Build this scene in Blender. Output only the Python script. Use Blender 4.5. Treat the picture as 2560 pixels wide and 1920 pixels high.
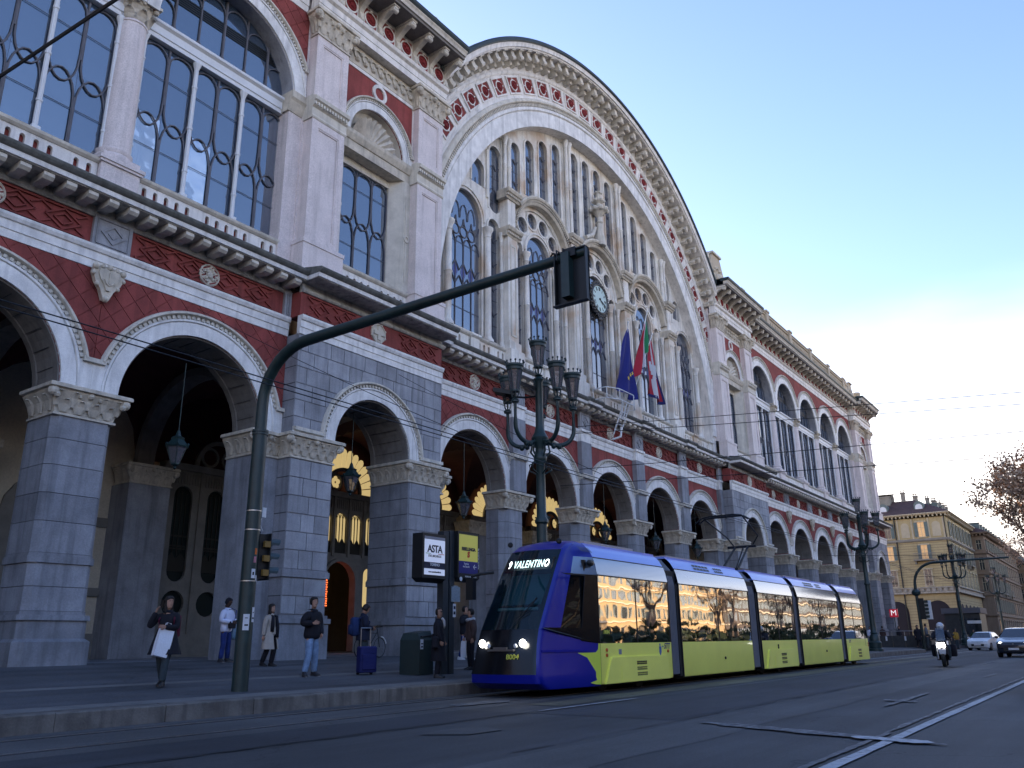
import bpy, bmesh, math, random
from math import sin, cos, pi, sqrt, radians, atan2, asin, acos
from mathutils import Vector, Matrix, geometry, noise
random.seed(7)
SC = bpy.context.scene
for o in list(bpy.data.objects): bpy.data.objects.remove(o)
# ------------------------------------------------------------------ camera
YAW, PIT, ROL = radians(54.6026), radians(17.2282), radians(-0.67086)
cyw, syw, cpt, spt = cos(YAW), sin(YAW), cos(PIT), sin(PIT)
Fw = Vector((syw*cpt, cyw*cpt, spt)); Rt = Vector((cyw, -syw, 0)); Up = Rt.cross(Fw)
R2 = Rt*cos(ROL)+Up*sin(ROL); U2 = Up*cos(ROL)-Rt*sin(ROL)
cam = bpy.data.cameras.new('camera'); camo = bpy.data.objects.new('camera', cam)
SC.collection.objects.link(camo)
M = Matrix((R2, U2, -Fw)).transposed().to_4x4(); M.translation = Vector((0, 0, 1.17))
camo.matrix_world = M
cam.sensor_width = 36; cam.lens = 36*2073.776/2560; cam.clip_start = 0.05; cam.clip_end = 6000
SC.camera = camo
# ------------------------------------------------------------------ light
SUN_AZ, SUN_EL = radians(28), radians(12)       # azimuth from +Y towards +X
W = bpy.data.worlds.new("World"); SC.world = W; W.use_nodes = True
nt = W.node_tree; nt.nodes.clear()
out = nt.nodes.new('ShaderNodeOutputWorld'); bg = nt.nodes.new('ShaderNodeBackground')
sky = nt.nodes.new('ShaderNodeTexSky'); sky.sky_type = 'NISHITA'; sky.sun_disc = False
sky.sun_elevation = SUN_EL; sky.sun_rotation = SUN_AZ
sky.air_density = 1.0; sky.dust_density = 0.6; sky.ozone_density = 1.6; sky.altitude = 200
bg.inputs[1].default_value = 0.15
SKYG = 1.0; HAZE = (6.4, 5.8, 5.2, 1)   # pale haze low in the sky, strengthened all round to light the shaded facade
hs = nt.nodes.new('ShaderNodeHueSaturation'); hs.inputs[1].default_value = 1.08
gm = nt.nodes.new('ShaderNodeGamma'); gm.inputs[1].default_value = SKYG
tn = nt.nodes.new('ShaderNodeMix'); tn.data_type = 'RGBA'; tn.blend_type = 'MULTIPLY'; tn.inputs[0].default_value = 1
tn.inputs[7].default_value = (.95, .85, 1.0, 1)
nt.links.new(sky.outputs[0], gm.inputs[0]); nt.links.new(gm.outputs[0], hs.inputs[4]); nt.links.new(hs.outputs[0], tn.inputs[6])
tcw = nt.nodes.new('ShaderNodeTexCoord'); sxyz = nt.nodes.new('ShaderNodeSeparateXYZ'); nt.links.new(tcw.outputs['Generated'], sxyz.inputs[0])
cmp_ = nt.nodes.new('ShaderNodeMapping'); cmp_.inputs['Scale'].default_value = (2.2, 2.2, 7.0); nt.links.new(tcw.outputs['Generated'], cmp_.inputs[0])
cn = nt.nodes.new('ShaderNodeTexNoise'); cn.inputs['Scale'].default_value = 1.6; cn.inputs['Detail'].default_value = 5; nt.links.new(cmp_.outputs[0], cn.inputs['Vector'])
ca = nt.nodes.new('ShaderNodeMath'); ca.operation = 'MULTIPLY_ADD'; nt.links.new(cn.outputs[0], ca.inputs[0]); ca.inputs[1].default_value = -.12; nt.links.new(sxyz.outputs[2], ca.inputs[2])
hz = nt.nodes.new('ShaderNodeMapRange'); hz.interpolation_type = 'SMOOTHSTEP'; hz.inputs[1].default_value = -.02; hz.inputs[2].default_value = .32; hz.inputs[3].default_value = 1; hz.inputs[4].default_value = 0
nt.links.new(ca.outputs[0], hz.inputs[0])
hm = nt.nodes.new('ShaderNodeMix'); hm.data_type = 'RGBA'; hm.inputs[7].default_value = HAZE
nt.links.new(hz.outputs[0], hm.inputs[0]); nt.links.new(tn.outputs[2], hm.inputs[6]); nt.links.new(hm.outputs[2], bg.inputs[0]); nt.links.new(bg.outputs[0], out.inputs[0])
sl = bpy.data.lights.new('sun', 'SUN'); sl.energy = 3.0; sl.angle = radians(0.53); sl.color = (1.0, .72, .45)
so = bpy.data.objects.new('sun', sl); SC.collection.objects.link(so)
sd = Vector((sin(SUN_AZ)*cos(SUN_EL), cos(SUN_AZ)*cos(SUN_EL), sin(SUN_EL)))
so.rotation_euler = sd.to_track_quat('Z', 'Y').to_euler(); so.location = (60, -60, 60)
vs = SC.view_settings; vs.view_transform = 'Standard'; vs.look = 'None'; vs.gamma = 1; vs.exposure = 1.8
vs.use_curve_mapping = False
SC.cycles.max_bounces = 8; SC.cycles.diffuse_bounces = 3; SC.cycles.glossy_bounces = 4
SC.cycles.transparent_max_bounces = 12; SC.cycles.caustics_reflective = False; SC.cycles.caustics_refractive = False
# ------------------------------------------------------------------ materials
MATS = {}
def mat(name, col, rough=.75, var=.18, scale=1.2, bump=.0, bscale=18., metal=0., streak=0., stain=None, spec=.4,
        emis=None, estr=0., coat=0., fine=.06, alpha=1., rv=.0):
    if name in MATS: return MATS[name]
    m = bpy.data.materials.new(name); m.use_nodes = True; n = m.node_tree.nodes; L = m.node_tree.links
    b = n['Principled BSDF']
    b.inputs['Roughness'].default_value = rough; b.inputs['Metallic'].default_value = metal
    b.inputs['Specular IOR Level'].default_value = spec; b.inputs['Coat Weight'].default_value = coat
    b.inputs['Coat Roughness'].default_value = .06
    if alpha < 1: b.inputs['Alpha'].default_value = alpha
    geo = n.new('ShaderNodeNewGeometry')
    if var > 0 or streak > 0 or stain:
        t1 = n.new('ShaderNodeTexNoise'); t1.inputs['Scale'].default_value = scale; t1.inputs['Detail'].default_value = 6
        t1.inputs['Roughness'].default_value = .6
        L.new(geo.outputs['Position'], t1.inputs['Vector'])
        cr = n.new('ShaderNodeValToRGB'); e = cr.color_ramp.elements
        e[0].position = .3; e[1].position = .72
        e[0].color = tuple(c*(1-var) for c in col)+(1,); e[1].color = tuple(min(1, c*(1+var*.8)) for c in col)+(1,)
        L.new(t1.outputs[0], cr.inputs[0]); cur = cr.outputs[0]
        if fine > 0:
            t2 = n.new('ShaderNodeTexNoise'); t2.inputs['Scale'].default_value = scale*22; t2.inputs['Detail'].default_value = 3
            L.new(geo.outputs['Position'], t2.inputs['Vector'])
            mr = n.new('ShaderNodeMapRange'); mr.inputs[1].default_value = .3; mr.inputs[2].default_value = .7
            mr.inputs[3].default_value = 1-fine*2; mr.inputs[4].default_value = 1+fine
            L.new(t2.outputs[0], mr.inputs[0])
            mx = n.new('ShaderNodeMix'); mx.data_type = 'RGBA'; mx.blend_type = 'MULTIPLY'; mx.inputs[0].default_value = 1
            L.new(cur, mx.inputs[6]); L.new(mr.outputs[0], mx.inputs[7]); cur = mx.outputs[2]
        if streak > 0:
            mp = n.new('ShaderNodeMapping'); mp.inputs['Scale'].default_value = (3.2, 3.2, .22)
            L.new(geo.outputs['Position'], mp.inputs[0])
            t3 = n.new('ShaderNodeTexNoise'); t3.inputs['Scale'].default_value = 1.6; t3.inputs['Detail'].default_value = 8
            L.new(mp.outputs[0], t3.inputs['Vector'])
            mr = n.new('ShaderNodeMapRange'); mr.inputs[1].default_value = .48; mr.inputs[2].default_value = .72
            mr.inputs[3].default_value = 0; mr.inputs[4].default_value = streak
            L.new(t3.outputs[0], mr.inputs[0])
            mx = n.new('ShaderNodeMix'); mx.data_type = 'RGBA'
            L.new(mr.outputs[0], mx.inputs[0]); L.new(cur, mx.inputs[6])
            mx.inputs[7].default_value = tuple(c*.33 for c in col)+(1,); cur = mx.outputs[2]
        if stain:
            t4 = n.new('ShaderNodeTexNoise'); t4.inputs['Scale'].default_value = .55; t4.inputs['Detail'].default_value = 5
            L.new(geo.outputs['Position'], t4.inputs['Vector'])
            mr = n.new('ShaderNodeMapRange'); mr.inputs[1].default_value = .52; mr.inputs[2].default_value = .68
            mr.inputs[3].default_value = 0; mr.inputs[4].default_value = .75
            L.new(t4.outputs[0], mr.inputs[0])
            mx = n.new('ShaderNodeMix'); mx.data_type = 'RGBA'
            L.new(mr.outputs[0], mx.inputs[0]); L.new(cur, mx.inputs[6]); mx.inputs[7].default_value = tuple(stain)+(1,)
            cur = mx.outputs[2]
        oi = n.new('ShaderNodeObjectInfo'); rr = n.new('ShaderNodeMapRange'); rr.inputs[3].default_value = 1-rv; rr.inputs[4].default_value = 1+rv*.7; L.new(oi.outputs['Random'], rr.inputs[0])
        mq = n.new('ShaderNodeMix'); mq.data_type = 'RGBA'; mq.blend_type = 'MULTIPLY'; mq.inputs[0].default_value = 1; L.new(cur, mq.inputs[6]); L.new(rr.outputs[0], mq.inputs[7]); cur = mq.outputs[2]
        L.new(cur, b.inputs['Base Color'])
    else:
        b.inputs['Base Color'].default_value = tuple(col)+(1,)
    if bump > 0:
        tb = n.new('ShaderNodeTexNoise'); tb.inputs['Scale'].default_value = bscale; tb.inputs['Detail'].default_value = 6
        L.new(geo.outputs['Position'], tb.inputs['Vector'])
        bp = n.new('ShaderNodeBump'); bp.inputs['Strength'].default_value = bump; bp.inputs['Distance'].default_value = .02
        L.new(tb.outputs[0], bp.inputs['Height']); L.new(bp.outputs[0], b.inputs['Normal'])
    if emis:
        b.inputs['Emission Color'].default_value = tuple(emis)+(1,); b.inputs['Emission Strength'].default_value = estr
    MATS[name] = m; return m
def glassmat(name, tint=(.02, .03, .04), trans=.5, rough=.03, wav=.0, tcol=(.8, .85, .9), fres=1.5, tilt=.0):
    if name in MATS: return MATS[name]
    m = bpy.data.materials.new(name); m.use_nodes = True; n = m.node_tree.nodes; L = m.node_tree.links; n.clear()
    o = n.new('ShaderNodeOutputMaterial'); tr = n.new('ShaderNodeBsdfTransparent'); tr.inputs[0].default_value = tcol+(1,)
    df = n.new('ShaderNodeBsdfDiffuse'); df.inputs[0].default_value = tint+(1,)
    gl = n.new('ShaderNodeBsdfGlossy'); gl.inputs['Roughness'].default_value = rough; gl.inputs[0].default_value = (.95, .97, 1, 1)
    fr = n.new('ShaderNodeFresnel'); fr.inputs[0].default_value = fres
    m1 = n.new('ShaderNodeMixShader'); m1.inputs[0].default_value = trans; L.new(df.outputs[0], m1.inputs[1]); L.new(tr.outputs[0], m1.inputs[2])
    m2 = n.new('ShaderNodeMixShader'); L.new(fr.outputs[0], m2.inputs[0]); L.new(m1.outputs[0], m2.inputs[1]); L.new(gl.outputs[0], m2.inputs[2])
    oi = n.new('ShaderNodeObjectInfo'); wn = n.new('ShaderNodeTexWhiteNoise'); wn.noise_dimensions = '1D'; L.new(oi.outputs['Random'], wn.inputs['W'])
    va = n.new('ShaderNodeVectorMath'); va.operation = 'MULTIPLY_ADD'; L.new(wn.outputs['Color'], va.inputs[0]); va.inputs[1].default_value = (tilt, tilt, tilt); va.inputs[2].default_value = (-tilt/2,)*3
    geo = n.new('ShaderNodeNewGeometry'); nn = n.new('ShaderNodeVectorMath'); nn.operation = 'ADD'; L.new(va.outputs[0], nn.inputs[0])
    if wav > 0:
        t = n.new('ShaderNodeTexNoise'); t.inputs['Scale'].default_value = 1.1; t.inputs['Detail'].default_value = 2
        L.new(geo.outputs['Position'], t.inputs['Vector'])
        bp = n.new('ShaderNodeBump'); bp.inputs['Strength'].default_value = wav; bp.inputs['Distance'].default_value = .05
        L.new(t.outputs[0], bp.inputs['Height']); L.new(bp.outputs[0], nn.inputs[1])
    else: L.new(geo.outputs['Normal'], nn.inputs[1])
    nz = n.new('ShaderNodeVectorMath'); nz.operation = 'NORMALIZE'; L.new(nn.outputs[0], nz.inputs[0]); L.new(nz.outputs[0], gl.inputs['Normal']); L.new(nz.outputs[0], fr.inputs['Normal'])
    L.new(m2.outputs[0], o.inputs[0]); MATS[name] = m; return m
# ------------------------------------------------------------------ mesh builder
class MB:
    def __init__(s): s.v = []; s.f = []; s.mi = []; s.cur = 0
    def add(s, vs, fs):
        b = len(s.v); s.v += [tuple(v) for v in vs]
        for f in fs: s.f.append(tuple(i+b for i in f)); s.mi.append(s.cur)
        return s
    def box(s, x0, x1, y0, y1, z0, z1):
        return s.add([(x0,y0,z0),(x1,y0,z0),(x1,y1,z0),(x0,y1,z0),(x0,y0,z1),(x1,y0,z1),(x1,y1,z1),(x0,y1,z1)],
                     [(0,3,2,1),(4,5,6,7),(0,1,5,4),(1,2,6,5),(2,3,7,6),(3,0,4,7)])
    def obox(s, c, ax, ay, az, hx, hy, hz):
        c = Vector(c); ax, ay, az = Vector(ax), Vector(ay), Vector(az); vs = []
        for k in (-1, 1):
            for (i, j) in ((-1,-1),(1,-1),(1,1),(-1,1)): vs.append(c+ax*hx*i+ay*hy*j+az*hz*k)
        return s.add(vs, [(0,3,2,1),(4,5,6,7),(0,1,5,4),(1,2,6,5),(2,3,7,6),(3,0,4,7)])
    def prism_y(s, loops, y0, y1, back=True):
        """2D loops in (x,z), extruded along y. y0 is the front."""
        pl = [[Vector((x, z, 0)) for x, z in lp] for lp in loops]
        tr = geometry.tessellate_polygon(pl); flat = [p for lp in loops for p in lp]; n = len(flat)
        vs = [(x, y0, z) for x, z in flat]+[(x, y1, z) for x, z in flat]; fs = []
        for t in tr:
            a, b, c = t; A, B, Cc = flat[a], flat[b], flat[c]
            if (B[0]-A[0])*(Cc[1]-A[1])-(B[1]-A[1])*(Cc[0]-A[0]) < 0: a, b, c = a, c, b
            fs.append((a, b, c))
            if back: fs.append((a+n, c+n, b+n))
        k = 0
        for lp in loops:
            m = len(lp)
            for i in range(m): j = (i+1) % m; fs.append((k+i, k+i+n, k+j+n, k+j))
            k += m
        return s.add(vs, fs)
    def prism_z(s, poly, z0, z1, poly1=None):
        n = len(poly); p1 = poly1 or poly
        return s.add([(x, y, z0) for x, y in poly]+[(x, y, z1) for x, y in p1],
                     [tuple(range(n))[::-1], tuple(range(n, 2*n))]+[(i, (i+1) % n, (i+1) % n+n, i+n) for i in range(n)])
    def extr_x(s, prof, x0, x1):
        """closed profile (y,z) extruded along x"""
        n = len(prof)
        return s.add([(x0, y, z) for y, z in prof]+[(x1, y, z) for y, z in prof],
                     [tuple(range(n)), tuple(range(n, 2*n))[::-1]]+[(i, i+n, (i+1) % n+n, (i+1) % n) for i in range(n)])
    def sweep(s, prof, cx, cz, a0, a1, n, clamp=None):
        """closed profile (r,y) revolved round the y axis at (cx,cz)"""
        m = len(prof); vs = []
        for i in range(n+1):
            a = a0+(a1-a0)*i/n
            for r, y in prof:
                x = r*cos(a)
                if clamp: x = max(-clamp, min(clamp, x))
                vs.append((cx+x, y, cz+r*sin(a)))
        fs = [tuple(range(m)), tuple(range(n*m, n*m+m))[::-1]]
        for i in range(n):
            for j in range(m):
                k = (j+1) % m; fs.append((i*m+j, i*m+k, (i+1)*m+k, (i+1)*m+j))
        return s.add(vs, fs)
    def tube(s, pts, r, seg=8, cap=True):
        pts = [Vector(p) for p in pts]; n = len(pts); rr = r if isinstance(r, (list, tuple)) else [r]*n; vs = []
        up = None
        for i, p in enumerate(pts):
            d = (pts[min(i+1, n-1)]-pts[max(i-1, 0)]).normalized()
            if up is None:
                up = Vector((0, 0, 1)) if abs(d.z) < .9 else Vector((1, 0, 0))
            a = d.cross(up)
            if a.length < 1e-4: a = d.cross(Vector((0, 1, 0)))
            a.normalize(); b = d.cross(a).normalized(); up = -b if False else up
            for k in range(seg):
                t = 2*pi*k/seg; vs.append(p+a*(rr[i]*cos(t))+b*(rr[i]*sin(t)))
        fs = []
        for i in range(n-1):
            for k in range(seg):
                l = (k+1) % seg; fs.append((i*seg+k, (i+1)*seg+k, (i+1)*seg+l, i*seg+l))
        if cap: fs += [tuple(range(seg)), tuple(range((n-1)*seg, n*seg))[::-1]]
        return s.add(vs, fs)
    def lathe(s, prof, c=(0, 0, 0), seg=16, a0=0., a1=2*pi, sq=False):
        """profile (r,z) round the z axis"""
        n = len(prof); vs = []; full = abs(a1-a0-2*pi) < 1e-6; ns = seg if full else seg+1
        for k in range(ns):
            a = a0+(a1-a0)*k/seg
            for r, z in prof: vs.append((c[0]+r*cos(a), c[1]+r*sin(a), c[2]+z))
        fs = []
        for k in range(seg):
            l = (k+1) % ns
            for j in range(n-1): fs.append((k*n+j, l*n+j, l*n+j+1, k*n+j+1))
        if full:
            if prof[0][0] > 1e-5: fs.append(tuple(k*n for k in range(seg))[::-1])
            if prof[-1][0] > 1e-5: fs.append(tuple(k*n+n-1 for k in range(seg)))
        return s.add(vs, fs)
    def ball(s, c, r, seg=10, rings=6, sx=1, sy=1, sz=1):
        vs = []; fs = []
        for i in range(rings+1):
            t = pi*i/rings
            for k in range(seg):
                a = 2*pi*k/seg; vs.append((c[0]+r*sx*sin(t)*cos(a), c[1]+r*sy*sin(t)*sin(a), c[2]+r*sz*cos(t)))
        for i in range(rings):
            for k in range(seg):
                l = (k+1) % seg; fs.append((i*seg+k, (i+1)*seg+k, (i+1)*seg+l, i*seg+l))
        return s.add(vs, fs)
    def loft(s, rings, cap=True):
        n = len(rings[0]); vs = [p for r in rings for p in r]; fs = []
        for i in range(len(rings)-1):
            for k in range(n):
                l = (k+1) % n; fs.append((i*n+k, i*n+l, (i+1)*n+l, (i+1)*n+k))
        if cap: fs += [tuple(range(n))[::-1], tuple(range((len(rings)-1)*n, len(rings)*n))]
        return s.add(vs, fs)
    def mirror_add(s, other, ox=0, oy=0, oz=0, sx=1):
        b = len(s.v); s.v += [(x*sx+ox, y+oy, z+oz) for x, y, z in other.v]
        for f, mi in zip(other.f, other.mi):
            g = tuple(i+b for i in f); s.f.append(g[::-1] if sx < 0 else g); s.mi.append(mi)
        return s
    def mesh(s, name, mats, smooth=False, fix=False, auto=None):
        me = bpy.data.meshes.new(name); me.from_pydata([tuple(v) for v in s.v], [], s.f)
        for m in (mats if isinstance(mats, (list, tuple)) else [mats]): me.materials.append(m)
        if any(s.mi): me.polygons.foreach_set('material_index', s.mi)
        if fix:
            bm = bmesh.new(); bm.from_mesh(me); bmesh.ops.remove_doubles(bm, verts=bm.verts, dist=1e-5)
            bmesh.ops.recalc_face_normals(bm, faces=bm.faces); bm.to_mesh(me); bm.free()
        if smooth:
            me.polygons.foreach_set('use_smooth', [True]*len(me.polygons))
            if auto is not None:
                try: me.set_sharp_from_angle(angle=radians(auto))
                except Exception: pass
        me.update(); return me
def ob(name, me, parent=None, loc=(0, 0, 0), rotz=0., label=None, cat=None, group=None, kind=None, scale=None):
    o = bpy.data.objects.new(name, me); SC.collection.objects.link(o); o.location = loc
    if rotz: o.rotation_euler = (0, 0, rotz)
    if scale: o.scale = scale
    if parent: o.parent = parent
    if label: o['label'] = label
    if cat: o['category'] = cat
    if group: o['group'] = group
    if kind: o['kind'] = kind
    return o
def P(name, mb, m, parent=None, loc=(0, 0, 0), smooth=False, fix=False, auto=None, **k):
    return ob(name, mb.mesh(name, m, smooth, fix, auto), parent, loc, **k)
def kids(o): return [c for c in bpy.data.objects if c.parent == o]
def copy_tree(o, loc=None, rotz=None, label=None, parent=None):
    c = o.copy(); SC.collection.objects.link(c)
    if parent: c.parent = parent
    if loc is not None: c.location = loc
    if rotz is not None: c.rotation_euler = (0, 0, rotz)
    if label: c['label'] = label
    for ch in kids(o): copy_tree(ch, parent=c)
    return c
def arcp(cx, cz, r, a0, a1, n): return [(cx+r*cos(a0+(a1-a0)*i/n), cz+r*sin(a0+(a1-a0)*i/n)) for i in range(n+1)]
# stone, stucco and metal
MARBLE = mat('marble', (.82, .79, .75), .6, .16, 1.5, .15, 12, streak=.45)
MARBLE2 = mat('marble_stained', (.80, .77, .71), .6, .18, 1.2, .2, 12, streak=.5, stain=(.50, .34, .20))
ARCHM = mat('archivolt_marble', (.80, .79, .77), .55, .2, 2.2, .12, 10, streak=.4)
CREAM = mat('carved_limestone', (.62, .56, .46), .8, .22, 3., .35, 20, streak=.5)
CREAM2 = mat('pale_limestone', (.66, .62, .54), .8, .18, 2., .25, 15, streak=.4)
PINK = mat('pink_granite', (.74, .665, .65), .6, .12, 1.2, .1, 30, fine=.10, streak=.3)
GREY = mat('grey_stone', (.275, .285, .315), .8, .28, 1.1, .3, 25, streak=.5, rv=.16)
GREYL = mat('light_grey_stone', (.35, .36, .39), .8, .28, 1.1, .3, 25, streak=.5, rv=.16)
GREYD = mat('joint_mortar', (.05, .055, .065), .9, .1)
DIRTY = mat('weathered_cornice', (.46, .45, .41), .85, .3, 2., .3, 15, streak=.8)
DARKROLL = mat('blackened_stone', (.16, .165, .155), .85, .4, 3., .4, 20, streak=.5)
RED = mat('red_stucco', (.28, .062, .055), .85, .3, .9, .2, 30, streak=.5, rv=.10)
REDD = mat('dark_red_relief', (.24, .03, .034), .85, .2, 3., .2, 30)
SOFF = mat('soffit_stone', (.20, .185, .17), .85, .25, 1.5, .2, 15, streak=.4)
COPPER = mat('dark_gutter_metal', (.035, .05, .055), .5, .3, 2, metal=.3)
ROOFG = mat('green_roof_sheet', (.16, .20, .19), .6, .3, 1)
LEAD = mat('window_leading', (.12, .12, .14), .6, .2, 3)
WHITEP = mat('white_paint', (.72, .74, .76), .45, .06, 2)
IRON = mat('dark_green_iron', (.013, .034, .034), .42, .3, 4, .1, 40, spec=.5)
BLACK = mat('black_metal', (.01, .012, .014), .45, .1)
GLASS = glassmat('window_glass', (.10, .16, .26), .6, .02, .10, fres=2.9, tilt=.07)
GLASSB = glassmat('tympanum_glass', (.08, .10, .14), .12, .03, .08, fres=3.2, tilt=.05)
# ================================================================== RAILWAY STATION
ST = ob('railway_station', None, label='long red and white arcaded railway station with a huge round arched glazed front', cat='railway station')
Y0, YP, YC, YB = 22.0, 21.4, 22.35, 23.4       # wing front, pavilion front, central front, back of the arcade wall
ZS = 7.85
CX, CZ = 41.05, 15.3
HB, HC = 3.27, 3.15
LW = [14.23, 7.69, 1.15]                       # left wing bays
RW = [2*CX-x for x in (14.23, 7.69, 1.15, -5.39, -11.93)]
PAV = [21.28, 2*CX-21.28]
END = 101.3
CB = [CX+6.3*k for k in (-2, -1, 0, 1, 2)]
def roundpts(hb, r, z0, zs, n=24):
    return arcp(0, zs, r, 0, pi, n)
def arch_wall(mb, hb, r, zs, zt, y0, y1, n=28, cz=None):
    cz = zs if cz is None else cz
    a0 = 0 if cz <= zs+1e-6 else 0
    pts = [(-hb, zs), (-hb, zt), (hb, zt), (hb, zs)]+arcp(0, cz, r, 0, pi, n)
    mb.prism_y([pts[::-1]], y0, y1); return mb
def dent_ring(mb, cx, cz, r0, r1, y0, y1, a0, a1, n, fill=.55, clamp=None):
    st = (a1-a0)/n
    for i in range(n):
        a = a0+(i+.5)*st; h = st*fill/2
        p = [(cx+r*cos(t), cz+r*sin(t)) for r, t in ((r0, a-h), (r1, a-h), (r1, a+h), (r0, a+h))]
        if clamp and abs(p[0][0]-cx) > clamp-.02: continue
        mb.add([(x, y0, z) for x, z in p]+[(x, y1, z) for x, z in p], [(0,1,2,3),(0,4,5,1),(1,5,6,2),(2,6,7,3),(3,7,4,0)])
def archivolt(rin, rout, zs, zv, hb, yf, name='archivolt', nd=46):
    """returns meshes: ring, dentils"""
    w = rout-rin; k = w/.75
    a = MB(); cl = hb-.002
    a.sweep([(rin, yf+.02), (rin, yf-.07), (rin+.40*k, yf-.07), (rin+.42*k, yf-.03), (rin+.44*k, yf-.10), (rin+.5*k, yf-.10), (rin+.5*k, yf+.02)], 0, zs, 0, pi, 40, clamp=cl)
    av = asin(min(.9, (zv-zs)/(rin+.6*k)))
    a.sweep([(rin+.5*k, yf+.02), (rin+.5*k, yf-.045), (rin+.625*k, yf-.045), (rin+.625*k, yf+.02)], 0, zs, av*.9, pi-av*.9, 40, clamp=cl)
    m = MB()
    m.sweep([(rin+.625*k, yf+.02), (rin+.625*k, yf-.13), (rin+.66*k, yf-.19), (rin+.72*k, yf-.19), (rout, yf-.12), (rout, yf+.02)], 0, zs, av, pi-av, 44, clamp=cl)
    # springer block
    for s in (-1, 1):
        rr = rin+.48*k; aa = asin(min(.95, (zv-zs)/rr))
        pts = [(s*rr*cos(t), zs+rr*sin(t)) for t in [aa*i/6 for i in range(7)]]+[(s*cl, zv), (s*cl, zs)]
        if s < 0: pts = pts[::-1]
        a.prism_y([pts], yf-.066, yf+.02)
        x0 = (rin+.6*k)*cos(av)
        if cl-x0 > .03:
            m.box(min(s*x0, s*cl), max(s*x0, s*cl), yf-.17, yf, zv-.06, zv+.06)
    d = MB(); dent_ring(d, 0, zs, rin+.515*k, rin+.61*k, yf-.12, yf-.04, av, pi-av, nd, clamp=cl)
    return a.mesh(name, ARCHM), m.mesh(name+'_moulding', CREAM2, True, auto=35), d.mesh('dentil_course', CREAM2)
def soffit(rin, zs, y0, y1):
    m = MB(); m.sweep([(rin-.005, y0+.02), (rin-.005, y1), (rin-.05, y1), (rin-.05, y1-.22), (rin-.02, y1-.24), (rin-.02, y0+.30), (rin-.05, y0+.28), (rin-.05, y0+.02)], 0, zs, 0.02, pi-.02, 30)
    j = MB()
    for a in [radians(12+i*13) for i in range(13)]:
        r = rin-.03
        j.obox((r*cos(a), (y0+y1)/2+.03, zs+r*sin(a)), (cos(a), 0, sin(a)), (0, 1, 0), (-sin(a), 0, cos(a)), .014, (y1-y0)/2-.02, .006)
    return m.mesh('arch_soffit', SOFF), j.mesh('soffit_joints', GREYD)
def leaf_capital(w, d, h, fl, name='capital'):
    """carved block capital on a w x d pier; front centred at y=0, z from 0 to h"""
    m = MB(); hw = w/2
    def ring(e, z): return [(-hw-e, d, z), (-hw-e, -e, z), (hw+e, -e, z), (hw+e, d, z)]
    zs_ = [(0.05, 0), (.05, .07*h), (.0, .1*h), (.01, .2*h), (fl*.28, .5*h), (fl*.7, .78*h), (fl*.72, .84*h), (fl, .86*h), (fl, .97*h), (fl*.9, h)]
    m.loft([ring(e, z) for e, z in zs_])
    rnd = random.Random(int(w*100))
    def leaf(x, y, nx, ny, s, z0, hh):
        px, py = -ny, nx
        rows = [(0, .5, .02), (.3, .8, .06), (.6, 1., .10), (.85, .75, .17), (1., .35, .24), (.93, .2, .28)]
        vs = []; 
        for t, ww, o in rows:
            for k in (-1, -.5, 0, .5, 1):
                oo = (o+.035*(1-abs(k)) + (.02 if abs(k) == .5 else 0))*fl/.33*.8
                vs.append((x+px*k*ww*s+nx*oo, y+py*k*ww*s+ny*oo, z0+hh*t-.03*abs(k)*hh))
        fs = [(i*5+k, i*5+k+1, i*5+k+6, i*5+k+5) for i in range(5) for k in range(4)]
        m.add(vs, fs)
    n = max(3, int(w/.34))
    for i in range(n):
        x = -hw+(i+.5)*w/n
        leaf(x, -.01, 0, -1, w/n*.46, .12*h, .42*h)
    for i in range(n+1):
        x = -hw+i*w/n
        leaf(x, -.04, 0, -1, w/n*.36, .3*h, .5*h)
    for s in (-1, 1):
        ny = max(2, int(d/.4))
        for i in range(ny): leaf(s*(hw+.01), (i+.5)*d/ny, s, 0, d/ny*.4, .15*h, .55*h)
        # volutes
        cx, cy, cz = s*(hw+fl*.55), -fl*.55, .72*h
        m.ball((cx, cy, cz), .13*h+.04, 8, 6); m.ball((cx-s*.08, cy-.05, cz-.12*h), .09*h+.02, 6, 4)
        m.ball((s*hw*.34, -fl*.5, .7*h), .09*h, 6, 4)
    m.ball((0, -fl*.65, .76*h), .12*h, 8, 5)
    return m.mesh(name, CREAM, False)
# ---------------- pier: octagonal-fronted shaft built of blocks
def pier_kit(w, yf, chamf=.15, yb=YB):
    hw = w/2; y1 = yb-yf
    def poly(e=0., c=chamf): return [(-hw-e, y1+e*0), (-hw-e, c-e), (-hw+c-e*.4, -e), (hw-c+e*.4, -e), (hw+e, c-e), (hw+e, y1)]
    core = MB(); core.prism_z(poly(-.03), .3, 7.1)
    blocks = []
    z = 3.45; k = 0
    for h in (.8, .72, .74, .7, .62):
        b = MB(); b.prism_z(poly(-.003*(k % 2)), z+.008, z+h-.008); blocks.append(b.mesh('stone_block', GREY)); z += h; k += 1
    for z0, z1 in ((2.02, 2.62), (2.62, 3.2)):
        b = MB(); b.prism_z(poly(.0), z0+.008, z1-.008); blocks.append(b.mesh('stone_block', GREY))
    ba = MB(); ba.prism_z(poly(.16), .3, 1.28); ba.prism_z(poly(.16), 1.28, 1.36, poly(.06)); ba.prism_z(poly(.06), 1.36, 1.8); ba.prism_z(poly(.12), 1.8, 1.93, poly(.1)); ba.prism_z(poly(.02), 1.93, 2.02)
    ba.prism_z(poly(.05), 3.2, 3.38); ba.prism_z(poly(.015), 3.38, 3.45)
    return core.mesh('shaft_core', GREYD), blocks, ba.mesh('pier_base', GREY), leaf_capital(w, y1, .8, .33)
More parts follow.
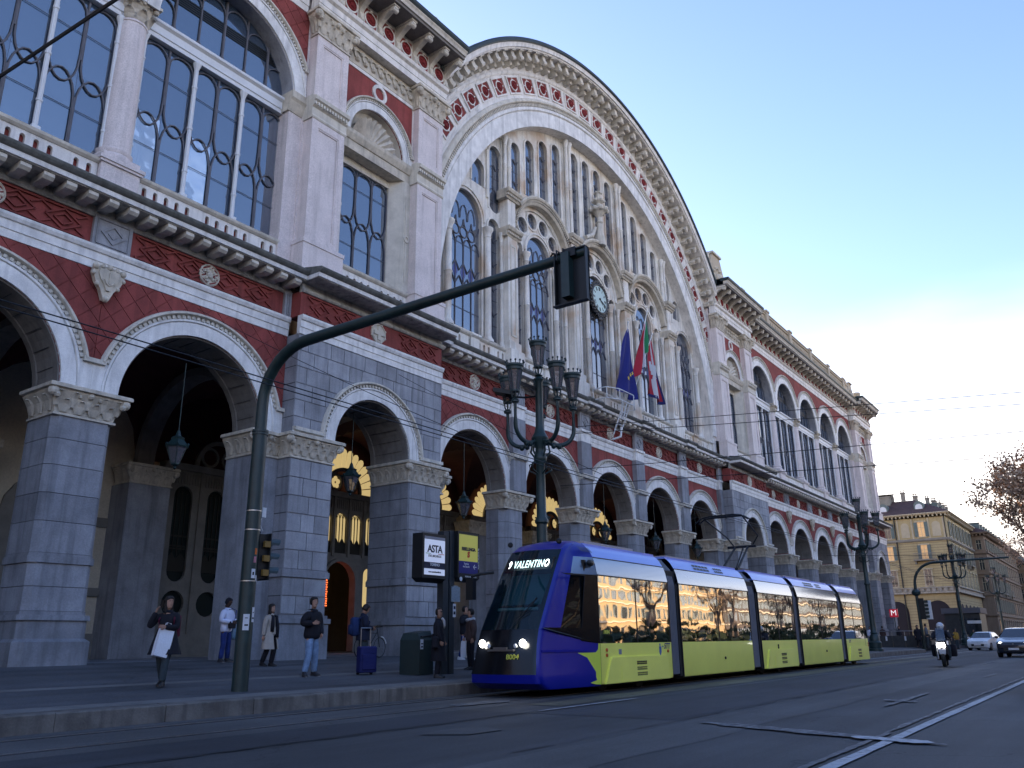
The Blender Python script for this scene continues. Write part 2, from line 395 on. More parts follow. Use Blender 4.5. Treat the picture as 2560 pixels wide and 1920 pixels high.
def place_pier(kit, x, yf, label=None):
    core, blocks, base, cap = kit
    p = ob('pier', core, ST, (x, yf, 0))
    for b in blocks: ob('stone_block', b, p)
    ob('pier_base', base, p); ob('capital', cap, p, (0, 0, 7.02))
WPIER = pier_kit(1.62, Y0); CPIER = pier_kit(1.75, YC, .35)
for x in [LW[0]-HB, LW[1]-HB, LW[2]-HB]+[RW[i]+HB for i in range(4)]: place_pier(WPIER, x, Y0)
for x in [CX-9.45, CX-3.15, CX+3.15, CX+9.45]: place_pier(CPIER, x, YC)
# ---------------- diagonal stucco tiles in the spandrels
def diamond_tiles(hb, r, zs, zt, yf, s=.33):
    """meshes of single tiles (local x), clipped to the bay rectangle, hidden under the archivolt at radius r"""
    out = []
    d = s*1.0
    def clip(poly, ax, lim, sgn):
        res = []
        for i in range(len(poly)):
            a, b = poly[i], poly[(i+1) % len(poly)]; ia, ib = sgn*(a[ax]-lim) <= 0, sgn*(b[ax]-lim) <= 0
            if ia: res.append(a)
            if ia != ib:
                t = (lim-a[ax])/(b[ax]-a[ax]); res.append((a[0]+(b[0]-a[0])*t, a[1]+(b[1]-a[1])*t))
        return res
    for i in range(-14, 15):
        for j in range(0, 18):
            cx = i*d; cz = zs+.3+j*d
            if (i+j) % 2: continue
            g = .014
            poly = [(cx-d+g, cz), (cx, cz-d+g), (cx+d-g, cz), (cx, cz+d-g)]
            for ax, lim, sg in ((0, hb-.01, 1), (0, -hb+.01, -1), (1, zt-.01, 1), (1, zs+.05, -1)): 
                poly = clip(poly, ax, lim, sg) if poly else poly
            if len(poly) < 3: continue
            ds = [sqrt(x*x+(z-zs)**2) for x, z in poly]
            if max(ds) < r+.5 or min(ds) < r+.06: 
                if max(ds) < r+.66: continue
                if min(ds) < r+.06: continue
            m = MB(); m.prism_y([poly], yf-.028, yf, back=False); out.append(m.mesh('stucco_tile', RED))
    return out
# ---------------- strapwork frieze
def strapwork(x0, x1, zc, yf, h=.62, skip=0.):
    m = MB(); n = max(1, round((x1-x0)/1.15)); st = (x1-x0)/n
    def bar(xa, za, xb, zb, w=.035):
        d = Vector((xb-xa, 0, zb-za)); L = d.length; d.normalize(); c = ((xa+xb)/2, yf-.02, (za+zb)/2)
        m.obox(c, d, (0, 1, 0), (-d.z, 0, d.x), L/2, .035, w)
    for i in range(n):
        c = x0+(i+.5)*st
        if skip and abs(c-(x0+x1)/2) < skip: continue
        a, b = st*.5, h*.5
        for sx in (-1, 1):
            for sz in (-1, 1): bar(c+sx*a*.55, zc+sz*b*.5, c+sx*a, zc+sz*b, .022)
        for q in (.98, .52):
            pts = [(c-a*.8*q, zc), (c, zc-b*q), (c+a*.8*q, zc), (c, zc+b*q)]
            for k in range(4): bar(*pts[k], *pts[(k+1) % 4], .022)
        bar(c-a, zc+b*1.1, c+a, zc+b*1.1, .015); bar(c-a, zc-b*1.1, c+a, zc-b*1.1, .015)
    return m
def rosette(mb, cx, cy, cz, r, seg=18):
    """carved round medallion facing -y"""
    prof = [(r, .02), (r, -.06), (r*.9, -.1), (r*.84, -.05), (r*.3, -.04), (r*.26, -.1), (0.001, -.13)]
    n = len(prof); vs = [(cx+q*cos(2*pi*k/seg), cy+y, cz+q*sin(2*pi*k/seg)) for k in range(seg) for q, y in prof]
    mb.add(vs, [(k*n+j, k*n+j+1, ((k+1) % seg)*n+j+1, ((k+1) % seg)*n+j) for k in range(seg) for j in range(n-1)])
    for k in range(4):
        a = pi/4+k*pi/2
        for t in range(3): mb.ball((cx+r*(.45+.16*t)*cos(a+.35*t), cy-.06, cz+r*(.45+.16*t)*sin(a+.35*t)), r*(.17-.03*t), 6, 4)
        mb.ball((cx+r*.62*cos(a+pi/4), cy-.05, cz+r*.62*sin(a+pi/4)), r*.12, 6, 4)
MED = {}
def medallion(x, yf, z, r=.36, cross=False):
    key = (r, cross)
    if key not in MED:
        m = MB()
        if cross:
            seg = 20; prof = [(r, .02), (r, -.06), (r*.88, -.09), (r*.82, -.04), (.001, -.04)]; n = len(prof)
            m.add([(q*cos(2*pi*k/seg), y, q*sin(2*pi*k/seg)) for k in range(seg) for q, y in prof], [(k*n+j, k*n+j+1, ((k+1) % seg)*n+j+1, ((k+1) % seg)*n+j) for k in range(seg) for j in range(n-1)])
            w = r*.2
            m.box(-w, w, -.1, 0, -r*.72, r*.72); m.box(-r*.72, -w, -.1, 0, -w, w); m.box(w, r*.72, -.1, 0, -w, w)
            for k in range(8): a = k*pi/4+pi/8; m.ball((r*.98*cos(a), -.04, r*.98*sin(a)), r*.14, 6, 4)
        else: rosette(m, 0, 0, 0, r)
        MED[key] = m.mesh('medallion', CREAM2, True, auto=40)
    return ob('medallion', MED[key], ST, (x, yf, z))
def shield(x, yf, z):
    if 'sh' not in MED:
        m = MB(); pts = [(-.42, .3), (-.46, .1), (-.36, -.16), (-.2, -.36), (-.08, -.66), (.08, -.66), (.2, -.36), (.36, -.16), (.46, .1), (.42, .3), (.2, .36), (0, .3), (-.2, .36)]
        m.prism_y([pts], -.16, .0); m.prism_y([[(px*.68, pz*.62+.02) for px, pz in pts]], -.22, -.1)
        m.tube([(0, -.24, .16), (0, -.24, -.2)], .025, 6); m.tube([(-.14, -.24, -.08), (-.08, -.24, -.2), (0, -.24, -.24), (.08, -.24, -.2), (.14, -.24, -.08)], .022, 6)
        for s in (-1, 1):
            m.ball((s*.4, -.16, .26), .1, 8, 5); m.ball((s*.44, -.14, .05), .07, 8, 5); m.ball((s*.3, -.14, -.24), .07, 8, 5); m.ball((s*.2, -.18, .3), .07, 6, 4)
        m.ball((0, -.12, -.62), .1, 8, 5); m.ball((0, -.16, .32), .09, 8, 5)
        MED['sh'] = m.mesh('carved_shield', CREAM, True, auto=40)
    ob('carved_shield', MED['sh'], ST, (x, yf, z))
PANELM = None
def diamond_panel(x, yf, z0=12.03, z1=12.97, w=1.15):
    m = MB(); z = (z0+z1)/2
    m.box(-w/2, w/2, -.12, .05, z0, z1)
    fr = MB()
    hw, hh = w/2-.1, (z1-z0)/2-.1
    for (a, b, c, d) in ((-hw, hw, -hh-.03, -hh+.01), (-hw, hw, hh-.01, hh+.03), (-hw-.02, -hw+.02, -hh, hh), (hw-.02, hw+.02, -hh, hh)): fr.box(a, b, -.155, -.12, z+c, z+d)
    q = [(-hw*.78, z), (0, z-hh*.86), (hw*.78, z), (0, z+hh*.86)]; qi = [(a*.72, z+(b-z)*.72) for a, b in q]; q2 = [(a*.45, z+(b-z)*.45) for a, b in q]
    fr.prism_y([q, qi[::-1]], -.165, -.12); fr.prism_y([q2], -.15, -.12)
    p = P('frieze_panel', m, GREYL, ST, (x, yf, 0)); P('raised_diamond', fr, GREYL, p)
def lower_entab(x0, x1, yf, ret0=None, ret1=None, mod=True, dark=DIRTY):
    """bands, red frieze, cornice, between x0 and x1"""
    m = MB()
    m.extr_x([(yf+.1, 11.36), (yf-.05, 11.36), (yf-.05, 11.60), (yf-.08, 11.60), (yf-.08, 11.84), (yf-.13, 11.86), (yf-.17, 11.95), (yf-.17, 12.03), (yf+.1, 12.03)], x0, x1)
    P('white_band', m, ARCHM, ST)
    m = MB(); m.box(x0+.001, x1-.001, yf-.002, yf+.6, 12.03, 12.93); P('red_frieze', m, RED, ST)
    m = MB(); m.extr_x([(yf+.1, 12.9), (yf-.06, 12.9), (yf-.1, 12.96), (yf-.1, 13.03), (yf+.1, 13.03)], x0, x1)
    m.extr_x([(yf+.1, 13.03), (yf-.04, 13.03), (yf-.04, 13.24), (yf-.8, 13.25), (yf-.8, 13.28), (yf+.1, 13.28)], x0, x1)
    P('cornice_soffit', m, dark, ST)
    m = MB(); m.extr_x([(yf+.3, 13.281), (yf-.86, 13.281), (yf-.88, 13.42), (yf+.3, 13.42)], x0-(0 if not ret0 else .0), x1); P('cornice_fascia', m, ARCHM, ST)
    m = MB(); m.extr_x([(yf+.3, 13.421), (yf-.9, 13.421), (yf-.95, 13.46), (yf-1.0, 13.52), (yf-1.02, 13.58), (yf-.98, 13.62), (yf-.1, 13.8), (yf+.3, 13.8)], x0, x1); P('cornice_roll', m, DARKROLL, ST)
    if mod:
        b = MB(); n = max(1, round((x1-x0)/.6)); st = (x1-x0)/n
        if 'mod' not in MED:
            b.extr_x([(0, 0), (0, .21), (-.72, .21), (-.74, .1), (-.66, .02), (-.4, .0), (-.2, .04)], -.14, .14); MED['mod'] = b.mesh('modillion', CREAM2)
        return [(x0+(i+.5)*st, yf-.05, 13.03) for i in range(n)]
    return []
MODS = []
XL, XP0, XP1, XP2, XP3, XE0, XE1 = -5.5, 17.5, 25.05, 57.05, 64.6, 97.5, 105.1
MODS += lower_entab(XL, XP0, Y0); lower_entab(XP0, XP1, YP, mod=False); MODS += lower_entab(XP1, XP2, YC)
lower_entab(XP2, XP3, YP, mod=False); MODS += lower_entab(XP3, XE0, Y0); lower_entab(XE0, XE1, YP, mod=False)
for i, p in enumerate(MODS):
    if i < 290: ob('modillion', MED['mod'], ST, p)
# ---------------- lower bays
def bay_set(rin, rout, zv, hb, yf, red=True, tiles=True):
    w = MB(); arch_wall(w, hb-.001, rin, ZS, 11.36, yf, YB)
    d = dict(wall=w.mesh('arcade_wall', RED if red else GREY), ar=archivolt(rin, rout, ZS, zv, hb, yf), so=soffit(rin, ZS, yf, YB),
             tiles=diamond_tiles(hb, rin, ZS, 11.36, yf) if tiles else [])
    return d
def place_bay(d, x, tiles=True):
    ob('arcade_wall', d['wall'], ST, (x, 0, 0))
    a = ob('archivolt', d['ar'][0], ST, (x, 0, 0)); ob('moulding', d['ar'][1], a); ob('dentil_course', d['ar'][2], a, kind='stuff')
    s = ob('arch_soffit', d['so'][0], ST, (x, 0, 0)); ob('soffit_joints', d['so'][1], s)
    if tiles:
        for t in d['tiles']: ob('stucco_tile', t, ST, (x, 0, 0))
WB = bay_set(2.47, 3.22, 8.68, HB, Y0); CBAY = bay_set(2.38, 3.1, 8.2, HC, YC); PB = bay_set(1.93, 2.6, 8.0, 3.77, YP, red=False, tiles=False)
for i, x in enumerate(LW): place_bay(WB, x, i < 2)
for i, x in enumerate(RW): place_bay(WB, x, i < 1)
for i, x in enumerate(CB): place_bay(CBAY, x, i < 2)
for x in PAV+[END]: place_bay(PB, x)
for i, x in enumerate(LW+RW):
    medallion(x, Y0-.01, 12.47, .37); 
    P('strapwork', strapwork(x-HB+.75, x+HB-.75, 12.47, Y0-.01, .62, .6), RED, ST)
for x in CB: medallion(x, YC-.01, 12.47, .37); P('strapwork', strapwork(x-HC+.7, x+HC-.7, 12.47, YC-.01, .62, .6), RED, ST)
for x in PAV+[END]: medallion(x, YP-.01, 12.47, .38, True); P('strapwork', strapwork(x-3.5, x+3.5, 12.47, YP-.01, .62, .6), RED, ST)
for x in [LW[0]-HB, LW[1]-HB, LW[2]-HB]+[RW[i]+HB for i in range(4)]: diamond_panel(x, Y0); shield(x, Y0-.06, 11.12)
for x in (XP0-.14, XP3+.14, XE0-.14): diamond_panel(x, Y0, w=.3); 
# central pilasters between the arches
for x in [CX-9.45, CX-3.15, CX+3.15, CX+9.45, XP1+.25, XP2-.25]:
    w = .52 if abs(x-CX) < 12 else .25
    m = MB(); m.box(-w, w, -.3, .0, 7.85, 9.32); m.box(-w, w, -.3, 0, 9.6, 11.36); P('pilaster', m, GREY, ST, (x, YC, 0))
    m = MB(); m.extr_x([(0, 9.32), (-.32, 9.32), (-.4, 9.42), (-.42, 9.6), (0, 9.6)], -w-.05, w+.05); P('impost_band', m, CREAM2, ST, (x, YC, 0))
    d = MB()
    for k in range(int(w*2/.13)): d.box(-w+.02+k*.13, -w+.09+k*.13, -.47, -.38, 9.36, 9.5)
    P('dentil_course', d, CREAM2, ST, (x, YC, 0), kind='stuff')
    m = MB(); m.box(-w, w, -.28, .02, 11.36, 12.03); m.box(-w-.04, w+.04, -.36, .02, 11.9, 12.035); P('band_block', m, ARCHM, ST, (x, YC, 0))
    diamond_panel(x, YC-.16, w=w*2)
    m = MB(); m.extr_x([(0, 12.97), (-.3, 12.97), (-.42, 13.1), (-.9, 13.27), (0, 13.27)], -w-.03, w+.03)
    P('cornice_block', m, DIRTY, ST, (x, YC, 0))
    m = MB(); m.extr_x([(0, 13.282), (-1.0, 13.282), (-1.02, 13.425), (0, 13.425)], -w-.2, w+.2); P('cornice_fascia', m, ARCHM, ST, (x, YC, 0))
    m = MB(); m.extr_x([(0, 13.426), (-1.04, 13.426), (-1.14, 13.54), (-1.1, 13.64), (0, 13.83)], -w-.22, w+.22); P('cornice_roll', m, DARKROLL, ST, (x, YC, 0))
# ---------------- pavilion ashlar
def ashlar(hw, rin, zs):
    """front blocks as single meshes (local x, y relative to front)"""
    out = []; rnd = random.Random(3)
    zc = [.35, 1.28, 2.0]; z = .3
    rows = [(2.06, 2.62), (2.62, 3.18), (3.45, 4.05), (4.05, 4.63), (4.63, 5.22), (5.22, 5.8), (5.8, 6.4), (6.4, 7.0)]
    g = .014
    def blk(pts): m = MB(); m.prism_y([pts], -.03, .0, back=False); return m.mesh('stone_block', GREYL)
    ow = rin+.03
    for k, (a, b) in enumerate(rows):
        for s in (-1, 1):
            W_ = hw-ow
            cuts = [0, .52, 1] if k % 2 else [0, .33, .66, 1]
            if k % 2 == 0: cuts = [0, .36, .68, 1.]
            for i in range(len(cuts)-1):
                xa, xb = ow+W_*cuts[i], ow+W_*cuts[i+1]
                if s < 0: xa, xb = -xb, -xa
                out.append(blk([(xa+g, a+g), (xb-g, a+g), (xb-g, b-g), (xa+g, b-g)]))
    z = ZS; k = 0; R = rin+.3
    while z < 11.3:
        h = .585; zt = min(z+h, 11.34)
        def ch(zz): return sqrt(max(0, R*R-(zz-ZS)**2))
        ca, cb = ch(z), ch(zt)
        xs = [-hw]; x = -hw; t = 0
        pat = (.62, 1.05) if k % 2 else (1.05, .62)
        x = -hw; i = 0
        while x < hw-.3:
            wd = pat[i % 2]*(1 if i else .7)
            xe = x+wd
            if xe > hw-.25: xe = hw
            # clip against the arch
            for (l, r) in (((x, xe),)):
                def emit(l, r, side):
                    pass
            def q(l, r):
                # side left (x<0) of the arch or right
                res = []
                if ca < .05 and cb < .05: return [[(l+g, z+g), (r-g, z+g), (r-g, zt-g), (l+g, zt-g)]]
                # left piece
                if l < -cb:
                    ra, rb = min(r, -ca), min(r, -cb)
                    if ra > l+.04 or rb > l+.04:
                        res.append([(l+g, z+g), (max(l+g, ra-g), z+g), (rb-g, zt-g), (l+g, zt-g)])
                if r > cb:
                    la, lb = max(l, ca), max(l, cb)
                    if la < r-.04 or lb < r-.04:
                        res.append([(min(r-g, la+g), z+g), (r-g, z+g), (r-g, zt-g), (lb+g, zt-g)])
                if cb < .05 and l < -.05 and r > .05: return [[(l+g, z+g), (r-g, z+g), (r-g, zt-g), (l+g, zt-g)]]
                return res
            for pts in q(x, xe): out.append(blk(pts))
            x = xe; i += 1
        z = zt; k += 1
    return out
PAVHW = 3.77
BL = ashlar(PAVHW, 1.93, ZS)
def pavilion_low(x, label=None):
    m = MB()
    for s in (-1, 1):
        a, b = (1.93, PAVHW) if s > 0 else (-PAVHW, -1.93)
        m.box(a, b, YP+.004, YB, .3, 7.05)
    for s in (-1, 1): m.box(min(s*(PAVHW-.01), s*PAVHW), max(s*(PAVHW-.01), s*PAVHW), YP+.01, YB, 7.05, 11.36)
    P('pavilion_pier', m, GREY, ST, (x, 0, 0))
    for b in BL: ob('stone_block', b, ST, (x, YP, 0))
    ba = MB(); 
    for s in (-1, 1):
        for (e, z0, z1) in ((.1, .3, 1.75), (.15, 1.78, 1.93), (.07, 1.93, 2.03), (.07, 3.2, 3.4), (.03, 3.4, 3.45)):
            a, b = (1.93-e, PAVHW+e) if s > 0 else (-PAVHW-e, -1.93+e)
            ba.box(a, b, YP-e, YB, z0, z1)
    P('pavilion_base', ba, GREY, ST, (x, 0, 0))
    # side return joints
    j = MB()
    for z in (2.62, 3.45, 4.05, 4.63, 5.22, 5.8, 6.4, 8.43, 9.02, 9.6, 10.2, 10.8):
        for sx in (-1, 1): j.box(min(sx*3.765, sx*3.776), max(sx*3.765, sx*3.776), YP+.01, YB-.02, z-.012, z+.012)
        if z < 7: 
            for sx in (-1, 1): j.box(min(sx*1.935, sx*1.925), max(sx*1.935, sx*1.925), YP+.01, YB-.02, z-.012, z+.012)
    P('return_joints', j, GREYD, ST, (x, 0, 0))
    if 'pcap' not in MED: MED['pcap'] = leaf_capital(1.84, 2.0, .8, .3)
    for s in (-1, 1): ob('capital', MED['pcap'], ST, (x+s*2.85, YP, 7.03))
for x in PAV+[END]: pavilion_low(x)
for x in (XP0-.5, XP3+.5, XE0-.5):
    m = MB(); m.box(-.5, .5, 0, YB-Y0, .3, 7.05); P('half_pier', m, GREY, ST, (x, Y0, 0))
    if 'hc' not in MED: MED['hc'] = leaf_capital(1.0, 1.4, .8, .3)
    ob('capital', MED['hc'], ST, (x, Y0, 7.03))
for x in (XP1+.75, XP2-.75):
    m = MB(); m.box(-.7, .4, 0, YB-YC, .3, 7.05); P('half_pier', m, GREY, ST, (x if x < CX else x+.3, YC, 0))
    ob('capital', MED['hc'], ST, (x, YC, 7.03))
# ---------------- portico inside
m = MB(); m.box(XL-12, XE1, YB-.02, 30.9, .3, .72); P('portico_floor', m, GREY, ST)
YI = 30.6
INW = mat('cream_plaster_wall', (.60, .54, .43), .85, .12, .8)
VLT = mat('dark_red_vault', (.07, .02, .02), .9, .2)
FSTO = mat('brown_grey_screen_stone', (.22, .21, .19), .7, .2, 2)
GOLD = mat('lit_gold_glass', (.42, .33, .15), .5, .2, 3, emis=(1., .74, .32), estr=.16)
DKG = mat('dark_inner_glass', (.01, .018, .018), .5, 0, spec=.15)
FG = mat('gold_pattern_bars', (.02, .02, .015), .6, .1)
def ell(cx, cz, rx, rz, n=18): return [(cx+rx*cos(2*pi*i/n), cz+rz*sin(2*pi*i/n)) for i in range(n)]
def lancet_hole(cx, hw, z0, zs, n=8, bottom=False):
    p = [(cx+hw*cos(pi*i/n), zs+hw*sin(pi*i/n)) for i in range(n+1)]
    if bottom: p += [(cx-hw*cos(pi*i/n), z0-hw*sin(pi*i/n)) for i in range(n+1)]
    else: p += [(cx-hw, z0), (cx+hw, z0)]
    return p
def inner_bay(x, kind, hb):
    """kind: 'niche' | 'dark' | 'gold'"""
    w = MB(); R = 2.25; zs = 8.2
    if kind == 'niche':
        w.prism_y([[(-hb, .7), (hb, .7), (hb, 11.9), (-hb, 11.9)][::1], lancet_hole(0, .95, 3.2, 5.6)], YI, YI+.4)
        wall = P('inner_wall', w, INW, ST, (x, 0, 0))
        m = MB(); m.prism_y([lancet_hole(0, 1.45, 3.2, 5.6), lancet_hole(0, .95, 3.2, 5.6)], YI-.12, YI); m.box(-hb, hb, YI-.1, YI, 2.9, 3.2); m.box(-hb, -1.45, YI-.08, YI, 5.4, 5.75); m.box(1.45, hb, YI-.08, YI, 5.4, 5.75); m.box(-hb, hb, YI-.1, YI, .7, 1.6)
        P('stone_trim', m, FSTO, wall)
        g = MB(); g.prism_y([lancet_hole(0, .95, 3.2, 5.6)], YI+.2, YI+.25); P('pane', g, DKG, wall)
        g = MB(); 
        for z in (3.9, 4.6, 5.3, 6.): g.box(-.9, .9, YI+.14, YI+.2, z-.03, z+.03)
        g.box(-.03, .03, YI+.14, YI+.2, 3.2, 6.5); P('glazing_bar', g, BLACK, wall)
        return
    holes = []; fz = 8.35
    wins = [(-1.55, .42), (0, .42), (1.55, .42)] if kind == 'dark' else [(-1.95, .36), (-1.0, .4), (0, .4), (1.0, .4), (1.95, .36)]
    z0 = 4.0 if kind == 'dark' else 5.35
    for cx, hw in wins: holes.append(lancet_hole(cx, hw, z0, 7.0 if kind == 'dark' else 6.9, 8, kind == 'dark'))
    if kind == 'dark': holes += [ell(cx, 2.75, .5, .5) for cx in (-1.55, 0, 1.55)]
    else:
        holes.append(lancet_hole(0, 1.0, .8, 3.95, 12)); holes += [lancet_hole(s*1.95, .33, 3.0, 4.4, 8, True) for s in (-1, 1)]; holes += [ell(s*1.95, 2.1, .33, .33) for s in (-1, 1)]
    w.prism_y([[(-2.6, .7), (2.6, .7), (2.6, 8.3), (-2.6, 8.3)]]+holes, YI, YI+.3)
    wall = P('screen_wall', w, FSTO, ST, (x, 0, 0))
    c = MB(); c.extr_x([(YI+.1, 8.05), (YI-.15, 8.05), (YI-.25, 8.3), (YI+.1, 8.3)], -2.6, 2.6)
    for cx in ((-.78, .78) if kind == 'dark' else (-1.5, -.5, .5, 1.5)): c.box(cx-.07, cx+.07, YI-.08, YI, 5.2 if kind == 'gold' else 1.6, 8.05)
    for i in range(40): c.box(-2.5+i*.128, -2.44+i*.128, YI-.04, YI, 7.5, 7.95)
    P('entablature', c, FSTO, wall)
    pm = GOLD if kind == 'gold' else DKG
    for h in holes:
        if kind == 'gold' and h is holes[5]: continue
        g = MB(); g.prism_y([h], YI+.14, YI+.18); P('pane', g, pm if h[0][1] > 4.2 or kind == 'dark' else DKG, wall)
    b = MB()
    for cx, hw in wins:
        zt = 7.25 if kind == 'gold' else 7.3
        for k in range(5): xx = cx-hw+2*hw*k/4; b.box(xx-.014, xx+.014, YI+.1, YI+.14, z0, zt)
        for k in range(4):
            xx = cx-hw+hw*.25+hw*.5*k; b.tube([(xx-hw*.25, YI+.12, zt-.25), (xx-.02, YI+.12, zt-.04), (xx, YI+.12, zt), (xx+.02, YI+.12, zt-.04), (xx+hw*.25, YI+.12, zt-.25)], .014, 4)
        b.prism_y([[(cx-hw, z0), (cx+hw, z0), (cx+hw, z0+.45)]+[(cx+hw*(.5-k*.5), z0+(.75 if k % 2 == 0 else .45)) for k in range(3)]+[(cx-hw, z0+.45)]], YI+.1, YI+.14)
    if kind == 'dark':
        for cx, hw in wins: 
            for zz in (4.9, 5.0, 5.4): b.box(cx-hw, cx+hw, YI+.1, YI+.14, zz-.03, zz+.03)
    P('ironwork', b, FG, wall)
    # fan lunette
    fan = MB(); n = 15
    tym = MB(); tym.prism_y([[(-hb, 8.3), (hb, 8.3), (hb, 11.9), (-hb, 11.9)]], YI+.3, YI+.4); P('tympanum', tym, VLT, ST, (x, 0, 0))
    frame = MB(); frame.sweep([(1.02, YI+.02), (1.02, YI-.1), (1.2, YI-.1), (1.2, YI+.02)], 0, fz, 0, pi, 24)
    for s in (-1, 1): frame.sweep([(.33, YI+.02), (.33, YI-.06), (.43, YI-.06), (.43, YI+.02)], s*.5, fz+.42, 0, 2*pi, 18)
    P('fan_frame', frame, FSTO, wall)
    if kind == 'gold':
        for i in range(n):
            a0, a1 = pi*(i+.06)/n, pi*(i+.94)/n; am = (a0+a1)/2
            pts = [(1.2*cos(a0), fz+1.2*sin(a0)), (2.0*cos(a0), fz+2.0*sin(a0)), (2.14*cos(a0*.6+am*.4), fz+2.14*sin(a0*.6+am*.4)), (2.2*cos(am), fz+2.2*sin(am)), (2.14*cos(a1*.6+am*.4), fz+2.14*sin(a1*.6+am*.4)), (2.0*cos(a1), fz+2.0*sin(a1)), (1.2*cos(a1), fz+1.2*sin(a1))]
            g = MB(); g.prism_y([pts[::-1]], YI+.02, YI+.06); P('fan_petal', g, GOLD, wall)
        for s in (-1, 1):
            g = MB()
            for k in range(5):
                a = pi/2+k*2*pi/5; g.prism_y([ell(s*.5+.18*cos(a), fz+.42+.18*sin(a), .13, .13, 10)], YI+.02+.001*k, YI+.05)
            P('rose_pane', g, GOLD, wall)
        # door reveal
        d = MB(); d.prism_y([lancet_hole(0, 1.14, .8, 3.95, 12), lancet_hole(0, 1.0, .8, 3.95, 12)], YI-.12, YI); P('door_surround', d, FSTO, wall)
    else:
        g = MB()
        for i in range(n+1): a = pi*i/n; g.tube([(1.2*cos(a), YI+.1, fz+1.2*sin(a)), (2.15*cos(a), YI+.1, fz+2.15*sin(a))], .02, 4)
        P('fan_ribs', g, FG, wall)
for x in LW: inner_bay(x, 'niche', HB)
inner_bay(PAV[0], 'dark', 3.77)
for x in CB: inner_bay(x, 'gold', HC)
inner_bay(PAV[1], 'dark', 3.77)
for x in RW: inner_bay(x, 'niche', HB)
# hall behind the doors: warm dim light from the departure board
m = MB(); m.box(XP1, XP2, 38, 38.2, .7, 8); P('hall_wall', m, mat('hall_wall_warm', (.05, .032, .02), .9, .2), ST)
m = MB(); m.box(XL-12, XE1, 30.9, 40, .6, .71); P('hall_floor', m, GREY, ST)
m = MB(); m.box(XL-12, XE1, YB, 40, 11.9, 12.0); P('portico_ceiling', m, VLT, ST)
ipier = MB(); ipier.box(-.85, .85, -.9, .3, .6, 7.0)
ipm = ipier.mesh('inner_pier', GREY); icap = leaf_capital(1.7, 1.0, .75, .22)
for x in [LW[0]-HB, XP0, XP1, CX-9.45, CX-3.15, CX+3.15, CX+9.45, XP2, XP3]+[RW[i]+HB for i in range(4)]:
    ob('inner_pier', ipm, ST, (x, YI-.3, 0)); ob('capital', icap, ST, (x, YI-1.2, 7.0))
# groin vaults
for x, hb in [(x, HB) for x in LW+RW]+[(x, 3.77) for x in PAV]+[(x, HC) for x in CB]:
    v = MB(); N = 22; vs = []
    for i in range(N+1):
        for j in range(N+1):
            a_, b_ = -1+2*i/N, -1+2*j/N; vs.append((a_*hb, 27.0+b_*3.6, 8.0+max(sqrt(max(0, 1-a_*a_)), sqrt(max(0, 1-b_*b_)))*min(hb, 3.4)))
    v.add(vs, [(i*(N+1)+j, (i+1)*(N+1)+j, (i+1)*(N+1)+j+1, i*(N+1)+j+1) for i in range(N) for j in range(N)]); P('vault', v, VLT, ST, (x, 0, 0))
for x in [LW[0]-HB, XP0, XP1, XP3]:
    v = MB(); v.sweep([(2.9, x-.35), (2.9, x+.35), (3.2, x+.35), (3.2, x-.35)], 0, 7.9, 0, pi, 20)
    v.v = [(b, 27.0+a, c) for a, b, c in v.v]; P('transverse_arch', v, SOFF, ST)
# ---------------- plinth wall, slotted balustrade
def slots(x0, x1, z0=14.08, zt=14.45, gap=.37, grp=5):
    n = int((x1-x0)/gap); xs = []
    off = (x1-x0-n*gap)/2
    for i in range(n):
        if (i % (grp+1)) == grp: continue
        xs.append(x0+off+(i+.5)*gap)
    return xs
def slot_wall(x0, x1, y, holes=True, col=MARBLE, rail=14.78):
    m = MB(); hs = [lancet_hole(x, .075, 14.1, 14.48, 5) for x in slots(x0, x1)] if holes else []
    m.prism_y([[(x0, 13.6), (x1, 13.6), (x1, rail-.12), (x0, rail-.12)]]+hs, y, y+.12)
    w = P('balustrade_panel', m, col, ST)
    b = MB(); b.box(x0, x1, y+.14, y+.2, 13.7, rail-.1); P('red_backing', b, RED, w)
    r = MB(); r.extr_x([(y+.25, rail-.12), (y-.03, rail-.12), (y-.1, rail-.05), (y-.12, rail+.03), (y+.5, rail+.03)], x0, x1); P('handrail', r, CREAM2, w)
    return w
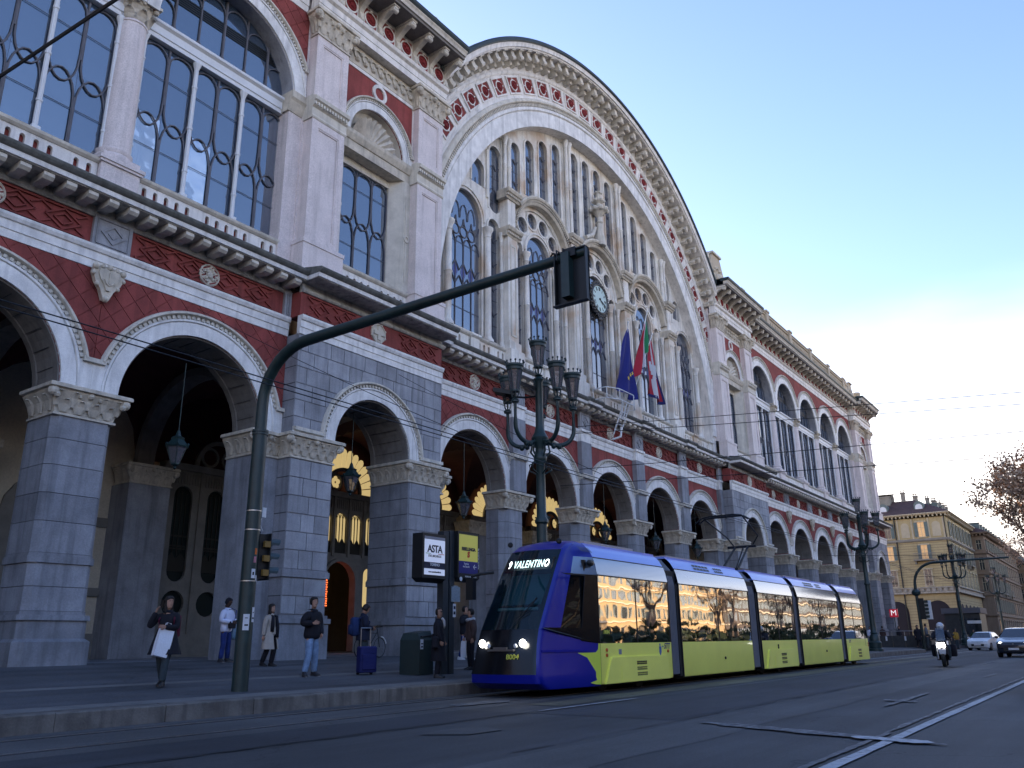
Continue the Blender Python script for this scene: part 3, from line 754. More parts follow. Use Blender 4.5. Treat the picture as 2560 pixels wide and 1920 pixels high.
# ---------------- wing upper bay
YW = 22.02
def col_mesh():
    s = MB(); s.lathe([(.56, 15.12), (.56, 15.2), (.5, 15.26), (.54, 15.34), (.54, 15.40), (.455, 15.46), (.46, 16.5), (.455, 18.), (.42, 20.05), (.45, 20.07), (.45, 20.13), (.42, 20.16)], seg=28)
    return s.mesh('column_shaft', PINK, True, auto=50)
def round_cap(r, h, name='capital'):
    m = MB(); m.lathe([(r, 0), (r, .3*h), (r*1.1, .6*h), (r*1.35, .85*h)], seg=20)
    m.box(-r*1.42, r*1.42, -r*1.42, r*1.42, h*.87, h)
    for row, (z0, hh, ww) in enumerate(((.02, .4, .2), (.28, .45, .2))):
        for k in range(8):
            a = (k+.5*row)*pi/4; nx, ny = cos(a), sin(a); px, py = -ny, nx; vs = []
            for t, w_, o in ((0, .6, .02), (.4, 1, .06), (.75, .9, .14), (1, .4, .24), (.9, .2, .29)):
                for q in (-1, 0, 1): vs.append((nx*(r+o*r*2)+px*q*w_*ww*r*2, ny*(r+o*r*2)+py*q*w_*ww*r*2, h*(z0+hh*t)-.03*abs(q)*h))
            m.add(vs, [(i*3+q, i*3+q+1, i*3+q+4, i*3+q+3) for i in range(4) for q in range(2)])
    for k in range(4):
        a = pi/4+k*pi/2; m.ball((r*1.55*cos(a), r*1.55*sin(a), h*.76), h*.13, 8, 5)
        m.ball((r*1.3*cos(a+pi/4), r*1.3*sin(a+pi/4), h*.8), h*.09, 6, 4)
    return m.mesh(name, CREAM)
COLM = col_mesh(); COLC = round_cap(.42, .78)
def column(x):
    c = ob('column', COLM, ST, (x, 22.56, 0)); ob('capital', COLC, c, (0, 0, 20.16))
    m = MB(); m.box(-.6, .6, -.6, .6, 13.7, 14.72); m.box(-.66, .66, -.66, .66, 14.72, 14.8); m.box(-.7, .7, -.7, .7, 14.8, 14.92); m.box(-.57, .57, -.57, .57, 14.92, 15.12)
    P('pedestal', m, PINK, c)
YG = 22.62
def big_window(hb, mode):
    """meshes for one wing window (local x): frame pieces, panes, leading"""
    d = {}
    half = hb-.42; n = 3; st = 2*half/n
    fr = MB()
    for i in range(n+1):
        x = -half+i*st
        fr.tube([(x, YG-.12, 15.12), (x, YG-.12, 20.15)], .075, 8)
        for z in (16.0, 17.6, 19.2): fr.tube([(x, YG-.12, z-.04), (x, YG-.12, z+.04)], .095, 8)
        fr.lathe([(.07, 0), (.09, .08), (.15, .25), (.15, .3)], (x, YG-.12, 19.87), 8); fr.box(x-.12, x+.12, YG-.24, YG, 15.0, 15.14)
    d['mull'] = fr.mesh('mullion', WHITEP, False)
    t = MB(); t.extr_x([(YG+.1, 20.17), (YG-.2, 20.17), (YG-.2, 20.32), (YG-.24, 20.34), (YG-.24, 20.62), (YG-.34, 20.7), (YG-.34, 20.8), (YG+.1, 20.8)], -half-.3, half+.3)
    d['trans'] = t.mesh('transom', WHITEP)
    L = MB(); w = st/2
    def bar(pts, r=.03): L.tube([(x, YG-.03, z) for x, z in pts], r, 5)
    for i in range(n):
        for j in range(2):
            c = -half+i*st+(j+.5)*w; a = w/2-.03
            bar([(c-a, 19.9-.12+.12*0), (c-a, 18.2)]+[(c-a*cos(pi*k/10), 18.0-.95*sin(pi*k/10)) for k in range(1, 10)]+[(c+a, 18.2), (c+a, 19.6)]+[(c+a*cos(pi*k/8), 19.62+.45*sin(pi*k/8)) for k in range(1, 8)]+[(c-a, 19.6)])
            bar([(c-a, 15.15), (c-a, 16.5)]+[(c-a*cos(pi*k/10), 16.5+.98*sin(pi*k/10)) for k in range(1, 10)]+[(c+a, 16.5), (c+a, 15.15)])
            bar([(c-a, 18.95), (c+a, 18.9)], .012); bar([(c-a, 16.3), (c+a, 16.28)], .012)
        x = -half+(i+.5)*st; bar([(x, 15.15), (x, 16.7)], .04); bar([(x, 18.0), (x, 20.1)], .04)
    d['lead'] = L.mesh('leading', LEAD)
    # lunette
    L = MB(); R = 2.78; zc = 20.8
    for i in range(-5, 6):
        x = i*w; zt = zc+sqrt(max(0, R*R-x*x))-.08
        if zt-20.9 > .15: bar2 = L.tube([(x, YG-.03, 20.8), (x, YG-.03, zt)], .035 if i % 2 else .05, 5)
    for i in range(-5, 5):
        c = (i+.5)*w; a = w/2-.03; zt = zc+sqrt(max(0, R*R-c*c))-.35
        if zt > 21.4:
            L.tube([(c-a*cos(pi*k/8), YG-.03, zt-.3+.42*sin(pi*k/8)) for k in range(9)], .028, 5)
            L.tube([(c-a*cos(pi*k/8), YG-.03, 21.15-.3*sin(pi*k/8)) for k in range(9)], .028, 5)
    d['lun'] = L.mesh('lunette_leading', LEAD)
    lv = MB()
    for z in (22.15, 22.24, 22.33, 22.42, 22.51):
        hw = sqrt(R*R-(z-zc)**2)-.15; lv.box(-hw, hw, YG-.02, YG+.02, z-.03, z+.03)
    d['louv'] = lv.mesh('louvre', BLACK)
    ps = []
    for i in range(n):
        for j in range(2):
            c = -half+i*st+(j+.5)*w
            for z0, z1 in ((15.12, 17.45), (17.45, 20.17)):
                g = MB(); g.box(c-w/2+.004, c+w/2-.004, YG+.01, YG+.02, z0+.004, z1-.004); ps.append(g.mesh('pane', GLASS))
    for i in range(-5, 5):
        x0, x1 = i*w+.004, (i+1)*w-.004; pts = [(x0, 20.8), (x1, 20.8)]
        for k in range(5):
            x = x1+(x0-x1)*k/4; x = max(-R+.02, min(R-.02, x)); pts.append((x, zc+sqrt(R*R-x*x)))
        g = MB(); g.prism_y([pts], YG+.01, YG+.02); ps.append(g.mesh('pane', GLASS))
    d['panes'] = ps
    if mode:
        cu = MB(); rnd = random.Random(5)
        for i in range(9):
            x0 = -half+rnd.uniform(.0, .25)+i*(2*half)/9; wd = rnd.uniform(.25, .42); pts = []
            for k in range(9): pts.append((x0+wd*k/8, 22.76+.05*sin(k*2.4)))
            z1 = rnd.choice((17.3, 17.5, 16.9))
            for k in range(8):
                (xa, ya), (xb, yb_) = pts[k], pts[k+1]
                cu.add([(xa, ya, 14.9), (xb, yb_, 14.9), (xb, yb_, z1), (xa, ya, z1)], [(0, 1, 2, 3)])
        d['curt'] = cu.mesh('curtain', mat('white_curtain', (.80, .84, .90), .9, .1, 3))
    return d
BWC = big_window(HB, True); BWN = big_window(HB, False)
wm = MB(); arch_wall(wm, HB-.001, 2.8, 20.8, 24.9, YW, YG+.15, cz=20.8); UWALL = wm.mesh('upper_wall', RED)
m = MB(); m.sweep([(2.795, YW+.02), (2.795, YG+.15), (2.74, YG+.15), (2.74, YW+.02)], 0, 20.8, 0, pi, 36); USOF = m.mesh('arch_soffit', GREYL)
UAR = archivolt(2.78, 3.58, 20.8, 22.2, HB, YW, 'archivolt', 60)
UT = diamond_tiles(HB, 2.78, 20.8, 24.9, YW)
def upper_bay(x, near):
    ob('upper_wall', UWALL, ST, (x, 0, 0)); ob('arch_soffit', USOF, ST, (x, 0, 0))
    a = ob('archivolt', UAR[0], ST, (x, 0, 0)); ob('moulding', UAR[1], a); ob('dentil_course', UAR[2], a, kind='stuff')
    if near:
        for t in UT: ob('stucco_tile', t, ST, (x, 0, 0))
    d = BWC if near else BWN
    w = ob('window', d['mull'], ST, (x, 0, 0)); ob('transom', d['trans'], w); ob('leading', d['lead'], w); ob('lunette_leading', d['lun'], w); ob('louvre', d['louv'], w)
    for g in d['panes']: ob('pane', g, w)
    if 'curt' in d: ob('curtain', d['curt'], w)
    c = MB(); c.box(-HB+.001, HB-.001, YG+.16, YG+.4, 13.7, 15.1); P('sill_wall', c, MARBLE, ST, (x, 0, 0))
for i, x in enumerate(LW): upper_bay(x, True)
for i, x in enumerate(RW): upper_bay(x, False)
for x in [LW[0]-HB, LW[1]-HB, LW[2]-HB]+[RW[i]+HB for i in range(4)]: column(x)
for i, x in enumerate(LW+RW): slot_wall(x-HB+.62, x+HB-.62, 22.12, i < 3 or i > 9)
# half piers of wing windows beside the pavilions
for x, s in ((XP0, -1), (XP3, 1), (XE0, -1)):
    m = MB(); a, b = (x-.62, x) if s < 0 else (x, x+.62)
    m.box(a, b, YW+.05, YG+.6, 13.7, 20.2); m.box(a-.05*(s < 0), b+.05*(s > 0), YW, YG+.6, 13.7, 15.1)
    P('half_pilaster', m, PINK, ST)
    m = MB(); m.extr_x([(YG, 20.2), (YW+.02, 20.2), (YW-.02, 20.3), (YW-.12, 20.6), (YW-.2, 20.7), (YW-.2, 20.98), (YG, 20.98)], a-.08*(s < 0), b+.08*(s > 0)); P('capital', m, CREAM, ST)
# ---------------- upper entablature (architrave, red frieze with consoles, eaves)
def console_mesh(zb, h, dep):
    m = MB(); n = 9; pf = []
    for i in range(n+1):
        t = i/n; z = zb+h*t; y = -(.10+.06*sin(t*pi*2.2)+(dep-.42)*max(0, t-.55)**1.3/.45**1.3*1.0)
        pf.append((y, z))
    pf.append((-dep, zb+h)); pf.append((-dep, zb+h+.16)); pf.append((.02, zb+h+.16)); pf.append((.02, zb))
    m.extr_x(pf, -.11, .11); m.ball((0, -.12, zb+.12), .13, 8, 5); m.tube([(-.15, -dep+.12, zb+h-.02), (.15, -dep+.12, zb+h-.02)], .11, 10)
    m.box(-.17, .17, -dep-.03, .02, zb+h+.1, zb+h+.2)
    return m.mesh('console', CREAM2, False)
def eaves(x0, x1, yf, za, zf, zt, yg, cons=1.16, pav=False, redm=True):
    """za architrave bottom, zf frieze bottom, zt top of frieze, yg gutter front"""
    m = MB(); m.extr_x([(yf+.4, za), (yf-.05, za), (yf-.05, za+.3), (yf-.08, za+.3), (yf-.08, za+.58), (yf-.2, za+.66), (yf-.24, zf), (yf+.4, zf)], x0, x1); P('architrave', m, MARBLE, ST)
    m = MB(); m.box(x0+.001, x1-.001, yf-.002, yf+.4, zf, zt+.25); P('upper_frieze', m, MARBLE, ST)
    n = max(1, round((x1-x0)/cons)); st = (x1-x0)/n; h = zt-zf-.1
    key = ('cons', round(h, 2), round(yf-yg, 2))
    if key not in MED: MED[key] = console_mesh(0, h, yf-yg-.32)
    if ('rp', round(st, 2), round(h, 2)) not in MED:
        r = MB(); r.cur = 0; w = st/2-.2; r.prism_y([[(-w, .12), (w, .12), (w, h-.02), (-w, h-.02)]], -.03, 0)
        q = MB(); q.sweep([(.3, -.02), (.3, -.07), (.36, -.07), (.36, -.02)], 0, h/2+.05, 0, 2*pi, 18)
        for a in range(4): q.obox((.36*1.12*cos(a*pi/2)*(w/.42 if a % 2 == 0 else 1), -.05, h/2+.05+.42*sin(a*pi/2)), (1, 0, 0), (0, 1, 0), (0, 0, 1), .05, .02, .05)
        s = MB(); rosette(s, 0, 0, h/2+.05, .27, 14)
        MED[('rp', round(st, 2), round(h, 2))] = (r.mesh('red_panel', RED), q.mesh('panel_ring', MARBLE), s.mesh('rosette', REDD, True, auto=40))
    rp = MED[('rp', round(st, 2), round(h, 2))]
    for i in range(n+1):
        x = x0+i*st
        if i < n:
            a = ob('red_panel', rp[0], ST, (x+st/2, yf, zf)); ob('panel_ring', rp[1], a); ob('rosette', rp[2], a)
        ob('console', MED[key], ST, (min(max(x, x0+.12), x1-.12), yf, zf))
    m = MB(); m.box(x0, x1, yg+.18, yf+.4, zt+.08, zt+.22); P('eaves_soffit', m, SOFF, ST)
    m = MB(); m.extr_x([(yg+.4, zt+.221), (yg+.12, zt+.221), (yg+.08, zt+.34), (yg+.02, zt+.42), (yg+.02, zt+.46), (yg+.4, zt+.46)], x0-.02, x1+.02); P('eaves_fascia', m, CREAM2, ST)
    m = MB(); m.extr_x([(yg+.6, zt+.461), (yg, zt+.461), (yg-.06, zt+.55), (yg-.08, zt+.68), (yg-.02, zt+.70), (yg+.6, zt+.72)], x0-.06, x1+.06); P('gutter', m, COPPER, ST)
    m = MB(); m.add([(x0, yg+.5, zt+.71), (x1, yg+.5, zt+.71), (x1, yg+5, zt+1.0), (x0, yg+5, zt+1.0)], [(0, 1, 2, 3)]); P('roof_sheet', m, ROOFG, ST)
for (a, b) in ((XL, XP0-.15), (XP3+.15, XE0-.15)): eaves(a, b, YW, 24.9, 25.62, 26.45, 20.75)
# ---------------- pavilion upper storey
YU = 21.5; YUW = 21.88
def pil(w, yd):
    b = MB(); hw = w/2
    b.box(-hw-.14, hw+.14, -.14, yd, 13.6, 14.82); b.box(-hw-.17, hw+.17, -.17, yd, 14.82, 14.98); P_ = b
    s = MB()
    def panelled(z0, z1):
        s.prism_y([[(-hw, z0), (hw, z0), (hw, z1), (-hw, z1)], [(-hw+.28, z0+.3), (hw-.28, z0+.3), (hw-.28, z1-.3), (-hw+.28, z1-.3)]], 0, .06)
        s.box(-hw, hw, .06, yd, z0, z1)
        s.prism_y([[(-hw+.28, z0+.3), (hw-.28, z0+.3), (hw-.28, z1-.3), (-hw+.28, z1-.3)], [(-hw+.34, z0+.36), (hw-.34, z0+.36), (hw-.34, z1-.36), (-hw+.34, z1-.36)]], .02, .07)
    panelled(14.98, 20.05); panelled(21.05, 23.8)
    c = MB(); c.extr_x([(yd, 20.05), (0-.02, 20.05), (-.05, 20.12), (-.02, 20.2), (-.02, 20.5), (-.1, 20.56), (-.1, 20.72), (-.2, 20.78), (-.22, 20.92), (-.04, 21.0), (-.02, 21.05), (yd, 21.05)], -hw-.06, hw+.06)
    d = MB()
    k = -hw-.05
    while k < hw: d.box(k, k+.07, -.17, -.09, 20.57, 20.7); k += .14
    return b.mesh('pilaster_base', PINK), s.mesh('pilaster', PINK), c.mesh('impost_band', CREAM2), d.mesh('dentil_course', CREAM2), leaf_capital(w, .4, 1.1, .3)
PK = pil(1.62, .5)
def place_pil(x, y):
    p = ob('pilaster', PK[1], ST, (x, y, 0)); ob('pilaster_base', PK[0], p); ob('impost_band', PK[2], p); ob('dentil_course', PK[3], p, kind='stuff'); ob('capital', PK[4], p, (0, 0, 23.8))
# window between the pilasters
def pav_upper(x):
    for s in (-1, 1): place_pil(x+s*2.93, YU)
    w = MB(); HWI = 2.1
    w.prism_y([[(-HWI-.1, 20.9), (HWI+.1, 20.9), (HWI+.1, 24.95), (-HWI-.1, 24.95)], [(p[0], p[1]+.001) for p in arcp(0, 20.902, 1.55, 0, pi, 24)]], YUW, YUW+.5)
    wall = P('tympanum_wall', w, RED, ST, (x, 0, 0))
    ar = archivolt(1.55, 2.1, 20.9, 21.3, 2.12, YUW, 'archivolt', 50)
    a = ob('archivolt', ar[0], ST, (x, 0, 0)); ob('moulding', ar[1], a); ob('dentil_course', ar[2], a, kind='stuff')
    r = MB(); r.sweep([(.27, YUW+.02), (.27, YUW-.07), (.42, YUW-.07), (.42, YUW+.02)], 0, 23.42, 0, 2*pi, 24); r.box(-HWI-.1, -HWI+.02, YUW-.04, YUW, 20.9, 24.0); r.box(HWI-.02, HWI+.1, YUW-.04, YUW, 20.9, 24.0); r.box(-HWI, HWI, YUW-.04, YUW, 23.86, 24.02)
    P('white_ring', r, MARBLE, ST, (x, 0, 0))
    g = MB(); g.box(-HWI, HWI, YUW-.06, YUW+.02, 24.02, 24.9)
    P('garland_band', g, CREAM, ST, (x, 0, 0))
    g = MB()
    for i in range(9):
        cx = -HWI+.25+i*.46; g.sweep([(.17, YUW-.06), (.17, YUW-.13), (.22, YUW-.13), (.22, YUW-.06)], cx, 24.5, pi*.1, pi*1.4, 10); g.ball((cx, YUW-.1, 24.3), .13, 6, 4); g.ball((cx+.2, YUW-.1, 24.62), .1, 6, 4); g.ball((cx-.15, YUW-.08, 24.72), .08, 6, 4)
    P('garland_carving', g, CREAM, ST, (x, 0, 0), kind='stuff')
    # niche with shell
    n = MB(); n.sweep([(1.56, YUW+.02), (1.56, YUW+.55), (1.2, YUW+.55), (1.2, YUW+.45), (1.5, YUW+.3)], 0, 20.9, 0, pi, 24); P('niche_reveal', n, CREAM2, ST, (x, 0, 0))
    sh = MB(); nf = 13; R = 1.22; vs = []; 
    for i in range(nf*2+1):
        a = pi*i/(nf*2); o = -.10 if i % 2 else .05
        for t in (0.08, .4, .7, .92, 1.0):
            rr = R*t*(1+.03*(i % 2)); vs.append((rr*cos(a), YUW+.50-.34*t*t+o*t, 20.92+rr*sin(a)))
    sh.add(vs, [(i*5+k, i*5+k+1, i*5+k+6, i*5+k+5) for i in range(nf*2) for k in range(4)])
    P('shell', sh, CREAM2, ST, (x, 0, 0))
    bk = MB(); bk.box(-1.6, 1.6, YUW+.56, YUW+.7, 20.8, 22.6); P('niche_back', bk, CREAM, ST, (x, 0, 0))
    e = MB(); e.extr_x([(YUW+.6, 20.1), (YUW+.05, 20.1), (YUW+.05, 20.5), (YUW-.0, 20.52), (YUW-.1, 20.75), (YUW-.12, 20.9), (YUW+.6, 20.9)], -HWI-.05, HWI+.05); P('lintel', e, CREAM, ST, (x, 0, 0))
    # deep-set window
    yg = 22.55
    f = MB(); f.prism_y([[(-HWI-.1, 14.9), (HWI+.1, 14.9), (HWI+.1, 20.1), (-HWI-.1, 20.1)], [(-1.35, 15.2), (1.35, 15.2), (1.35, 19.75), (-1.35, 19.75)]], yg-.1, yg+.1)
    f.box(-HWI-.1, -1.75, YUW+.02, yg-.1, 14.9, 20.1); f.box(1.75, HWI+.1, YUW+.02, yg-.1, 14.9, 20.1)
    f.add([(-1.75, YUW+.04, 14.9), (-1.35, yg-.1, 14.9), (-1.35, yg-.1, 20.1), (-1.75, YUW+.04, 20.1)], [(0, 1, 2, 3)]); f.add([(1.75, YUW+.04, 14.9), (1.35, yg-.1, 14.9), (1.35, yg-.1, 20.1), (1.75, YUW+.04, 20.1)], [(0, 3, 2, 1)])
    w = P('window', f, CREAM2, ST, (x, 0, 0))
    for s in (-1, 1):
        q = MB(); q.sweep([(.1, -.03), (.1, .02), (.16, .02), (.16, -.03)], 0, 0, 0, 2*pi, 14); q.box(-.09, -.07, -.02, .01, -2.0, -.16); q.box(.07, .09, -.02, .01, -2.0, -.16); q.box(-.09, -.07, -.02, .01, .16, 2.0); q.box(.07, .09, -.02, .01, .16, 2.0)
        P('ring_ornament', q, CREAM2, w, (s*1.93, YUW+.0, 17.4))
    L = MB()
    def bar(pts, r=.03): L.tube([(a, yg-.03, b) for a, b in pts], r, 5)
    for i in range(3):
        c = -1.35+.45+i*.9; a = .43
        bar([(c-a, 19.7), (c-a, 18.2)]+[(c-a*cos(pi*k/8), 18.1-.9*sin(pi*k/8)) for k in range(1, 8)]+[(c+a, 18.2), (c+a, 19.4)]+[(c+a*cos(pi*k/8), 19.35+.38*sin(pi*k/8)) for k in range(1, 8)]+[(c-a, 19.4)])
        bar([(c-a, 15.2), (c-a, 16.5)]+[(c-a*cos(pi*k/8), 16.5+1.0*sin(pi*k/8)) for k in range(1, 8)]+[(c+a, 16.5), (c+a, 15.2)])
        bar([(c-a, 18.9), (c+a, 18.88)], .012); bar([(c-a, 16.3), (c+a, 16.3)], .012)
    P('leading', L, LEAD, w)
    for i in range(3):
        for z0, z1 in ((15.2, 17.45), (17.45, 19.75)):
            g = MB(); g.box(-1.35+i*.9+.004, -1.35+(i+1)*.9-.004, yg+.01, yg+.02, z0+.004, z1-.004); P('pane', g, GLASS, w)
    cu = MB(); pts = [(-1.3+i*.1, 22.95+.05*sin(i*2.1)) for i in range(27)]
    for (xa, ya), (xb, yb_) in zip(pts, pts[1:]): cu.add([(xa, ya, 15), (xb, yb_, 15), (xb, yb_, 17.3), (xa, ya, 17.3)], [(0, 1, 2, 3)])
    P('curtain', cu, MATS.get('white_curtain'), w)
    m = MB(); m.box(-3.8, 3.8, yg+.12, yg+.6, 13.6, 15.0); m.box(-3.8, -2.2, YUW+.1, yg+.6, 15, 27.2); m.box(2.2, 3.8, YUW+.1, yg+.6, 15, 27.2); m.box(-2.2, 2.2, yg+.62, yg+.8, 22.6, 27.2)
    P('wall_core', m, PINK, ST, (x, 0, 0))
    slot_wall(x-2.0, x+2.0, YUW-.05, rail=14.85)
    eaves(x-3.86, x+3.86, YU-.02, 24.92, 25.72, 26.85, 20.15, 1.1)
for x in PAV+[END]: pav_upper(x)
# side walls of the end pavilion and body behind (closed building)
m = MB()
m.box(XL-.3, XL, YB, 60, .3, 26.5); m.box(XE1-.3, XE1, YP+.3, 60, .3, 27); m.box(XL, XE1, 59.7, 60, .3, 26.5)
m.box(XL, XE1, 40, 40.2, .3, 24); m.box(XL, XP1, YI+.42, YI+.6, 11.9, 24); m.box(XP2, XE1, YI+.42, YI+.6, 11.9, 24)
P('rear_walls', m, PINK, ST)
m = MB(); m.box(XL-.3, XP1, YB+.1, 60, 26.6, 26.8); m.box(XP2, XE1, YB+.1, 60, 26.6, 26.8); P('flat_roof', m, ROOFG, ST)
m = MB(); m.box(XL, XE1, YB, 40, 12.02, 12.2); P('upper_floor', m, CREAM2, ST)
# ---------------- parapets above the wings, scrolled pediments
PST = mat('buff_render', (.48, .41, .31), .8, .12, 1.2, .15, 20, streak=.2)
def parapet(x0, x1, posts, y=22.0, z0=26.5, z1=29.6):
    m = MB(); m.box(x0, x1, y, y+.4, z0, z1-.3); m.box(x0, x1, y-.1, y+.5, z1-.3, z1-.12); m.box(x0, x1, y-.16, y+.56, z1-.12, z1)
    w = P('parapet_wall', m, PST, ST)
    for px in posts:
        q = MB(); q.box(px-.35, px+.35, y-.2, y+.6, z0, z1+.02); q.box(px-.42, px+.42, y-.27, y+.67, z1+.02, z1+.2); P('parapet_post', q, PST, ST)
    s = MB()
    ps = sorted(posts)
    for a, b in zip(ps, ps[1:]):
        n = int((b-a-1.2)/.42)
        for i in range(n):
            c = a+.6+(i+.5)*(b-a-1.2)/n; s.box(c-.06, c+.06, y-.06, y, 28.2, 29.05); s.ball((c, y-.03, 28.6), .1, 6, 4)
    P('parapet_balusters', s, PST, w, kind='stuff')
parapet(XP3+.1, XE0-.3, [XP3+.4]+[RW[i]+HB for i in range(4)]+[XE0-.7])
parapet(XL, XP0-.1, [LW[i]-HB for i in (2, 1, 0)]+[XP0-.4])
def pediment(x, z0=27.3, y=22.0, s=1.):
    pts = [(-3.2, z0), (3.2, z0), (3.2, z0+1.9), (2.6, z0+2.3), (1.9, z0+2.9), (1.3, z0+4.0), (.9, z0+4.9), (-.9, z0+4.9), (-1.3, z0+4.0), (-1.9, z0+2.9), (-2.6, z0+2.3), (-3.2, z0+1.9)]
    pts = [(a*s, z0+(b-z0)*s) for a, b in pts]
    m = MB(); m.prism_y([pts], y, y+.6)
    p = P('pediment', m, PST, ST, (x, 0, 0))
    q = MB()
    for sx in (-1, 1):
        q.tube([(sx*a*s, y+.3, z0+b*s) for a, b in ((3.0, 2.2), (2.4, 2.5), (1.8, 3.2), (1.35, 4.2), (1.0, 5.0))], .16, 8)
        q.ball((sx*2.9*s, y-.02, z0+2.3*s), .35*s, 10, 6)
    for k in range(12): a = k*pi/6; q.ball((.95*s*cos(a), y-.05, z0+2.7*s+.95*s*sin(a)), .16*s, 6, 4)
    q.ball((0, y-.05, z0+2.7*s), .4*s, 10, 6); q.box(-1.0*s, 1.0*s, y-.15, y+.75, z0+4.9*s, z0+5.1*s)
    P('scroll_carving', q, CREAM, p, smooth=True, auto=50)
for x in PAV: pediment(x, 27.0, 22.4, .9)
pediment(END, 27.2, 22.2, .62)
def vase(x, y, z):
    m = MB(); m.box(-.42, .42, -.42, .42, 0, 1.9); m.box(-.5, .5, -.5, .5, 1.9, 2.15); m.lathe([(.3, 2.15), (.46, 2.4), (.46, 2.6), (0.01, 2.75)], seg=16); P('corner_post', m, PST, ST, (x, y, z))
for x in (XP1-.2, XP2+.2, XP0+.5, XP3-.5, XE0+.6, XE1-.5): vase(x, 22.3, 27.3)
# ================================================================== the great arch
YR = 22.25
BA = ob('great_arch', None, ST)
def clampring(prof, a0=0, a1=pi, n=110): 
    rm = min(r for r, y in prof)
    if rm > 15.9: a0 = max(a0, acos(15.98/rm)); a1 = min(a1, pi-acos(15.98/rm))
    m = MB(); m.sweep(prof, CX, CZ, a0, a1, n, clamp=15.98); return m
# ring wall (down to the balcony)
pts = [(CX+15.98, 13.7), (CX+15.98, CZ)]
outer = [(CX+max(-15.98, min(15.98, 19.5*cos(a))), CZ+19.5*sin(a)) for a in [pi*i/90 for i in range(91)]]
outer = [(CX+15.98, 13.7)]+outer+[(CX-15.98, 13.7)]
inner = [(CX-15.4, 13.7)]+[(CX-15.4*cos(pi*i/90), CZ+15.4*sin(pi*i/90)) for i in range(91)]+[(CX+15.4, 13.7)]
m = MB(); m.prism_y([outer+inner], YR, YB+.3); P('ring_wall', m, MARBLE, BA)
m = clampring([(15.4, YR+.02), (15.4, YR-.1), (16.25, YR-.1), (16.28, YR-.06), (16.34, YR-.16), (16.5, YR-.16), (16.5, YR+.02)]); P('inner_band', m, ARCHM, BA, smooth=True, auto=30)
m = clampring([(16.5, YR+.02), (16.5, YR-.1), (16.72, YR-.1), (16.72, YR+.02)]); P('dentil_bed', m, MARBLE, BA)
d = MB(); dent_ring(d, CX, CZ, 16.53, 16.69, YR-.2, YR-.1, radians(14), radians(166), 260, .5, 15.98); P('dentil_course', d, CREAM2, BA, kind='stuff')
m = clampring([(16.72, YR+.02), (16.72, YR-.2), (16.78, YR-.27), (16.95, YR-.2), (17.0, YR-.12), (17.0, YR+.02)]); P('hood_moulding', m, CREAM2, BA, smooth=True, auto=30)
m = clampring([(17.0, YR-.0), (17.0, YR-.04), (17.12, YR-.04), (17.12, YR-.0)]); m.mirror_add(clampring([(18.35, YR), (18.35, YR-.04), (18.42, YR-.09), (18.55, YR-.09), (18.55, YR)])); P('panel_border', m, MARBLE, BA)
PIT_ = 5.27
rp = MB(); h = radians(PIT_/2-.42)
def sect(r0, r1, a0, a1, n=4): return [(r0*cos(a0+(a1-a0)*i/n), r0*sin(a0+(a1-a0)*i/n)) for i in range(n+1)]+[(r1*cos(a1-(a1-a0)*i/n), r1*sin(a1-(a1-a0)*i/n)) for i in range(n+1)]
w2 = .30
fr = MB()
for i in range(-17, 18):
    a = pi/2+radians(PIT_)*i; ca, sa = cos(a), sin(a)
    if abs(17.75*ca) > 15.9: continue
    hw = 17.7*sin(radians(PIT_/2))-.26
    def rc(u, v, y): return (CX+(17.74+v)*ca-u*sa, y, CZ+(17.74+v)*sa+u*ca)
    g = MB(); q = [rc(-hw, -.42, 0), rc(hw, -.42, 0), rc(hw*1.04, .42, 0), rc(-hw*1.04, .42, 0)]
    g.add([(p[0], YR-.02, p[2]) for p in q]+[(p[0], YR+.02, p[2]) for p in q], [(0,1,2,3),(7,6,5,4),(0,4,5,1),(1,5,6,2),(2,6,7,3),(3,7,4,0)])
    panel = P('red_panel', g, RED, BA)
    k = MB()
    for (u0, u1, v0, v1) in ((-hw-.09, -hw, -.5, .5), (hw, hw+.09, -.5, .5), (-hw, hw, -.5, -.42), (-hw, hw, .42, .5)):
        q = [rc(u0, v0, 0), rc(u1, v0, 0), rc(u1, v1, 0), rc(u0, v1, 0)]
        k.add([(p[0], YR-.075, p[2]) for p in q]+[(p[0], YR+.01, p[2]) for p in q], [(0,1,2,3),(7,6,5,4),(0,4,5,1),(1,5,6,2),(2,6,7,3),(3,7,4,0)])
    k.sweep([(.27, YR-.01), (.27, YR-.06), (.33, YR-.06), (.33, YR-.01)], CX+17.74*ca, CZ+17.74*sa, 0, 2*pi, 16)
    for u, v in ((0, .37), (0, -.37), (.38, 0), (-.38, 0)):
        c = rc(u*1.05, v, YR-.03); k.obox(c, (-sa, 0, ca), (0, 1, 0), (ca, 0, sa), .025 if u == 0 else .06, .03, .06 if u == 0 else .025)
    P('panel_frame', k, MARBLE, panel)
    r = MB(); rosette(r, CX+17.74*ca, YR-.01, CZ+17.74*sa, .26, 12); P('rosette', r, REDD, panel, smooth=True, auto=40)
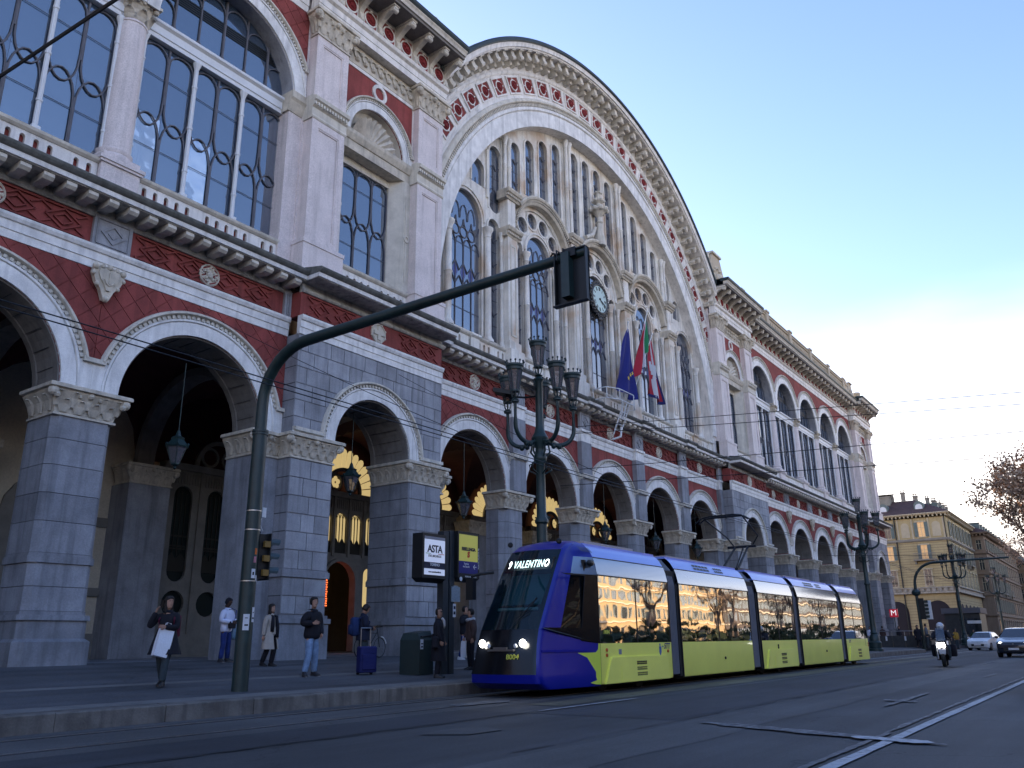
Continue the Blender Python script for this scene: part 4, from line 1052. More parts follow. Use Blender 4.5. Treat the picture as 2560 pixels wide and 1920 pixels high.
# brackets and eaves of the arch
if True:
    b = MB(); b.box(-.15, .15, -.8, .0, .0, .34); b.tube([(-.17, -.72, .0), (.17, -.72, .0)], .13, 8); b.box(-.12, .12, -.5, 0, -.28, 0); b.box(-.2, .2, -.95, 0, .34, .4)
    bm_ = b.mesh('arch_bracket', CREAM2)
for i in range(-24, 25):
    a = pi/2+radians(2.635)*(i+.5)
    if abs(18.95*cos(a)) > 15.9: continue
    o = ob('arch_bracket', bm_, BA, (CX+18.97*cos(a), YR, CZ+18.97*sin(a))); o.rotation_euler = (0, pi/2-a, 0)
m = clampring([(19.38, YR+.4), (19.38, YR-.98), (19.46, YR-1.0), (19.46, YR-1.08), (19.62, YR-1.1), (19.68, YR-1.14), (19.68, YR+.4)], 0, pi); P('arch_cornice', m, MARBLE, BA, smooth=True, auto=30)
m = MB(); m.sweep([(19.68, YR+.4), (19.68, YR-1.14), (19.74, YR-1.22), (19.86, YR-1.24), (19.95, YR-1.18), (19.95, YR+.4)], CX, CZ, radians(37), radians(143), 90); P('arch_gutter', m, COPPER, BA, smooth=True, auto=30)
m = MB(); m.sweep([(19.75, YR-.9), (19.75, 60), (19.98, 60), (19.98, YR-.9)], CX, CZ, radians(35), radians(145), 60); P('barrel_roof', m, ROOFG, BA)
rs = MB()
for i in range(0, 40):
    a = radians(38+i*104/39); rs.obox((CX+20.0*cos(a), 41, CZ+20.0*sin(a)), (cos(a), 0, sin(a)), (0, 1, 0), (-sin(a), 0, cos(a)), .05, 18.8, .03)
P('roof_seam', rs, ROOFG, BA, kind='stuff')
# ---------------- glazed screen
YT = 22.86
holes = []; info = []
def addh(p, kind): holes.append(p); info.append(kind)
def arclim(x, r): return CZ+sqrt(max(0, r*r-x*x))
for s in (-1, 1):
    addh(lancet_hole(CX+s*12.65, 1.22, 15.2, 21.3, 18), ('flank', s*12.65, 1.22, 15.2, 21.3))
    addh(lancet_hole(CX+s*10.42, .46, 15.2, 21.4, 10), ('slim', s*10.42, .46, 15.2, 21.4))
    addh(lancet_hole(CX+s*10.25, .52, 22.85, 25.7, 10, True), ('slim', s*10.25, .52, 22.4, 25.7))
    addh(lancet_hole(CX+s*11.72, .5, 23.35, 24.25, 10), ('slim', s*11.72, .5, 23.35, 24.25))
    addh(lancet_hole(CX+s*14.6, .3, 15.2, 19.2, 8), ('slim', s*14.6, .3, 15.2, 19.2))
for c in (-6.3, 0, 6.3):
    addh(lancet_hole(CX+c, 1.15, 15.2, 21.3, 18), ('main', c, 1.15, 15.2, 21.3))
    for s in (-1, 1): addh(lancet_hole(CX+c+s*1.92, .36, 15.2, 21.2, 8), ('slim', c+s*1.92, .36, 15.2, 21.2))
    for a in (42, 74, 106, 138):
        addh(ell(CX+c+2.0*cos(radians(a)), 21.35+2.0*sin(radians(a)), .45, .45, 16), ('rose', c+2.0*cos(radians(a)), 21.35+2.0*sin(radians(a))))
    for o in (-2.1, -.7, .7, 2.1):
        x = c+o; zt = arclim(abs(x)+.25, 14.95)-.5; zb = 21.5+sqrt(3.3**2-o*o)
        addh(lancet_hole(CX+x, .43, zb, zt, 10), ('slim', x, .43, zb, zt))
half = [(CX-15.6, 13.7), (CX+15.6, 13.7)]+[(CX+15.6*cos(pi*i/60), CZ+15.6*sin(pi*i/60)) for i in range(61)]
m = MB(); m.prism_y([half]+holes, YT, YT+.15); SCR = P('glazed_screen_wall', m, MARBLE2, BA)
# raised edge rings round the openings
e = MB()
for p, k in zip(holes, info):
    if k[0] == 'rose':
        e.sweep([(.45, YT+.02), (.45, YT-.06), (.56, YT-.06), (.56, YT+.02)], CX+k[1], k[2], 0, 2*pi, 18)
    else:
        _, x, hw, z0, zs = k; t = .14 if hw > .6 else .09
        e.sweep([(hw, YT+.02), (hw, YT-.07), (hw+t, YT-.07), (hw+t, YT+.02)], CX+x, zs, 0, pi, 16)
        if hw > .6: e.sweep([(hw+t, YT+.02), (hw+t, YT-.13), (hw+t+.09, YT-.13), (hw+t+.09, YT+.02)], CX+x, zs, 0, pi, 16)
        for s in (-1, 1): a, b = sorted((CX+x+s*hw, CX+x+s*(hw+t))); e.box(a, b, YT-.068, YT+.02, z0, zs)
P('opening_mouldings', e, MARBLE2, SCR, kind='stuff')
# panes and leading
for p, k in zip(holes, info):
    g = MB(); g.prism_y([p], YT+.135, YT+.16); w = P('window', g, GLASSB, SCR)
    L = MB(); y = YT+.105
    if k[0] == 'rose':
        for a in range(4): t = a*pi/2+pi/4; L.sweep([(.13, y), (.13, y+.02), (.16, y+.02), (.16, y)], CX+k[1]+.22*cos(t), k[2]+.22*sin(t), 0, 2*pi, 10)
    else:
        _, x, hw, z0, zs = k; ox = CX+x
        if hw > .6:
            n = 4; st = 2*hw/n
            for i in range(1, n): xx = -hw+i*st; L.tube([(ox+xx, y, z0), (ox+xx, y, zs-1.8)], .03, 4)
            for i in range(n):
                c = -hw+(i+.5)*st; a = st/2
                L.tube([(ox+c-a*cos(pi*q/6), y, zs-1.9+.55*sin(pi*q/6)) for q in range(7)], .03, 4)
                L.tube([(ox+c-a*cos(pi*q/6), y, zs-.35-.55*sin(pi*q/6)) for q in range(7)], .03, 4)
                for q in (2.3, 3.35): 
                    if z0 < 16: L.tube([(ox+c-a, y, z0+q), (ox+c, y, z0+q-.42), (ox+c+a, y, z0+q)] if q > 3 else [(ox+c-a, y, z0+q-.1), (ox+c, y, z0+q+.35), (ox+c+a, y, z0+q-.1)], .035, 4)
                for q in (1.0, 4.4): L.tube([(ox+c-a, y, z0+q), (ox+c+a, y, z0+q)], .014, 4)
            for i in range(3):
                c = -hw+(i+1)*st
                L.sweep([(st*.42, y-.01), (st*.42, y+.02), (st*.42+.05, y+.02), (st*.42+.05, y-.01)], ox+c, zs-1.05, 0, 2*pi, 12)
                L.tube([(ox+c*.98-.28*cos(pi*q/6), y, zs-.45+.8*sin(pi*q/6)+.1) for q in range(7)], .025, 4)
        else:
            L.tube([(ox, y, z0), (ox, y, zs-.5)], .022, 4)
            for q in range(1, int((zs-z0)/1.3)+1):
                zz = zs-1.35*q+.6
                if zz > z0+.3:
                    L.tube([(ox-hw, y, zz+.25), (ox-hw*.5, y, zz), (ox, y, zz+.25), (ox+hw*.5, y, zz), (ox+hw, y, zz+.25)], .03, 4)
                    L.tube([(ox-hw, y, zz-.5), (ox+hw, y, zz-.5)], .012, 4)
    P('leading', L, LEAD, w)
# blue diamond panes
dmm = mat('blue_stained_glass', (.09, .10, .28), .25, .1)
for x in (-12.65, -6.3, 0, 6.3, 12.65):
    hw = 1.2 if abs(x) > 12 else 1.13; st = hw*2/4
    g = MB()
    for i in range(1, 4):
        c = CX+x-hw+i*st; g.add([(c-.2, YT+.125, 18.07), (c, YT+.125, 17.6), (c+.2, YT+.125, 18.07), (c, YT+.125, 18.55)], [(0, 1, 2, 3)])
    P('blue_pane', g, dmm, SCR)
# colonnettes
def colonn(x, z0, z1, r=.13, y=None, capm=True):
    m = MB(); h = z1-z0
    m.lathe([(r*1.7, 0), (r*1.7, .12), (r*1.2, .25), (r, .35), (r, h*.5-.05), (r*1.25, h*.5), (r, h*.5+.05), (r*.95, h-.55), (r*1.15, h-.52), (r*1.0, h-.47), (r*1.25, h-.25), (r*1.7, h-.12), (r*1.7, h)], seg=12)
    P('colonnette', m, MARBLE2, BA, (CX+x, y or YT-.2, z0), smooth=True, auto=45)
for s in (-1, 1):
    colonn(s*11.12, 14.9, 21.0, .17); colonn(s*14.15, 14.9, 20.2, .17); colonn(s*9.98, 14.9, 21.2, .1)
for c in (-6.3, 0, 6.3):
    for s in (-1, 1): colonn(c+s*1.43, 14.9, 21.0, .15); colonn(c+s*2.42, 14.9, 21.0, .1)
    for o in (-1.4, 0, 1.4):
        pass
for x in (-9.45, -3.15, 3.15, 9.45):
    for s in (-.2, .2): 
        zt = arclim(abs(x)+.3, 15.3)
        colonn(x+s, 23.7, zt, .11, YT-.25)
    m = MB(); m.box(-.34, .34, YT-.12, YT+.05, 23.6, zt-.05); P('mullion_pier', m, MARBLE2, BA, (CX+x, 0, 0))
for s in (-1, 1):
    m = MB(); m.box(-.07, .07, YT-.1, YT+.02, 22.9, 25.7); P('mullion_pier', m, MARBLE2, BA, (CX+s*10.95, 0, 0))
# piers of the three porches
for x in (-9.45, -3.15, 3.15, 9.45):
    yf = 22.3
    m = MB(); m.box(-.42, .42, yf, YT+.02, 14.9, 21.0); m.box(-.34, .34, yf+.05, YT, 21.5, 23.2); m.box(-.6, .6, yf-.25, YT, 13.7, 14.82)
    m.box(-.5, .5, yf-.1, YT, 14.82, 15.3)
    p = P('porch_pier', m, MARBLE2, BA, (CX+x, 0, 0))
    c = MB()
    for zb in (21.0, 23.2):
        c.extr_x([(YT, zb), (yf-.02, zb), (yf-.06, zb+.1), (yf-.06, zb+.24), (yf-.2, zb+.3), (yf-.26, zb+.42), (yf-.26, zb+.5), (YT, zb+.5)], -.62, .62)
        k = -.58
        while k < .55: c.box(k, k+.07, yf-.16, yf-.05, zb+.11, zb+.23); k += .14
    P('capital', c, CREAM, p)
    f = MB(); f.prism_y([[(-.24, 15.6), (.24, 15.6), (.24, 20.6), (-.24, 20.6)], [(-.16, 15.7), (.16, 15.7), (.16, 20.5), (-.16, 20.5)]], yf-.03, yf); P('sunk_panel', f, CREAM2, p)
for c in (-6.3, 0, 6.3):
    yf = 22.42
    m = MB(); m.sweep([(2.62, YT), (2.62, yf), (2.72, yf-.06), (2.76, yf-.06), (2.76, YT)], CX+c, 21.55, radians(8), radians(172), 36)
    m.sweep([(2.9, YT), (2.9, yf-.16), (3.0, yf-.2), (3.1, yf-.16), (3.12, YT)], CX+c, 21.55, radians(36), radians(144), 30)
    m.sweep([(2.76, YT), (2.76, yf+.0), (2.9, yf+.0), (2.9, YT)], CX+c, 21.55, radians(10), radians(170), 36)
    p = P('porch_arch', m, CREAM, BA, smooth=True, auto=30)
    d = MB(); dent_ring(d, CX+c, 21.55, 2.775, 2.885, yf-.12, yf, radians(12), radians(168), 62, .55); P('dentil_course', d, CREAM, p, kind='stuff')
    m = MB(); m.sweep([(2.4, YT+.02), (2.4, YT-.1), (2.62, YT-.1), (2.62, YT+.02)], CX+c, 21.55, 0, pi, 30); P('inner_rib', m, MARBLE2, p)
# finial above the clock
f = MB(); f.tube([(CX-1.5, 22.5, 24.45), (CX-.7, 22.5, 24.9), (CX-.25, 22.5, 25.6)], [.12, .14, .1], 8); f.tube([(CX+1.5, 22.5, 24.45), (CX+.7, 22.5, 24.9), (CX+.25, 22.5, 25.6)], [.12, .14, .1], 8)
f.lathe([(.35, 24.4), (.3, 25.0), (.18, 25.5), (.16, 25.9), (.24, 26.0), (.13, 26.1), (.13, 26.35), (.3, 26.6), (.5, 26.85), (.42, 26.95), (.15, 27.0), (.17, 27.3), (.34, 27.45), (.36, 27.55), (.14, 27.62), (.16, 28.0), (.24, 28.1), (.05, 28.2)], (CX, 22.35, 0), 12)
for z, r, n in ((26.85, .5, 8), (27.5, .34, 6), (28.05, .22, 6)):
    for k in range(n): a = 2*pi*k/n; f.ball((CX+r*cos(a), 22.35+r*sin(a), z), r*.34, 6, 4)
P('finial', f, CREAM2, BA)
# dark gallery behind the glass
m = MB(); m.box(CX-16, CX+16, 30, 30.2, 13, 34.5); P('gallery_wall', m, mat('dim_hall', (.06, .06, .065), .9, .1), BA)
for x0, x1 in ((CX-15.35, CX-9.95), (CX-8.95, CX-3.65), (CX-2.65, CX+2.65), (CX+3.65, CX+8.95), (CX+9.95, CX+15.35)):
    slot_wall(x0, x1, 22.42, col=MARBLE2)
for x in (-15.2, -12.5, -6.3, 0, 6.3, 12.5, 15.2):
    m = MB(); m.box(-.32, .32, -.08, .3, 13.6, 14.66); m.extr_x([(.3, 14.66), (-.1, 14.66), (-.2, 14.73), (-.2, 14.83), (.3, 14.83)], -.36, .36); P('rail_post', m, MARBLE2, ST, (CX+x, 22.42, 0))
# ---------------- clock
CK = ob('wall_clock', None, None, (CX, 22.6, 20.92), label='round station clock with roman numerals in the middle arched window', cat='clock')
m = MB(); m.sweep([(.84, .12), (.84, -.06), (.9, -.1), (.97, -.06), (.97, .12)], 0, 0, 0, 2*pi, 36)
for k in range(28):
    a = 2*pi*k/28; m.ball((1.06*cos(a), .0, 1.06*sin(a)), .085, 6, 4); m.ball((1.16*cos(a+.1), .02, 1.16*sin(a+.1)), .05, 5, 3)
m.ball((0, 0, -1.3), .14, 8, 5)
P('clock_rim', m, mat('bronze_rim', (.10, .10, .10), .5, .3, 5, metal=.4), CK)
m = MB(); m.prism_y([ell(0, 0, .85, .85, 36)], -.03, .05); P('clock_face', m, mat('clock_enamel', (.52, .66, .62), .4, .08, 3), CK)
nm = MB()
NUM = ['XII', 'I', 'II', 'III', 'IIII', 'V', 'VI', 'VII', 'VIII', 'IX', 'X', 'XI']
for i, t in enumerate(NUM):
    a = pi/2-i*pi/6; r = .66; cx, cz = r*cos(a), r*sin(a); ux, uz = cos(a), sin(a); px, pz = uz, -ux
    wd = {'I': .05, 'V': .1, 'X': .1}; tot = sum(wd[c] for c in t); pos = -tot/2
    for c in t:
        q = pos+wd[c]/2; pos += wd[c]
        def st(a1, b1, a2, b2, w=.012):
            A = Vector((cx+px*a1+ux*b1, 0, cz+pz*a1+uz*b1)); B = Vector((cx+px*a2+ux*b2, 0, cz+pz*a2+uz*b2)); d = (B-A); L_ = d.length/2; d.normalize()
            nm.obox(((A.x+B.x)/2, -.035, (A.z+B.z)/2), d, (0, 1, 0), (-d.z, 0, d.x), L_, .006, w)
        if c == 'I': st(q, -.11, q, .11, .014)
        if c == 'V': st(q-.035, .11, q, -.11, .014); st(q+.035, .11, q, -.11, .008)
        if c == 'X': st(q-.035, .11, q+.035, -.11, .014); st(q+.035, .11, q-.035, -.11, .008)
P('numerals', nm, BLACK, CK)
h = MB()
for a, L_ in ((pi/2-radians(127), .42), (pi/2-radians(112), .66)): h.obox((L_/2*cos(a), -.05, L_/2*sin(a)), (cos(a), 0, sin(a)), (0, 1, 0), (-sin(a), 0, cos(a)), L_/2+.05, .008, .028)
h.ball((0, -.05, 0), .07, 8, 5); P('hand', h, BLACK, CK)
# ================================================================== GROUND
def asphalt(name, col, dark=.6):
    m = bpy.data.materials.new(name); m.use_nodes = True; n = m.node_tree.nodes; L = m.node_tree.links; b = n['Principled BSDF']
    b.inputs['Roughness'].default_value = .72; b.inputs['Specular IOR Level'].default_value = .35
    geo = n.new('ShaderNodeNewGeometry')
    def noise_(sc, det, vec=None, rough=.55):
        t = n.new('ShaderNodeTexNoise'); t.inputs['Scale'].default_value = sc; t.inputs['Detail'].default_value = det; t.inputs['Roughness'].default_value = rough
        L.new(vec or geo.outputs['Position'], t.inputs['Vector']); return t.outputs[0]
    def rng(v, a, b_, c, d):
        r = n.new('ShaderNodeMapRange'); r.inputs[1].default_value = a; r.inputs[2].default_value = b_; r.inputs[3].default_value = c; r.inputs[4].default_value = d
        L.new(v, r.inputs[0]); return r.outputs[0]
    def mul(a, b_):
        x = n.new('ShaderNodeMath'); x.operation = 'MULTIPLY'; L.new(a, x.inputs[0]); L.new(b_, x.inputs[1]); return x.outputs[0]
    mp = n.new('ShaderNodeMapping'); mp.inputs['Scale'].default_value = (.06, 1.1, 1); L.new(geo.outputs['Position'], mp.inputs[0])
    a = rng(noise_(.35, 4), .3, .7, .72, 1.25); c = rng(noise_(1.3, 3, mp.outputs[0]), .35, .65, .8, 1.22); d = rng(noise_(26, 3), .3, .7, .8, 1.2); e = rng(noise_(120, 2), .35, .68, .72, 1.3)
    v = mul(mul(a, c), mul(d, e))
    vr = n.new('ShaderNodeTexVoronoi'); vr.feature = 'DISTANCE_TO_EDGE'; vr.inputs['Scale'].default_value = .16; 
    dn = n.new('ShaderNodeTexNoise'); dn.inputs['Scale'].default_value = 1.4; dn.inputs['Detail'].default_value = 5; L.new(geo.outputs['Position'], dn.inputs['Vector'])
    vm = n.new('ShaderNodeVectorMath'); vm.operation = 'MULTIPLY_ADD'; L.new(dn.outputs['Color'], vm.inputs[0]); vm.inputs[1].default_value = (1.6, 1.6, 0); L.new(geo.outputs['Position'], vm.inputs[2])
    L.new(vm.outputs[0], vr.inputs['Vector'])
    ck = rng(vr.outputs['Distance'], 0, .0035, .45, 1)
    v = mul(v, ck)
    mx = n.new('ShaderNodeMix'); mx.data_type = 'RGBA'; mx.blend_type = 'MULTIPLY'; mx.inputs[0].default_value = 1; mx.inputs[6].default_value = tuple(col)+(1,); L.new(v, mx.inputs[7])
    L.new(mx.outputs[2], b.inputs['Base Color'])
    bp = n.new('ShaderNodeBump'); bp.inputs['Strength'].default_value = .5; bp.inputs['Distance'].default_value = .01
    L.new(noise_(90, 3), bp.inputs['Height']); L.new(bp.outputs[0], b.inputs['Normal'])
    MATS[name] = m; return m
ASP = asphalt('asphalt', (.054, .056, .060)); ASP2 = asphalt('older_asphalt', (.078, .079, .080)); ASP3 = asphalt('fresh_asphalt_patch', (.036, .039, .046))
PAVE = asphalt('pavement_asphalt', (.080, .083, .090)); WORN = asphalt('worn_yellowish_strip', (.115, .105, .07))
KERB = mat('kerb_granite', (.17, .155, .14), .85, .4, 1.8, .3, 30, streak=.7)
KTOP = mat('kerb_top_stone', (.17, .165, .16), .85, .25, 1.5, .2, 30)
def paint(name, col, thr=.5, sc=7.):
    m = bpy.data.materials.new(name); m.use_nodes = True; n = m.node_tree.nodes; L = m.node_tree.links; b = n['Principled BSDF']; b.inputs['Roughness'].default_value = .7
    geo = n.new('ShaderNodeNewGeometry'); t = n.new('ShaderNodeTexNoise'); t.inputs['Scale'].default_value = sc; t.inputs['Detail'].default_value = 8; t.inputs['Roughness'].default_value = .75
    L.new(geo.outputs['Position'], t.inputs['Vector']); r = n.new('ShaderNodeMapRange'); r.inputs[1].default_value = thr-.08; r.inputs[2].default_value = thr+.1
    L.new(t.outputs[0], r.inputs[0]); mx = n.new('ShaderNodeMix'); mx.data_type = 'RGBA'; mx.inputs[6].default_value = (.06, .063, .07, 1); mx.inputs[7].default_value = tuple(col)+(1,)
    L.new(r.outputs[0], mx.inputs[0]); L.new(mx.outputs[2], b.inputs['Base Color']); MATS[name] = m; return m
PW = paint('worn_white_line', (.42, .43, .45), .40); PW2 = paint('very_worn_white_line', (.26, .27, .28), .55); PW3 = paint('ghost_line', (.14, .145, .155), .5, 4)
def sheet(name, pts, z, m, kind='structure'):
    g = MB(); g.add([(x, y, z) for x, y in pts], [tuple(range(len(pts)))]); me = g.mesh(name, m); o = ob(name, me, None, kind=kind)
    if me.polygons[0].normal.z < 0: me.flip_normals()
    return o
sheet('ground', [(-700, -900), (2500, -900), (2500, 1500), (-700, 1500)], -.03, ASP2)
sheet('road', [(-60, -16), (600, -16), (600, 12.76), (-60, 12.76)], 0.0, ASP)
sheet('road_crossing', [(70, 12.76), (150, 12.76), (150, 90), (70, 90)], .001, ASP)
def strip(x0, x1, ya, yb, n, seed, w, amp=.03):
    rnd = random.Random(seed); top = []; bot = []
    for i in range(n+1):
        t = i/n; x = x0+(x1-x0)*t; y = ya+(yb-ya)*t
        top.append((x, y+w/2+rnd.uniform(-amp, amp))); bot.append((x, y-w/2+rnd.uniform(-amp, amp)))
    return bot+top[::-1]
def ribbon(name, pts, z, m):
    g = MB(); k = len(pts)//2; b, t = pts[:k], pts[k:][::-1]
    g.add([(x, y, z) for x, y in b]+[(x, y, z) for x, y in t], [(i, i+1, k+i+1, k+i) for i in range(k-1)])
    return ob(name, g.mesh(name, m), None, kind='structure')
# trackbed strip, seams, patches
ribbon('track_bed', strip(-60, 150, 11.35, 11.35, 160, 1, 2.75, .05), .004, ASP2)
ribbon('asphalt_band', strip(-10, 12.4, 9.35, 9.3, 30, 2, 1.35, .04), .008, ASP3)
ribbon('asphalt_band', strip(12.4, 90, 7.2, 7.3, 90, 3, 2.6, .06), .004, ASP3)
ribbon('worn_strip', strip(14, 60, 9.35, 9.35, 70, 4, .75, .08), .008, WORN)
ribbon('worn_strip', strip(40, 70, 10.3, 10.3, 40, 14, .5, .08), .012, WORN)
ribbon('road_seam', strip(3, 18, 8.6, 8.56, 60, 5, .035, .018), .012, ASP3)
ribbon('road_seam', strip(8, 40, 5.75, 5.85, 60, 6, .03, .02), .012, ASP3)
ribbon('old_asphalt_strip', strip(6, 60, 5.0, 5.2, 60, 16, 1.1, .07), .004, ASP2)
sheet('repair_patch', [(8.86, 7.86), (9.5, 7.98), (10.1, 7.75), (9.9, 7.25), (9.2, 7.3)], .012, ASP2)
# painted lines
ribbon('lane_line', strip(4, 60, 2.52, 2.55, 120, 7, .13, .008), .016, PW)
ribbon('double_lane_line', strip(7.0, 12.0, 2.72, 2.73, 30, 18, .08, .015), .016, PW3)
ribbon('double_lane_line', strip(12.0, 44, 2.76, 2.76, 90, 8, .075, .022), .016, PW2)
def quadline(name, a, b, w, m, n=18, seed=1, z=.020):
    rnd = random.Random(seed); ax, ay = a; bx, by = b; L_ = sqrt((bx-ax)**2+(by-ay)**2); ux, uy = (bx-ax)/L_, (by-ay)/L_; px, py = -uy, ux; lo, hi = [], []
    for i in range(n+1):
        t = i/n; e = min(1, 6*min(t, 1-t)+.25); x, y = ax+(bx-ax)*t, ay+(by-ay)*t
        q = w/2*e+rnd.uniform(-w*.12, w*.12); lo.append((x-px*q, y-py*q)); hi.append((x+px*q, y+py*q))
    return ribbon(name, lo+hi[::-1], z, m)
quadline('stop_line', (12.15, 5.3), (10.95, 1.9), .34, PW2, 30, 2)
quadline('stop_line', (11.25, 3.0), (11.0, 2.05), .30, PW, 14, 3, .024)
quadline('lane_arrow', (16.3, 3.74), (20.6, 3.78), .13, PW2, 16, 4); quadline('lane_arrow', (18.0, 4.1), (17.6, 3.45), .2, PW2, 10, 5, .024)
quadline('lane_dash', (29.0, 3.75), (31.6, 3.72), .12, PW2, 10, 6); quadline('lane_dash', (41.3, 5.4), (46.5, 5.45), .12, PW2, 10, 7)
quadline('edge_line', (12.7, 8.56), (16.4, 8.56), .07, PW, 10, 8); quadline('edge_line', (17.5, 8.56), (52, 8.6), .06, PW3, 60, 9)
quadline('edge_line', (48, 11.9), (71, 12.15), .12, PW, 30, 10); quadline('edge_line', (52, 10.1), (70, 10.1), .25, PW2, 30, 11)
quadline('edge_line', (13.0, 10.7), (14.6, 10.6), .5, PW3, 10, 12)
for x in (84, 88.5, 93): quadline('crossing_stripe', (x, 3), (x, 12), .5, PW3, 10, int(x))
STEEL = mat('rail_steel', (.30, .31, .33), .32, .2, 4, metal=.9)
for y in (12.09, 10.62):
    g = MB(); g.box(-60, 320, y-.03, y+.03, 0, .013); ob('tram_rail', g.mesh('tram_rail', STEEL), None, kind='structure')
    g = MB(); g.box(-60, 320, y-.085, y-.032, 0, .0075); ob('rail_groove', g.mesh('rail_groove', ASP3), None, kind='structure')
# pavement, sloping up gently to the arcade
XK = 71.3
g = MB(); g.add([(-60, 13.03, .272), (XK, 13.03, .272), (XK, 21.7, .705), (-60, 21.7, .705), (-60, 23.6, .72), (XK, 23.6, .72)], [(0, 1, 2, 3), (3, 2, 5, 4)])
g.add([(XK, 13.03, .272), (XK, 21.7, .705), (XK, 23.6, .72), (XK, 23.6, -.03), (XK, 13.03, -.03)], [(4, 0, 1, 2, 3)])
ob('pavement', g.mesh('pavement', PAVE), None, kind='structure')
g = MB(); g.add([(XK+.001, 14.4, .30), (108, 14.4, .30), (108, 40, .45), (XK+.001, 40, .45)], [(0, 1, 2, 3)]); g.add([(XK+.001, 14.4, -.02), (108, 14.4, -.02), (108, 14.4, .3), (XK+.001, 14.4, .3)], [(0, 1, 2, 3)])
ob('pavement', g.mesh('pavement', PAVE), None, kind='structure')
def pz(y): return .272+.05*(min(y, 21.7)-13.03)
g = MB(); n = 40
rnd = random.Random(9); ys0 = [16.0+rnd.uniform(-.03, .03) for i in range(n+1)]
g.add([(-20+i*2.3, ys0[i], pz(ys0[i])+.004) for i in range(n+1)]+[(-20+i*2.3, ys0[i]+.42, pz(ys0[i]+.42)+.004) for i in range(n+1)], [(i, i+1, n+2+i, n+1+i) for i in range(n)])
ob('paler_pavement_strip', g.mesh('paler_pavement_strip', KTOP), None, kind='structure')
g = MB(); g.add([(-20, 19.6, pz(19.6)+.004), (70, 19.6, pz(19.6)+.004), (70, 21.9, pz(21.7)+.006), (-20, 21.9, pz(21.7)+.006)], [(0, 1, 2, 3)]); ob('darker_pavement_strip', g.mesh('darker_pavement_strip', PAVE), None, kind='structure')
# kerb: each stone is an object of its own
KB = ob('kerb', None, None, kind='structure')
kms = []
for k in range(5):
    rr = random.Random(k); L_ = (1.62, 1.75, 1.9, 1.5, 1.7)[k]; g = MB()
    e = .012
    g.loft([[(0.006, 12.75, -.05), (L_-.006, 12.75, -.05), (L_-.006, 13.04, -.05), (0.006, 13.04, -.05)], [(0.006, 12.75, .245), (L_-.006, 12.75, .245), (L_-.006, 13.04, .26), (0.006, 13.04, .26)], [(0.012, 12.765, .262), (L_-.012, 12.765, .262), (L_-.012, 13.03, .275), (0.012, 13.03, .275)]])
    kms.append((g.mesh('kerb_stone', KERB), L_))
x = -12; k = 0
while x < XK-.5:
    me, L_ = kms[k % 5]; o = ob('kerb_stone', me, KB, (x, rnd.uniform(-.006, .006), rnd.uniform(-.004, .004))); x += L_; k += 3 if k % 2 else 1
g = MB(); g.add([(-20, 13.03, .2765), (XK, 13.03, .2765), (XK, 13.5, .3), (-20, 13.5, .3)], [(0, 1, 2, 3)]); ob('kerb_strip', g.mesh('kerb_strip', KTOP), None, kind='structure')
# tile band in front of the arcade
# ================================================================== TRAM
def text(name, body, size, m, parent, origin, ux, uz, align='CENTER', bold=0., ext=.004, xs=1., **k):
    """flat lettering at origin, reading direction ux, up direction uz"""
    c = bpy.data.curves.new(name, 'FONT'); c.body = body; c.size = size; c.align_x = align; c.align_y = 'CENTER'; c.extrude = ext; c.offset = bold; c.resolution_u = 3
    for kk, v in k.items(): setattr(c, kk, v)
    t = bpy.data.objects.new(name, c); SC.collection.objects.link(t)
    dg = bpy.context.evaluated_depsgraph_get(); dg.update()
    me = bpy.data.meshes.new_from_object(t.evaluated_get(dg)); bpy.data.objects.remove(t)
    ux, uz = Vector(ux).normalized(), Vector(uz).normalized(); un = ux.cross(uz)
    Mx = Matrix((ux, uz, un)).transposed().to_4x4(); Mx.translation = Vector(origin); me.transform(Matrix.Diagonal((xs, 1, 1, 1))); me.transform(Mx)
    me.materials.clear(); me.materials.append(m); me.name = name
    return ob(name, me, parent)
TBLUE = mat('tram_blue_paint', (.004, .010, .26), .30, .04, 1, spec=.4, coat=.15, fine=.0)
TPALE = mat('tram_pale_blue_roof', (.20, .30, .78), .3, .04, 1, spec=.5, coat=.3, fine=.0)
TGREY = mat('tram_silver_upper_panel', (.22, .28, .36), .12, .04, 1, spec=.6, coat=.6, metal=.5, fine=.0)
TYEL = mat('tram_yellow_paint', (.95, .93, .17), .35, .06, 1, spec=.5, coat=.3, fine=.01)
TYEL2 = mat('tram_yellow_green_patch', (.70, .82, .09), .35, .03, 1, spec=.5, coat=.3, fine=.01)
TBLK = mat('tram_black_mask', (.004, .005, .008), .2, 0, spec=.35, coat=.1)
TGLS = glassmat('tram_tinted_glass', (.006, .008, .010), .22, .02, .06, tcol=(.3, .33, .36), fres=1.32)
TWIND = glassmat('tram_windscreen', (.01, .03, .04), .62, .015, .0, tcol=(.55, .72, .75), fres=1.45)
BELL = mat('bellows_rubber', (.14, .15, .18), .7, .1, 2)
BELD = mat('bellows_dark', (.01, .011, .013), .7, .1)
TR = ob('tram', None, None, (15.3, 11.32, 0), label='blue and yellow articulated tram number 8004 at the stop, headlights on', cat='tram')
OX, OY = 15.3, 11.32
LAMP = mat('headlight_glow', (1, 1, 1), .3, 0, emis=(1, .96, .85), estr=9.)
LED = mat('white_led', (1, 1, 1), .4, 0, emis=(.92, 1, .97), estr=1.6)
